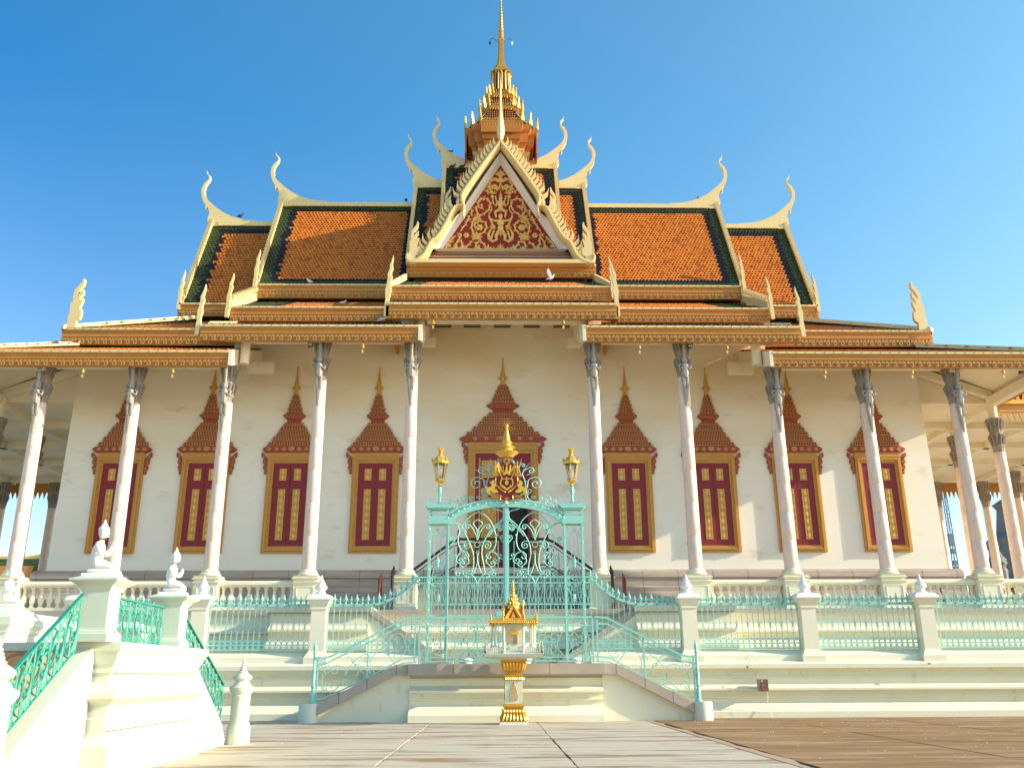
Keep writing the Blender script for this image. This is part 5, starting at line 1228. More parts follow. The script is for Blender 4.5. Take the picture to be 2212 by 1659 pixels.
    for (x0, y0, x1, y1) in ((650, 460, 572, 412), (680, 420, 630, 360), (715, 390, 695, 325), (490, 650, 474, 600), (410, 700, 390, 660)):
        a, b = gl([(x0, y0), (x1, y1)]); k_ = 9; d = Vector(b)-Vector(a); n_ = Vector((-d.y, d.x)).normalized()*.014
        pts = [Vector(a)+d*i/k_+n_*((-1)**i if 0 < i < k_ else 0) for i in range(k_+1)]
        MB().tube(xz([(s*p.x, p.y) for p in pts]), [.014*(1-.6*i/k_) for i in range(k_+1)], 4).build('wavy_ray', M['turq'], gate)
    # ---------- leaf
    leafg = MB().box(*sorted((s*-.015, s*-.075)), -.03, .03, GB, gl([(800, 722)])[0][1]).build('gate_leaf', M['turq'], gate)
    lf = lambda pts, a=None, b=None, r=.0155, nm_='scroll': gtube(pts, r, nm_, par=leafg, st=a, e=b, s=s, n=5)
    L_ = [([(598, 760), (660, 795), (705, 850), (735, 930), (742, 1010), (720, 1070), (680, 1095)], None, (1, .09, .9)), ([(598, 760), (540, 790), (480, 850), (440, 930), (432, 1010), (455, 1070), (500, 1095)], None, (-1, .09, .9)),
          ([(765, 875), (690, 930), (640, 1010), (625, 1100), (640, 1180), (650, 1250)], (-1, .07, 1.2), None), ([(815, 800), (760, 850), (690, 920), (645, 1000)], None, None), ([(735, 740), (800, 760), (795, 830), (740, 890), (680, 960)], (-1, .10, 1.3), None),
          ([(370, 850), (430, 870), (440, 950), (400, 990)], None, (-1, .06, 1.2)), ([(450, 870), (500, 960), (550, 1080), (560, 1180), (545, 1250)], None, (-1, .05, .9)), ([(400, 850), (450, 870), (500, 930)], None, None),
          ([(590, 965), (598, 900), (630, 855), (592, 822)], None, None), ([(590, 965), (582, 900), (555, 855), (592, 822)], None, None), ([(590, 985), (560, 910), (530, 870)], None, (1, .07, 1.3)), ([(590, 985), (620, 910), (655, 870)], None, (-1, .07, 1.3)),
          ([(570, 1010), (520, 1000)], None, (1, .10, 1.5)), ([(612, 1010), (660, 1000)], None, (-1, .10, 1.5)), ([(590, 1110), (588, 1180), (560, 1260)], None, (-1, .05, .9)), ([(590, 1110), (594, 1180), (622, 1260)], None, (1, .05, .9)),
          ([(470, 1085), (440, 1100), (420, 1140)], None, (1, .09, 1.4)), ([(480, 1090), (520, 1160), (490, 1200)], None, (-1, .08, 1.4)), ([(700, 1085), (740, 1100), (765, 1140)], None, (-1, .09, 1.4)), ([(695, 1090), (660, 1160), (690, 1200)], None, (1, .08, 1.4)),
          ([(465, 1230), (430, 1240)], None, (1, .07, 1.3)), ([(540, 1250), (500, 1240)], None, (1, .07, 1.3)), ([(650, 1240), (690, 1230)], None, (-1, .07, 1.3)), ([(760, 1240), (730, 1240)], None, (1, .07, 1.3)), ([(590, 1350), (560, 1290), (520, 1270)], None, (1, .06, 1.2)), ([(590, 1350), (620, 1290), (660, 1270)], None, (-1, .06, 1.2)),
          ([(370, 1030), (400, 1000)], None, (1, .05, 1.2)), ([(800, 860), (770, 880)], None, (1, .06, 1.3)), ([(805, 1010), (780, 980)], None, (-1, .05, 1.2)), ([(800, 1150), (770, 1135)], None, (-1, .05, 1.2)), ([(365, 1130), (400, 1120)], None, (-1, .05, 1.2)), ([(530, 830), (500, 850)], None, (1, .06, 1.2))]
    for pts, a, b in L_: lf(pts, a, b)
    for (x, y, r) in ((590, 1028, .072), (591, 1092, .03), (515, 1180, .02), (668, 1180, .02), (591, 1360, .035)):
        q = gl([(x, y)])[0]; MB().tube(xz(ring2(s*q[0], q[1], r, 14)), .015, 4, True).build('ring', M['turq'], leafg)
    cl = MB()
    for (x, y) in ((430, 960), (590, 985), (745, 950), (500, 1092), (690, 1092), (765, 1140), (415, 1140), (465, 1212), (700, 1212), (545, 1250), (650, 1250), (591, 1110)): 
        q = gl([(x, y)])[0]; cl.ball((s*q[0], -.01, q[1]), .028, 6)
    cl.build('collars', M['turq'], leafg, kind='stuff')
    for x, yt in ((412, 1150), (465, 1235), (515, 1300), (565, 1340), (591, 1370), (640, 1300), (700, 1235), (762, 1000)):
        q = gl([(x, yt)])[0]; MB().tube([(s*q[0], 0, GB+.02), (s*q[0], 0, q[1])], .013, 4).build('bar', M['turq'], leafg)
    for z in (GB+.03, 1.86, 2.52): MB().box(*sorted((s*-.07, s*-(xi-.06))), -.015, .015, z-.015, z+.015).build('leaf_rail', M['turq'], leafg)
    for (a, b, tn) in (((s*-.4, 1.40), (s*-.75, 1.65), 1), ((s*-1.3, 1.40), (s*-1.0, 1.65), -1), ((s*-.25, 1.8), (s*-.5, 1.55), -1), ((s*-1.45, 1.8), (s*-1.2, 1.5), 1)):
        MB().tube(xz(scroll([a, b], None, (s*tn, .13, 1.6), 3)), .013, 4).build('scroll', M['turq'], leafg)
    # ---------- side panel
    for x in (238, 290):
        q = gl([(x, 1000)])[0][0]; za, zb_ = gl([(x, 950)])[0][1], gl([(x, 1180)])[0][1]
        MB().tube([(s*q, 0, zb_), (s*q, 0, za)], .012, 4).build('bar', M['turq'], gate)
        q2 = gl([(x-(12 if x < 260 else -12), 1000)])[0][0]; MB().tube([(s*q2, 0, GB), (s*q2, 0, gl([(x, 1400)])[0][1])], .012, 4).build('bar', M['turq'], gate)
    for pts, a, b in (([(238, 950), (262, 915)], None, (1, .03, .8)), ([(290, 950), (266, 915)], None, (-1, .03, .8)), ([(205, 880), (235, 930), (232, 950)], None, (-1, .05, 1)), ([(330, 880), (300, 930), (300, 950)], None, (1, .05, 1)),
                      ([(265, 1195), (225, 1260), (222, 1340), (265, 1400)], None, (1, .04, 1)), ([(265, 1195), (305, 1260), (308, 1340), (265, 1400)], None, (-1, .04, 1)), ([(210, 1400), (200, 1280), (215, 1200), (238, 1180)], None, (-1, .04, 1)), ([(322, 1400), (330, 1280), (315, 1200), (290, 1180)], None, (1, .04, 1)),
                      ([(265, 1460), (225, 1420), (205, 1370)], None, (-1, .04, 1)), ([(265, 1460), (305, 1420), (325, 1370)], None, (1, .04, 1))): gtube(pts, .013, 'scroll', st=a, e=b, s=s)
    for (x, y, r) in ((265, 1298, .085), (265, 1245, .035), (265, 1220, .03), (265, 1365, .04), (218, 1300, .03), (312, 1300, .03), (265, 1400, .035)):
        q = gl([(x, y)])[0]; MB().tube(xz(ring2(s*q[0], q[1], r, 12)), .012, 4, True).build('ring', M['turq'], gate)
    q = gl([(265, 1190)])[0]; MB().lathe([(.015, -.1), (.035, -.05), (.02, 0), (.045, .05), (.05, .1), (.02, .16), (.002, .24)], s*q[0], -.02, 6, z0=q[1], sy=.5).build('leaf_finial', M['turq'], gate, True)
    q = gl([(270, 1450)])[0]; MB().lathe([(.002, -.2), (.03, -.1), (.045, -.02), (.02, .05)], s*q[0], -.02, 6, z0=q[1], sy=.5).build('leaf_pendant', M['turq'], gate, True)
    MB().box(*sorted((s*-(xo-.05), s*-(xi+.06))), -.012, .012, GB, GB+.03).build('panel_rail', M['turq'], gate); MB().box(*sorted((s*-(xo-.05), s*-(xi+.06))), -.012, .012, 2.50, 2.53).build('panel_rail', M['turq'], gate)
MB().box(-.03, .03, -.045, -.03, GB, gl([(826, 700)])[0][1]).build('meeting_bar', M['turq'], gate)
MB().box(-.26, -.02, -.04, .03, 2.5, 2.62).build('lock_plate', M['turq'], gate)
# ---------- crest
def K(x, y):         # crest study (1600,1480), scale 5.53
    p = at((1600+x/5.53)/1.6017, (1480+y/5.53)/1.6017, GYY); return (p.x-GX-gcx, p.z)
crest = MB().prism([K(*p) for p in [(470, 1290), (560, 1310), (640, 1290), (500, 1100), (600, 900), (600, 830), (690, 720), (760, 640), (830, 600), (900, 640), (970, 720), (1060, 830), (1060, 900), (1160, 1100), (1000, 1290), (1100, 1310), (1190, 1290), (1185, 1350), (1090, 1370), (940, 1350), (930, 1390), (830, 1410), (720, 1390), (715, 1350), (560, 1370), (475, 1350)]], 'y', -.10, -.06).build('crest', M['maroon'], gate)
def kp(pts, nm_='gilt_relief', m_='goldlt', d=.05): return MB().prism([K(*p) for p in pts], 'y', -.10-d, -.10).build(nm_, M[m_], crest)
def kt(pts, r=.012, nm_='gilt_relief', st=None, e=None, cl=False):
    c = scroll([K(*p) for p in pts], st, e, 3); return MB().tube(xz(c, -.115), r, 5, cl).build(nm_, M['goldlt'], crest)
for s in (-1, 1):
    m_ = lambda pts: [(830+s*(830-x), y) for x, y in pts]
    # lion-like supporter
    kp(m_([(590, 1020), (560, 1030), (520, 1060), (535, 1100), (550, 1130), (500, 1150), (450, 1165), (440, 1200), (460, 1270), (520, 1290), (540, 1275), (500, 1255), (510, 1225), (540, 1230), (570, 1260), (670, 1260), (660, 1230), (640, 1200), (600, 1190), (610, 1150), (640, 1110), (625, 1080), (600, 1090), (590, 1060), (610, 1030)]), 'supporter')
    kt(m_([(450, 1180), (430, 1140), (450, 1120)]), .012, 'supporter_tail')
    # tiered parasol
    kt(m_([(622, 650), (625, 800), (622, 1080)]), .012, 'parasol_staff')
    pb = MB()
    for i in range(6):
        y = 720+i*36; hw = 10+i*9; pb.prism([K(*p) for p in m_([(622-hw, y), (622+hw, y), (622+hw+6, y+16), (622-hw-6, y+16)])], 'y', -.15, -.10)
    for i in range(5): pb.tube([(*[K(*m_([(580+i*22, 905)])[0])[0]], -.13, K(580, 905)[1]), (K(*m_([(578+i*22, 950)])[0])[0], -.13, K(580, 955)[1])], .012, 4)
    pb.build('parasol', M['goldlt'], crest)
    kp(m_([(622, 640), (640, 690), (622, 730), (606, 690)]), 'parasol_tip')
    # flames, sword, shield side, wreath
    for (a, b, c_) in ((700, 880, 680), (740, 850, 700), (680, 800, 690), (720, 780, 665), (770, 820, 760), (660, 770, 665)):
        kt(m_([(790, 900), (a, b), (c_-5, b-90)]), .013, 'flame')
    kp(m_([(670, 860), (690, 870), (735, 945), (720, 955)]), 'sword_hilt')
    kp(m_([(735, 950), (700, 1070), (710, 1130), (830, 1215), (830, 1190), (730, 1120), (722, 1075), (750, 965)]), 'shield_edge')
    kp(m_([(830, 1005), (745, 1005), (745, 990), (830, 990)]), 'shield_edge')
    for i in range(6):
        a = rad(200+i*26); x = 830+80*math.cos(a); y = 1085-88*math.sin(a); p = K(*m_([(x, y)])[0]); MB().ball((p[0], -.115, p[1]), .022, 6, sy=.6).build('wreath_leaf', M['goldlt'], crest)
    for i in range(8): p = K(*m_([(655+i*20, 1130+i*20-(i*i*.6))])[0]); MB().ball((p[0], -.115, p[1]), .026, 6, sy=.6).build('wreath_leaf', M['goldlt'], crest)
    kt(m_([(470, 1295), (560, 1312), (640, 1292), (715, 1310)]), .007, 'ribbon_edge'); kt(m_([(475, 1350), (560, 1368), (715, 1352)]), .007, 'ribbon_edge')
    kt(m_([(720, 1310), (720, 1390), (830, 1408)]), .007, 'ribbon_edge')
kp([(830, 655), (815, 790), (800, 850), (770, 905), (745, 920), (790, 925), (830, 895), (870, 925), (915, 920), (890, 905), (860, 850), (845, 790)], 'royal_crown')
for i in range(18):
    a = i*PI/9; p, q = K(830+30*math.cos(a), 655+30*math.sin(a)), K(830+72*math.cos(a), 655+72*math.sin(a)); MB().tube([(p[0], -.12, p[1]), (q[0], -.12, q[1])], .009, 4).build('sun_ray', M['goldlt'], crest)
kp([(790, 1050), (815, 1045), (815, 1020), (845, 1020), (845, 1045), (870, 1050), (855, 1075), (860, 1110), (800, 1110), (805, 1075)], 'urn', d=.06); kt([(830, 1010), (830, 960)], .012, 'urn_finial')
# ribbon lettering, drawn stroke by stroke
def glyphs(x0, x1, y0, y1, seq):
    w_ = (x1-x0)/len(seq); mb = MB(); h = y1-y0
    shapes = {'a': [[(.1, .2), (.3, 0), (.5, .2), (.5, .9)], [(.5, .2), (.8, 0), (.9, .2), (.9, .9)], [(.5, .9), (.3, 1), (.2, .8)]], 'b': [[(.1, .1), (.1, .8), (.4, .9), (.5, .4), (.5, .9), (.85, .9), (.9, .1), (.6, 0), (.5, .2)]],
              'c': [[(.2, 0), (.7, .05), (.8, .3), (.3, .5), (.2, .9), (.8, .9), (.85, .6)]], 'd': [[(.5, -.25), (.5, .95)], [(.3, 0), (.7, 0)], [(.3, .95), (.75, 1)]], 'e': [[(.1, .2), (.4, .1), (.5, .5), (.2, .9), (.8, .9), (.9, .1)], [(.2, 1.15), (.8, 1.15), (.8, 1.35)]], 'f': [[(.2, .1), (.2, .9)], [(.2, .5), (.6, .1), (.8, .2), (.8, .9)], [(.5, .5), (.6, .9)]]}
    for i, c in enumerate(seq):
        for stq in shapes[c]:
            mb.tube([(K(x0+(i+px)*w_, 0)[0], -.112, K(0, y0+py*h)[1]) for px, py in stq], .0065, 4)
    mb.build('ribbon_lettering', M['goldlt'], crest)
glyphs(545, 685, 1318, 1345, 'eabfad'); glyphs(965, 1100, 1312, 1340, 'fabeca'); glyphs(790, 870, 1350, 1378, 'ebc')
q = K(830, 575)
cs_ = MB().lathe([(.18, 0), (.21, .05), (.30, .12), (.31, .155), (.20, .18), (.185, .2), (.17, .24), (.21, .28), (.205, .30), (.13, .33), (.12, .39), (.145, .42), (.14, .44), (.11, .46), (.10, .5)]+[(.10-.065*i/10, .5+.036*i+(.004 if i % 2 else 0)) for i in range(11)], q[0], 0, 16, z0=q[1])
sp_ = cs_.build('crown_spire', M['goldlt'], gate, True)
MB().ball((q[0], 0, q[1]+.90), .055, 10).build('crown_ball', M['goldlt'], sp_, True)
for rr, zz_, n_ in ((.31, .135, 22), (.21, .29, 16), (.145, .43, 12)):
    bd = MB()
    for i in range(n_): a = i*2*PI/n_; bd.ball((q[0]+rr*math.cos(a), rr*math.sin(a), q[1]+zz_), .018, 5)
    bd.build('bead_ring', M['goldlt'], sp_, kind='stuff')
for i in range(16):
    a = rad(-50+i*280/15); L = .27; p = Vector((q[0], 0, q[1]+.90)); d = Vector((math.cos(a), random.uniform(-.3, .3), math.sin(a)*.9)); 
    MB().tube([p, p+d*L*.5+Vector((0, 0, .01)), p+d*L], .0045, 3).build('wire_ray', M['gold'], sp_)
MB().ball((0, -.12, gl([(826, 690)])[0][1]), .05, 8).build('white_lamp', M['bulb'], gate, True)
# lanterns
for s, lb in ((-1, 'gilded hexagonal lantern on the left gate post'), (1, 'gilded hexagonal lantern on the right gate post')):
    z0 = gl([(268, 700)])[0][1]+.53; t = thing('gate_lantern', lb, 'lantern', (GX+s*(abs(gl([(198, 1000)])[0][0])+abs(gl([(345, 1000)])[0][0]))/2, GYY+.12, z0), 'gate lanterns', rz=.3)
    MB().lathe([(.03, -.02), (.06, 0), (.03, .05), (.05, .08), (.13, .13), (.145, .16), (.12, .19)], n=6).build('cup', M['goldlt'], t)
    MB().lathe([(.115, .19), (.19, .60)], n=6).build('glass', M['glass'], t)
    MB().lathe([(.03, .2), (.04, .24), (.04, .42), (.02, .46)], n=8).build('bulb', M['bulb'], t, True)
    for i in range(6): a = i*PI/3; MB().tube([(.12*math.cos(a), .12*math.sin(a), .18), (.197*math.cos(a), .197*math.sin(a), .61)], .012, 4).build('frame_bar', M['goldlt'], t)
    MB().lathe([(.2, .60), (.225, .62), (.225, .69), (.20, .70), (.12, .80), (.07, .84), (.05, .90), (.07, .93), (.05, .96), (.075, 1.0), (.06, 1.03), (.03, 1.04)], n=12).build('crown_roof', M['goldlt'], t)
    cr = MB()
    for i in range(6): a = i*PI/3; cr.lathe([(.04, 0), (.03, .04), (.003, .12)], .225*math.cos(a), .225*math.sin(a), 4, z0=.68)
    for i in range(6): a = i*PI/3; cr.lathe([(.018, 0), (.02, .03), (.003, .07)], .065*math.cos(a), .065*math.sin(a), 4, z0=1.02)
    cr.build('crown_points', M['goldlt'], t)
# ================================================================== SPIRIT HOUSE
SHX, SHY = .165, -11.6
sh = thing('spirit_house', 'white and gilded spirit house shrine on a carved pillar in front of the staircase', 'shrine', (SHX, SHY, 0))
def S(y): return at(1107, y, SHY).z       # height of a photo row
def sz(zp_): return S((1950+zp_/2.765)/1.6017)
U = 1/2.765/1.6017*21.6/1941              # metres per study pixel
MB().sq([(128*U, 0), (124*U, sz(1515)), (118*U, sz(1508))]).build('foot', M['white2'], sh)
pm = MB(); pm.sq([(112*U, sz(1508)), (112*U, sz(1498)), (100*U, sz(1470)), (92*U, sz(1430)), (90*U, sz(1395)), (80*U, sz(1385)), (95*U, sz(1362)), (95*U, sz(1350)), (76*U, sz(1335))]).build('pillar_base', M['gold'], sh)
MB().sq([(74*U, sz(1335)), (78*U, sz(1118))]).build('pillar', M['white2'], sh)
MB().sq([(78*U, sz(1118)), (80*U, sz(1080)), (84*U, sz(1075)), (84*U, sz(1062)), (70*U, sz(1050)), (72*U, sz(1040)), (90*U, sz(1020)), (100*U, sz(950)), (118*U, sz(925)), (118*U, sz(912))]).build('pillar_capital', M['gold'], sh)
MB().sq([(120*U, sz(915)), (120*U, sz(906))]).build('abacus', M['white2'], sh)
def petals(r0, r1, za, zb, n, h=1):
    for f in range(4):
        an = f*PI/2; mb = MB()
        for i in range(n):
            t = -1+2*(i+.5)/n; 
            pts = []
            for q in (0, .3, .7, 1):
                r = r0+(r1-r0)*q+.018; x = t*(r-.01); z = za+(zb-za)*q; pts.append((x*math.cos(an)+r*math.sin(an), x*math.sin(an)-r*math.cos(an), z))
            mb.tube(pts, [.012, .030, .026, .010], 5)
        mb.build('petal_row', M['goldlt'], sh, True)
petals(112*U, 92*U, sz(1495), sz(1430), 7); petals(92*U, 88*U, sz(1425), sz(1388), 7); petals(86*U, 104*U, sz(1020), sz(945), 7); petals(78*U, 78*U, sz(1116), sz(1082), 8)
for f in range(4):
    an = f*PI/2; mb = MB(); r = 77*U
    for i in range(9):
        z = sz(1300-i*19); wd = 38*U*(1-(i/9)**1.6)*(.7 if i < 1 else 1)
        for j in (-1, -.35, .35, 1): x = j*wd; mb.ball((x*math.cos(an)+r*math.sin(an), x*math.sin(an)-r*math.cos(an), z+(.006 if j*j > .5 else 0)), .019, 6)
    mb.lathe([(.02, 0), (.012, .05), (.002, .1)], r*math.sin(an), -r*math.cos(an), 6, z0=sz(1165)); mb.build('flame_medallion', M['goldlt'], sh, True)
zt = sz(866)
MB().sq([(120*U, sz(906)), (180*U, sz(903)), (255*U, sz(893)), (262*U, sz(880)), (268*U, sz(866)), (262*U, sz(862))]).build('tray', M['white2'], sh)
# terrace balustrades with tiny posts
bp = 250*U
for f in range(4):
    an = f*PI/2; ca, sa = math.cos(an), math.sin(an)
    def T_(x, y): return (x*ca-y*sa, x*sa+y*ca)
    for (a, b) in ((-bp, -85*U), (85*U, bp)):
        mb = MB(); x0, y0 = T_(a, -bp); x1, y1 = T_(b, -bp)
        mb.tube([(x0, y0, sz(812)), (x1, y1, sz(812))], .014, 4)
        n = 9
        for i in range(n): t = (i+.5)/n; mb.lathe([(.012, 0), (.016, .03), (.009, .07), (.013, .10)], x0+(x1-x0)*t, y0+(y1-y0)*t, 5, z0=sz(858))
        mb.build('small_balustrade', M['white2'], sh)
        for (x, y) in ((x0, y0), (x1, y1)): MB().lathe([(.034, 0), (.034, .06), (.026, .08), (.034, .16), (.02, .19), (.03, .22), (.002, .29)], x, y, 6, z0=sz(864)).build('small_post', M['white2'], sh)
for k in range(4): MB().box(-(75-k*12)*U, (75-k*12)*U, -bp-.02+.05*k, -bp+.2+.02*k, zt, sz(850-k*16)).build('small_step', M['white2'], sh)
MB().sq([(215*U, zt), (215*U, sz(830)), (190*U, sz(826)), (190*U, sz(800))]).build('floor_block', M['white2'], sh)
cw = 95*U
MB().sq([(cw, sz(802)), (cw, sz(600)), (cw*.98, sz(545))]).build('cella', M['white2'], sh)
MB().box(-34*U, 30*U, -cw-.006, -cw, sz(772), sz(682)).build('doorway', M['plinth'], sh)
dfm = MB(); dfm.box(-42*U, -32*U, -cw-.02, -cw, sz(772), sz(672)); dfm.box(30*U, 40*U, -cw-.02, -cw, sz(772), sz(672)); dfm.box(-50*U, 48*U, -cw-.03, -cw, sz(682), sz(664))
dfm.prism([(-48*U, sz(664)), (46*U, sz(664)), (30*U, sz(645)), (10*U, sz(640)), (0, sz(612)), (-12*U, sz(640)), (-32*U, sz(645))], 'y', -cw-.025, -cw); dfm.build('door_frame', M['goldlt'], sh)
for (x, y) in [(a*cc, b*cc) for cc in (1,) for a in (-1, 1) for b in (-1, 1)]:
    for (dx, dy) in ((150*U, 190*U), (190*U, 88*U), (88*U, 190*U)):
        px, py = x*dx, y*dy
        if (dx, dy) == (150*U, 190*U): px, py = x*165*U, y*165*U
        c = MB().lathe([(.04, 0), (.045, .02), (.028, .05), (.024, .06), (.024, sz(610)-sz(800)), (.03, sz(605)-sz(800))], px, py, 8, z0=sz(800)).build('small_column', M['white2'], sh, True)
        MB().lathe([(.026, 0), (.03, .03), (.026, .05), (.045, .11), (.05, .12)], px, py, 8, z0=sz(612)).build('gilt_capital', M['goldlt'], c)
MB().sq([(205*U, sz(578)), (215*U, sz(560)), (215*U, sz(552)), (180*U, sz(540)), (110*U, sz(522))]).build('lower_roof', M['goldlt'], sh)
dn = MB()
for f in range(4):
    an = f*PI/2; ca, sa = math.cos(an), math.sin(an)
    for i in range(24): x = (-1+2*(i+.5)/24)*212*U; y = -214*U; dn.lathe([(.003, -.035), (.011, -.012), (.008, 0)], x*ca-y*sa, x*sa+y*ca, 4, z0=sz(566))
dn.build('fringe', M['gold'], sh, kind='stuff')
for f in range(4):
    an = f*PI/2; ca, sa = math.cos(an), math.sin(an)
    for x in (-205, 205 if 0 else -95, 95):
        X_, Y_ = x*U, -205*U; MB().lathe([(.02, 0), (.026, .03), (.014, .07), (.02, .10), (.002, .17)], X_*ca-Y_*sa, X_*sa+Y_*ca, 5, z0=sz(550)).build('corner_flame', M['goldlt'], sh)
    # gables on four faces
    g0, g1 = 72*U, sz(400)
    mb = MB(); zb_ = sz(522)
    def T3(x, y, z): return (x*ca-y*sa, x*sa+y*ca, z)
    for dd, k in ((100*U, 1.0), (92*U, .8)):
        pass
    body = [(-72*U, zb_), (72*U, zb_), (0, sz(398))]
    mb.loft([[T3(x, -88*U, z) for x, z in body], [T3(x, 0, z) for x, z in body]]); mb.build('upper_roof', M['spirebrown'], sh)
    mb = MB(); mb.loft([[T3(x, -90*U, z) for x, z in [(-38*U, zb_+.012), (38*U, zb_+.012), (0, sz(440))]], [T3(x, -87*U, z) for x, z in [(-38*U, zb_+.012), (38*U, zb_+.012), (0, sz(440))]]]); mb.build('red_tympanum', M['redpaint'], sh)
    mb = MB(); mb.loft([[T3(x, -93*U, z) for x, z in [(-22*U, zb_+.012), (22*U, zb_+.012), (0, sz(460))]], [T3(x, -90*U, z) for x, z in [(-22*U, zb_+.012), (22*U, zb_+.012), (0, sz(460))]]]); mb.build('gilt_tympanum', M['goldlt'], sh)
    mb = MB()
    for s in (-1, 1):
        mb.tube([T3(0, -93*U, sz(400)), T3(s*72*U, -93*U, zb_), T3(s*84*U, -93*U, zb_+.05), T3(s*90*U, -93*U, zb_+.16)], [.016, .02, .016, .005], 5)
        mb.tube([T3(0, -91*U, sz(425)), T3(s*55*U, -91*U, zb_+.01)], .014, 5)
        for i in range(7): t = (i+.5)/7; mb.ball(T3(s*72*U*t, -93*U, sz(395)+(zb_-sz(395))*t+.02), .02, 5)
    mb.tube([T3(0, -93*U, sz(405)), T3(0, -98*U, sz(385)), T3(0, -95*U, sz(350))], [.018, .02, .004], 5)
    mb.build('gable_trim', M['goldlt'], sh, True)
    X_, Y_ = -88*U, -88*U; MB().lathe([(.03, 0), (.035, .05), (.015, .11), (.025, .15), (.003, .26)], X_*ca-Y_*sa, X_*sa+Y_*ca, 5, z0=sz(510)).build('corner_flame', M['goldlt'], sh)
mb = MB(); pr = []
for i, (y, r) in enumerate(((430, 60), (400, 56), (392, 40), (384, 48), (362, 44), (355, 32), (347, 38), (330, 32), (322, 24), (315, 30), (300, 24), (290, 17), (272, 14), (262, 22), (254, 12), (238, 11), (232, 15), (224, 10), (205, 10), (200, 12), (190, 7), (155, 1))): pr.append((r*U, sz(y)))
MB().lathe(pr, 0, 0, 12).build('spire', M['goldlt'], sh)
for (y, r, n) in ((395, 56, 12), (352, 42, 10), (318, 28, 8)):
    for i in range(n): a = i*2*PI/n; MB().lathe([(.012, 0), (.016, .02), (.002, .06)], r*U*math.cos(a), r*U*math.sin(a), 4, z0=sz(y)).build('spire_petal', M['gold'], sh)

# ================================================================== LEFT FOREGROUND STAIR
FX_ = -4.45
ls = thing('pavilion_staircase', 'dazzling white pavilion staircase block with moulded sides in the left foreground', 'staircase')
def box_mould(x0, x1, y0, y1, pr):    # rectangular block whose four sides follow a moulding profile (out, z)
    rings = [[(x0-o, y0-o, z), (x1+o, y0-o, z), (x1+o, y1+o, z), (x0-o, y1+o, z)] for o, z in pr]
    return MB().loft(rings)
mp_ = [(.0, 0), (.0, .10), (-.02, .12), (-.02, .33), (-.10, .42), (-.11, .46), (-.11, .60), (-.12, .62), (-.12, .74), (.0, .82), (.0, .88), (-.10, .98), (-.12, 1.0), (-.12, 1.08), (-.10, 1.09), (-.10, 1.16), (-.08, 1.18), (-.03, 1.30), (-.03, 1.31), (.0, 1.33), (.0, 1.42)]
box_mould(-8.6, FX_, -22.55, -19.3, mp_).build('platform', M['white2'], ls)
SX0, SX1 = -5.08, -4.75
def LX(u, v): p = atX(u, v, SX1); return p.y, p.z
for z_, x_ in ((1.085, FX_-.10), (.475, FX_-.10)): MB().box(x_, x_+.012, -22.4, -19.4, z_, z_+.006).build('crack_line', M['joint'], ls)
# near flight (towards the camera)
ya, za = -22.55, 1.43; yb, zb_ = -23.94, .52
sl = (zb_-za)/(yb-ya); zb2 = .10; yb2 = -22.5-(1.40-zb2)/abs(sl)
MB().prism([(-22.5, 0), (-22.5, 1.40), (yb2, zb2), (yb2, 0)], 'x', SX0, SX1).build('near_stringer', M['white2'], ls)
for k in range(9): MB().box(-8.4, SX0, -22.5-.5*(k+1), -22.5-.5*k, 0, 1.3-k*.14).build('step', M['brownwall'], ls)
# far flight
MB().prism([(-19.35, 0), (-19.35, 1.22), (-17.75, .32), (-17.55, .10), (-17.55, 0)], 'x', -4.95, -4.60).build('far_stringer', M['white2'], ls)
for k in range(6): MB().box(-8.4, -4.96, -19.3+.28*k, -19.3+.28*(k+1), 0, 1.22-k*.18).build('step', M['brownwall'], ls)
pp_ = [(.20, 0), (.20, .08), (.185, .09), (.18, .11), (.16, .125), (.155, .15), (.155, .54), (.17, .56), (.19, .60), (.26, .645), (.27, .66), (.27, .675), (.2, .70), (.18, .71)]
for x, y, lb, nm_ in ((-4.74, -22.55, 'near', 'front'), (-4.74, -20.15, 'far', 'rear')):
    MB().sq(pp_, x, y, 1.42).build('pedestal', M['white2'], ls)
# second parapet further left
par = thing('pavilion_parapet', 'white parapet of the further flight with a brown wall below, at the left edge', 'wall')
box_mould(-8.7, -6.72, -20.6, -17.5, [(-.08, 1.05), (-.08, 1.60), (-.05, 1.62), (-.05, 1.66), (-.02, 1.70), (.0, 1.72), (.0, 1.82), (-.1, 1.90)]).build('parapet', M['white2'], par)
MB().box(-8.6, -6.85, -20.5, -17.6, 0, 1.05).build('lower_wall', M['brownwall'], par)
MB().sq([(.24, 0), (.24, .05), (.19, .07)], -7.0, -20.15, 1.86).build('plinth', M['white2'], par)
cp_ = thing('far_pedestal', 'white pedestal cut off by the left edge of the photo', 'pedestal', (-7.62, -20.6, 0))
MB().sq([(.2, 1.4), (.2, 2.22), (.24, 2.26), (.27, 2.30), (.27, 2.34), (.16, 2.40)]).build('shaft', M['white2'], cp_)
MB().sq([(.2, 1.3), (.2, 1.78), (.24, 1.82), (.27, 1.86), (.27, 1.90), (.16, 1.97)], 0, -.6).build('lower_cap', M['white2'], cp_)
for (a, b, c) in ((-6.12, -18.0, 1.78),):
    q = thing('low_pedestal', 'low white pedestal behind the front statue pedestal', 'pedestal', (a, b, 0)); MB().sq([(.22, 0), (.22, c-.1), (.27, c-.05), (.28, c), (.16, c+.06), (.1, c+.1)]).build('shaft', M['white2'], q)
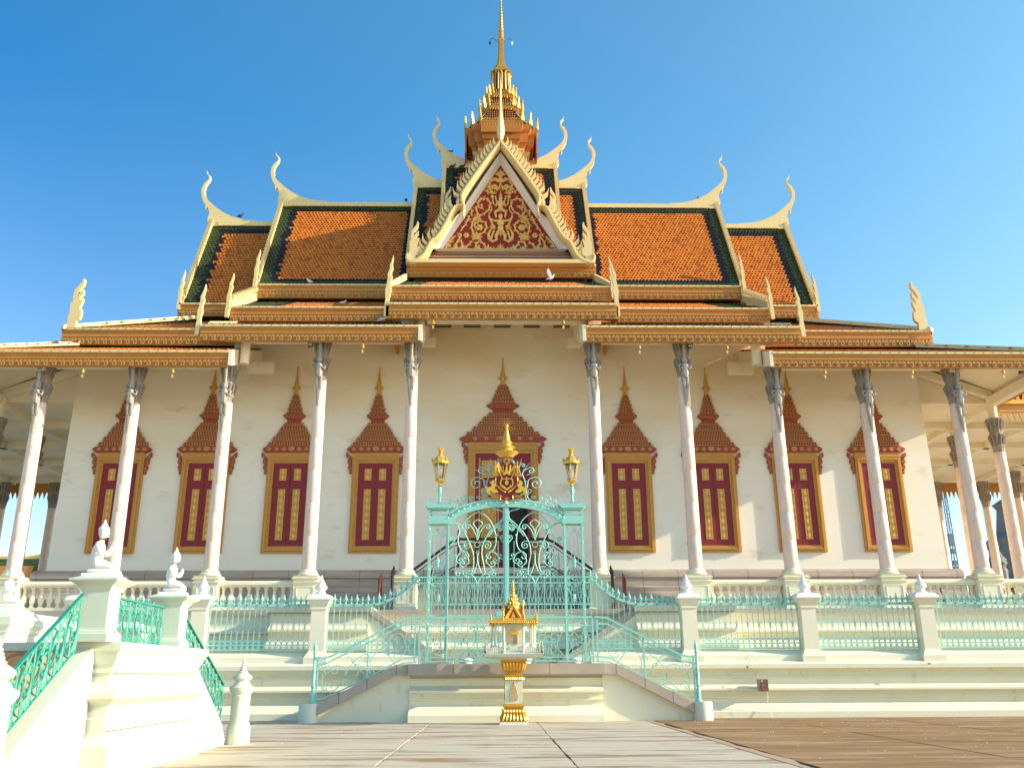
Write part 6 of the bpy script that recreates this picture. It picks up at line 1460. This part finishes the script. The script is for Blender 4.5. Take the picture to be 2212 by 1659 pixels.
def newel(x, y, k, label, zk=1.0):
    t = thing('newel_post', label, 'post', (x, y, 0), 'round newel posts of the left staircase')
    pr_ = [(.215, 0), (.215, .30), (.20, .33), (.19, .35), (.19, .36), (.175, .40), (.172, .82), (.18, .84), (.17, .86), (.185, .88), (.23, .95), (.235, .99), (.17, 1.03), (.15, 1.06), (.13, 1.08), (.11, 1.11)]
    MB().lathe([(r*k, z*zk) for r, z in pr_], n=28).build('shaft', M['white2'], t, True)
    f = [(.11, 1.09), (.18, 1.15), (.17, 1.19), (.12, 1.23), (.085, 1.25), (.09, 1.27), (.06, 1.29), (.07, 1.31), (.05, 1.33), (.055, 1.35), (.036, 1.37), (.042, 1.39), (.022, 1.41), (.03, 1.45), (.018, 1.49), (.0, 1.50)]
    MB().lathe([(r*k, (1.09+(z-1.09)*1.0)*zk) for r, z in f], n=24).build('finial', M['white2'], t, True)
p = at(513, 1600, -17.35)
newel(p.x, -17.35, .86, 'round white newel post with finial at the foot of the left staircase', .88)
newel(-4.80, -24.45, .98, 'large round white newel post cut off by the lower left corner', .93)
# ---------- kneeling statues
def skin(verts, edges, radii, name, m_, root=0, lv=2):
    me = D.meshes.new(name); me.from_pydata([Vector(v) for v in verts], edges, []); o = D.objects.new(name, me); COL.objects.link(o)
    sk = o.modifiers.new('s', 'SKIN'); sk.use_smooth_shade = True
    for i, r in enumerate(radii):
        v = me.skin_vertices[0].data[i]; v.radius = (r, r) if not isinstance(r, tuple) else r; v.use_root = (i == root)
    sb = o.modifiers.new('b', 'SUBSURF'); sb.levels = lv; sb.render_levels = lv
    dg = bpy.context.evaluated_depsgraph_get(); dg.update()
    nm = D.meshes.new_from_object(o.evaluated_get(dg)); nm.name = name; D.objects.remove(o)
    nm.materials.clear(); nm.materials.append(m_)
    return nm
# facing +X: pelvis rests on the heels, thighs forward, knees down, palms together
V_ = [(0, 0, .16), (.01, 0, .25), (.02, 0, .34), (.03, 0, .42), (.05, 0, .475), (.06, 0, .52)]      # spine to neck
E_ = [(0, 1), (1, 2), (2, 3), (3, 4), (4, 5)]; R_ = [(.095, .12), (.075, .085), (.085, .10), (.08, .12), (.045, .045), (.036, .036)]
for s in (-1, 1):
    n0 = len(V_)
    V_ += [(.06, s*.06, .15), (.18, s*.07, .13), (.27, s*.07, .065), (.15, s*.07, .04), (.0, s*.06, .04), (-.09, s*.05, .05)]
    E_ += [(0, n0), (n0, n0+1), (n0+1, n0+2), (n0+2, n0+3), (n0+3, n0+4), (n0+4, n0+5)]; R_ += [.085, .07, .055, .05, .042, .03]
    n1 = len(V_)
    V_ += [(.03, s*.12, .43), (.07, s*.145, .31), (.15, s*.09, .30), (.195, s*.022, .365), (.205, s*.012, .43)]
    E_ += [(3, n1), (n1, n1+1), (n1+1, n1+2), (n1+2, n1+3), (n1+3, n1+4)]; R_ += [.048, .036, .030, .022, (.022, .012)]
KB = skin(V_, E_, R_, 'body', M['statue'])
hm = MB(); hm.lathe([(.02, -.075), (.05, -.06), (.068, -.02), (.074, .03), (.068, .07), (.055, .09)], .0, 0, 14, sx=1.1)
hm.lathe([(.01, 0), (.014, .02), (.006, .045)], .083, 0, 6, z0=-.02)   # nose
hm.lathe([(.018, 0), (.024, .012), (.012, .022)], .070, 0, 6, z0=-.056)
for s in (-1, 1): hm.ball((.066, s*.028, .022), .014, 6); hm.tube([(.0, s*.078, .04), (.005, s*.086, .0), (.0, s*.08, -.06)], [.014, .018, .012], 5)
HD = hm.mesh('head', M['statue'], True)
km = MB(); km.lathe([(.084, .045), (.092, .055), (.084, .07), (.078, .09), (.06, .11), (.045, .12), (.048, .13), (.034, .145), (.02, .18), (.002, .215)], 0, 0, 14)
HC = km.mesh('pointed_crown', M['statue'], True)
def statue(x, y, z, k, lb, rz=0):
    t = thing('kneeling_statue', lb, 'statue', (x, y, z), 'kneeling praying statues', rz=rz)
    MB().box(-.14*k, .33*k, -.15*k, .15*k, 0, .035).build('plinth', M['statue'], t)
    b = link('body', KB, t, (0, 0, .035), scale=(k*1.05, k*1.2, k*1.0)); h = link('head', HD, t, (.065*k, 0, .035+.60*k*1.02), scale=(k*.92, k*.92, k*.98)); link('pointed_crown', HC, t, (.065*k, 0, .035+.60*k*1.02), scale=(k*.92, k*.92, k))
q = 2.13
statue(-4.86, -22.55, q, .76, 'kneeling white statue with praying hands on the nearest, tallest-looking pedestal', rad(12))
statue(-4.83, -20.15, q, .76, 'kneeling white statue with praying hands on the pedestal right of the green railing', rad(6))
statue(-7.08, -20.15, 1.93, .76, 'kneeling white statue at the left edge in front of a pink column', rad(10))
# ---------- green railings
def green_rail(p0, p1, h0, h1, label, n=None, hand=True):
    """p0,p1 base end points (world); vertical heights h0,h1"""
    p0, p1 = Vector(p0), Vector(p1); t = thing('green_railing', label, 'railing', tuple(p0)); d = p1-p0; L = d.length
    P_ = lambda u, w_: d*u+Vector((0, 0, w_*(h0+(h1-h0)*u)))
    n = n or max(2, int(L/.30)); r = .010
    MB().loft([[tuple(P_(u, 1)+Vector(o)) for o in ((-.022, 0, -.012), (.022, 0, -.012), (.022, 0, .012), (-.022, 0, .012))] for u in (0, 1)]).build('handrail', M['green'], t)
    for w_ in (.04,): MB().tube([P_(0, w_), P_(1, w_)], .012, 4).build('bottom_rail', M['green'], t)
    def curve(pts, r_=r, cl=False, nm_='scroll'): MB().tube([P_(a, b) for a, b in (pts)], r_, 5, cl, flat=1.6).build(nm_, M['green'], t)
    for i in range(n):
        c = (i+.5)/n; q = 1/n
        for dd in (-.25, .25): curve([(c+dd*q+.19*q*math.cos(a*PI/6), .48+.17*math.sin(a*PI/6)) for a in range(12)], cl=True, nm_='oval')
        for s in (-1, 1):
            curve([tuple(v) for v in smooth_curve([Vector((c, .06)), Vector((c+s*.42*q, .25)), Vector((c+s*.5*q, .5)), Vector((c+s*.36*q, .72)), Vector((c+s*.12*q, .82))], 3)])
            curve([tuple(v) for v in smooth_curve([Vector((c, .66)), Vector((c+s*.10*q, .80)), Vector((c+s*.36*q, .93))], 3)], .009)
            curve([tuple(v) for v in smooth_curve([Vector((c+s*.5*q, .18)), Vector((c+s*.38*q, .10)), Vector((c+s*.28*q, .06))], 3)], .009)
            MB().ball(tuple(P_(c+s*.16*q, .76)), .022, 6).build('bud', M['green'], t)
        curve([(c, .04), (c, .34)]); curve([(c, .62), (c, .97)])
    for i in range(n+1): curve([(i/n, .04), (i/n, 1)], .009, nm_='bar')
    return t
def LY(u, v, X=-4.95): return atX(u, v, X)
a, b = LY(213, 1262, -4.9), LY(72, 1480, -5.1)
an, bn_ = LY(190, 1384, -5.1), LY(60, 1562, -5.1)
def on(y, P1, P2): t = (y-P1.y)/(P2.y-P1.y); return P1.z+(P2.z-P1.z)*t
y0, y1 = -22.80, -24.55
green_rail((-4.86, -22.75, 1.30), (-4.86, -24.2, .37), .62, .62, 'emerald railing sloping down from the front statue pedestal towards the camera', 5)
green_rail((-4.80, -22.3, 1.43), (-4.80, -20.35, 1.43), .52, .52, 'emerald railing between the two statue pedestals', 5)
green_rail((-4.72, -19.95, 1.40), (-4.66, -17.65, .30), .58, .62, 'pale emerald railing sloping down to the round newel post', 6)

# ================================================================== BACKGROUND
fb_ = thing('far_pavilion', 'distant pavilion with orange and green roof and yellow trim seen between the left columns', 'building')
Yf = 42
def F(u, v, Y=Yf): p = at(u, v, Y); return (p.x, p.z)
x0, z0 = F(-60, 1228); x1, z1 = F(118, 1226); xr, zr_ = F(92, 1280)
def fq(pts, nm_, m_, t=.4, Y=Yf): return MB().prism([F(*p, Y) for p in pts], 'y', Y, Y+t).build(nm_, M[m_], fb_)
fq([(-80, 1207), (100, 1207), (112, 1203), (90, 1255), (78, 1290), (-80, 1290)], 'green_roof', 'fargreen')
fq([(-80, 1222), (62, 1222), (73, 1222), (60, 1250), (45, 1290), (-80, 1290)], 'orange_roof', 'farroof', .2, Yf-.25)
fq([(-80, 1201), (60, 1201), (90, 1196), (116, 1184), (118, 1188), (108, 1202), (90, 1207), (-80, 1207)], 'ridge', 'faryellow', .6, Yf-.1)
fq([(104, 1205), (110, 1207), (86, 1256), (78, 1272), (70, 1272), (80, 1250)], 'bargeboard', 'faryellow', .6, Yf-.5)
fq([(112, 1185), (118, 1190), (112, 1206), (106, 1206)], 'horn', 'faryellow', .6, Yf-.5)
fq([(108, 1208), (114, 1210), (106, 1262), (84, 1268)], 'gable_wall', 'farroof', .3, Yf-.2)
MB().box(F(-80, 1290)[0], F(105, 1270)[0], Yf+.4, Yf+8, 0, F(0, 1260)[1]).build('wall', M['brownwall'], fb_)
sb = thing('shrub', 'small shrub beside the distant pavilion behind the left terrace', 'shrub', tuple(at(82, 1262, 30)))
lm = MB()
for i in range(420):
    p = Vector([random.gauss(0, .55), random.gauss(0, .4), random.gauss(0, .35)]); a = random.random()*6.28; l = random.uniform(.06, .13)
    lm.add([p, p+Vector((math.cos(a)*l, math.sin(a)*l*.5, .03)), p+Vector((math.cos(a+.6)*l*.9, .02, l*.7))], [(0, 1, 2)])
lm.build('foliage', M['bush'], sb); MB().tube([(0, 0, -5), (.05, 0, -.5), (0, 0, .2)], [.12, .07, .03], 6).build('trunk', M['brownwall'], sb)
# mast
mt = thing('telecom_mast', 'thin steel telecom mast with antennas seen between the right columns', 'mast')
Ym = 80; b0 = at(2068, 1262, Ym); t0 = at(2024, 1055, Ym); b0.z = 0
wt = t0.z; leg = []
bx_ = at(2050, 1150, Ym).x
for s in ((-1, -1), (1, -1), (1, 1), (-1, 1)): MB().tube([(bx_+s[0]*.5, Ym+s[1]*.5, 0), (bx_+s[0]*.22, Ym+s[1]*.22, wt+3)], .07, 4).build('leg', M['steel'], mt)
lt = MB()
for i in range(28):
    z = i*1.0; k = .5-.28*z/(wt+3)
    for s in (-1, 1): lt.tube([(bx_-k*s, Ym-k, z), (bx_+k*s, Ym-k, z+1)], .035, 3)
    lt.tube([(bx_-k, Ym-k, z), (bx_+k, Ym-k, z)], .03, 3)
lt.build('lattice', M['steel'], mt, kind='stuff')
for v in (1165, 1190, 1215, 1228, 1245):
    z = at(2050, v, Ym).z; MB().box(bx_-.55 if v == 1165 else bx_-.4, bx_+.1, Ym-.9, Ym-.5, z-.9 if v == 1165 else z-.4, z+.6 if v == 1165 else z+.2).build('antenna', M['steel'], mt)
# grey stone stupa at the right
su = thing('stone_stupa', 'dark grey carved stone stupa seen between columns at the right edge', 'stupa')
sx_ = at(2240, 1100, 26).x
rr = [(8.5, 0), (8.5, 4), (7.6, 4.4), (8.2, 5.0), (6.8, 5.6), (6.8, 7), (7.2, 7.4), (6.0, 8), (6.0, 10), (6.5, 10.5), (5.0, 11.2), (4.6, 13), (5.0, 13.4), (3.2, 14.2), (1.2, 15.5), (.1, 17)]
MB().loft([redent(r*.62, z, .6, sx_+5.6, 34) for r, z in rr]).build('tower', M['farstone'], su)
for i in range(22):
    a = i*.7; z = 5+i*.4; MB().lathe([(.1, 0), (.35, .2), (.22, .5), (.3, .7), (.02, 1.3)], sx_+5.6-3.6+.05*i, 34-3.4+.06*i+(i % 3)*.8, 6, z0=z).build('stone_finial', M['farstone'], su)
s2 = thing('stone_pinnacle', 'small grey stone pinnacle behind the balustrade at the right', 'pinnacle', tuple(at(2163, 1262, 28)))
MB().lathe([(.9, -6), (.9, -.6), (.7, -.3), (.5, .2), (.55, .9), (.35, 1.3), (.6, 1.6), (.35, 1.9), (.2, 2.3), (.25, 2.5), (.05, 3.4)], n=10).build('stone', M['farstone'], s2)
MB().lathe([(.5, -.3), (.75, 0), (.45, .35), (.1, .6)], -1.0, -1.5, 10, z0=1.2).build('urn', M['farstone'], s2)
# visitors seated behind the right balustrade
def person(x, y, z, shirt, lb, rz=0):
    m_ = mat('clothing', shirt, .85, var=.2, scale=8); sk_ = mat('skin', (.35, .2, .13), .6, var=.1); hr = mat('dark_hair', (.015, .012, .01), .5, var=.2)
    t = thing('person', lb, 'person', (x, y, z), rz=rz)
    V = [(0, 0, .12), (0, 0, .32), (0, -.02, .5), (0, -.03, .58)]; E = [(0, 1), (1, 2), (2, 3)]; R = [(.15, .12), (.14, .1), (.15, .09), (.05, .05)]
    for s in (-1, 1):
        n0 = len(V); V += [(s*.09, -.05, .10), (s*.13, -.42, .14), (s*.12, -.45, -.25), (s*.12, -.54, -.28)]; E += [(0, n0), (n0, n0+1), (n0+1, n0+2), (n0+2, n0+3)]; R += [.09, .065, .04, .035]
        n1 = len(V); V += [(s*.18, -.02, .48), (s*.21, -.08, .25), (s*.12, -.3, .2)]; E += [(2, n1), (n1, n1+1), (n1+1, n1+2)]; R += [.05, .04, .03]
    link('body', skin(V, E, R, 'body', m_), t)
    h = MB(); h.lathe([(.03, -.11), (.06, -.09), (.078, -.02), (.08, .05), (.05, .1), (.01, .12)], 0, -.03, 12, z0=.72); h.lathe([(.012, 0), (.016, .02), (.006, .04)], 0, -.115, 6, z0=.70)
    for s in (-1, 1): h.ball((s*.085, -.03, .72), .018, 6)
    h.build('head', sk_, t, True)
    e = MB()
    for s in (-1, 1): e.ball((s*.028, -.104, .735), .010, 6)
    e.ball((0, -.102, .655), .018, 6, sz=.4); e.build('eyes_and_mouth', hr, t)
    MB().lathe([(.084, .0), (.09, .05), (.07, .1), (.01, .13)], 0, -.015, 12, z0=.73).build('hair', hr, t, True)
    for s in (-1, 1):
        hm_ = MB(); hm_.box(s*.12-.02, s*.12+.02, -.38, -.3, .17, .2)
        for i in range(4): hm_.tube([(s*.12-.016+i*.0107, -.38, .185), (s*.12-.016+i*.0107, -.42+abs(i-1.5)*.008, .18), (s*.12-.016+i*.0107, -.435+abs(i-1.5)*.008, .165)], .006, 4)
        hm_.tube([(s*.10, -.33, .185), (s*.085, -.36, .18), (s*.088, -.385, .17)], .007, 4); hm_.build('hand', sk_, t)
for (u, c, lb) in ((2146, (.03, .045, .09), 'person in dark blue sitting behind the balustrade near the right edge'), (2168, (.62, .25, .14), 'person in a salmon top sitting behind the balustrade near the right edge'), (2190, (.66, .42, .22), 'person in a tan top sitting behind the balustrade near the right edge'), (2033, (.42, .06, .04), 'person in dark red sitting low behind the balustrade by the temple corner')):
    p = at(u, 1290, -1.2); person(p.x, -1.2, TF+.02, c, lb)

# ================================================================== SMALL THINGS
# junction box on the fence wall
jb = thing('junction_box', 'brown steel junction box with grey side and cables on the dwarf wall', 'box', tuple(at(1648, 1480, -9.42)))
MB().box(-.105, .10, -.10, .16, -.135, .15).build('case', M['boxgrey'], jb); MB().box(-.085, .105, -.115, -.10, -.14, .145).build('lid', M['boxbrown'], jb)
MB().box(-.075, -.03, -.118, -.115, .08, .13).build('sticker', M['paper'], jb); MB().ball((-.04, -.125, .0), .012, 6).build('lock', M['bulb'], jb)
MB().tube(smooth_curve([Vector((-.20, .15, .27)), Vector((-.13, .02, .28)), Vector((-.10, .0, .22)), Vector((-.09, .0, .15))], 4), .008, 5).build('upper_cable', M['wire'], jb, True)
MB().tube(smooth_curve([Vector((.08, -.06, -.14)), Vector((.085, -.03, -.3)), Vector((.07, -.02, -.42)), Vector((.10, -.07, -.62)), Vector((.15, -.1, -.80)), Vector((.3, -.11, -.84))], 4), .009, 5).build('lower_cable', M['wire'], jb, True)
for (u, v, lb) in ((875, 1443, 'short pipe stub poking out of the dwarf wall left of the stair'), (1613, 1440, 'short pipe stub beside the junction box'), (2005, 1433, 'short pipe stub on the dwarf wall ledge at the right')):
    p = at(u, v, -9.30); t = thing('pipe_stub', lb, 'pipe', tuple(p)); MB().tube([(0, 0, 0), (0, -.09, 0)], .028, 10).build('tube', M['white2'], t, True); MB().tube([(0, -.0905, 0), (0, -.092, 0)], .018, 8).build('bore', M['black'], t)
# wind bells
for (u, v, Y, lb) in ((784, 742, -3.75, 'between the second and first columns left of the gate'), (374, 795, -3.75, 'between the third and fourth columns left of the gate'), (180, 795, -3.75, 'between the two leftmost columns'), (936, 690, -3.75, 'left one of the two under the centre eave'), (1217, 690, -3.75, 'right one of the two under the centre eave'),
                   (1381, 744, -3.75, 'between the first and second columns right of the gate'), (1570, 744, -3.75, 'between the second and third columns right of the gate'), (1781, 797, -3.75, 'between the third and fourth columns right of the gate'), (1969, 797, -3.75, 'right of the rightmost window'), (2166, 797, -3.75, 'near the right edge under the eave')):
    p = at(u, v, Y); t = thing('wind_bell', 'gilt wind bell '+lb, 'bell', (p.x, p.y, p.z+.05), 'wind bells under the eaves')
    MB().tube([(0, 0, .05), (0, 0, -.12)], .006, 4).build('hook', M['black'], t)
    MB().lathe([(.06, -.22), (.055, -.2), (.045, -.12), (.02, -.09), (.01, -.07)], n=10).build('bell', M['goldlt'], t, True)
    MB().prism([(-.035, -.30), (.0, -.27), (.035, -.30), (.04, -.34), (0, -.42), (-.04, -.34)], 'y', -.004, .004).build('clapper_leaf', M['faryellow'], t)
for (u, v, Y, lb, m_) in ((671, 745, -3.5, 'floodlight left of the second capital left of the gate', 1), (1491, 748, -3.5, 'floodlight right of the second capital right of the gate', 0), (2206, 803, -2.8, 'floodlight at the right edge under the eave', 1), (2108, 887, 2.0, 'floodlight on the ceiling beam by the right side columns', 1)):
    p = at(u, v, Y); t = thing('floodlight', 'small black '+lb, 'floodlight', tuple(p), 'floodlights')
    MB().prism([(-.08, -.08), (.08, -.05), (.09, .08), (-.07, .08)], 'y', -.06, .05).build('housing', M['black'], t); MB().box(-.065, .07, -.066, -.06, -.055, .06).build('lens', M['boxgrey'], t); MB().tube([(-.09, 0, 0), (-.09, 0, .14), (.09, 0, .14), (.09, 0, 0)], .012, 4).build('bracket', M['black'], t)
# pigeons
bm_ = MB(); bm_.tube([(-.20, 0, .04), (-.13, 0, .07), (-.05, 0, .10), (.04, 0, .13), (.09, 0, .18), (.11, 0, .23)], [.015, .03, .065, .062, .035, .028], 8); bm_.ball((.12, 0, .245), .034, 8); bm_.lathe([(.012, 0), (.002, .04)], 0, 0, 5, z0=0) ; bm_.tube([(.145, 0, .243), (.18, 0, .232)], [.010, .002], 4)
wg = MB()
for s in (-1, 1): wg.prism([(-.18, .08), (-.05, .16), (.04, .15), (.03, .08), (-.08, .06)], 'y', s*.062-.008, s*.062+.008)
lg = MB()
for s in (-1, 1): lg.tube([(.0, s*.02, .06), (.0, s*.02, 0), (.03, s*.02, 0)], .006, 4)
BMs = {}
for k in ('pig', 'pigw'): BMs[k] = (bm_.mesh('body', M[k], True), wg.mesh('wing', M[k]), lg.mesh('leg', M['rediron']))
birds = [(520, 471, YR, 'pig', 0, 'dark pigeon on the left outer ridge'), (877, 437, YR, 'pig', 90, 'dark pigeon on the left main ridge beside the gable'), (1513, 436, YR, 'pig', 180, 'dark pigeon at the foot of the right main horn'), (1068-95+0, 333, YR, 'pig', 30, 'dark pigeon on the curve of the upper left horn'),
         (978, 364, YR-.15, 'pig', 0, 'dark pigeon perched low on the upper left ridge'), (999, 364, YR-.15, 'pig', 0, 'dark pigeon perched beside the gable on the upper left ridge'), (1010, 348, YR, 'pig', 180, 'dark pigeon near the spire on the left'),
         (668, 613, 3.5, 'pigw', 150, 'white pigeon on the tiles above the left main eave'), (826, 696, -.2, 'pigw', 0, 'white pigeon by the left ribbed verge'), (740, 660, 3.3, 'pigw', 20, 'pale pigeon on the outer left eave') ]
for (u, v, Y, k, rz, lb) in birds:
    p = at(u, v, Y); t = thing('pigeon', lb, 'pigeon', (p.x, p.y, p.z), 'pigeons on the roofs', rz=rad(rz))
    for i, m_ in enumerate(BMs[k]): link(('body', 'wing', 'leg')[i], m_, t)
p = at(1190, 606, 1.2); t = thing('pigeon', 'white dove with raised wings landing on the tiles under the gable', 'pigeon', tuple(p), 'pigeons on the roofs')
link('body', BMs['pigw'][0], t)
for s in (-1, 1): MB().prism([(-.05, .14), (.05, .14), (.0, .35), (-.10, .55), (-.16, .45), (-.13, .28)], 'y', s*.05-.006, s*.05+.006).build('wing', M['pigw'], t)
# joined overflow of the fascia carving
if carve_rest.f: part(carve_rest, 'carvings', M['fascia_hi'], kind='stuff')
print('objects', len(D.objects))
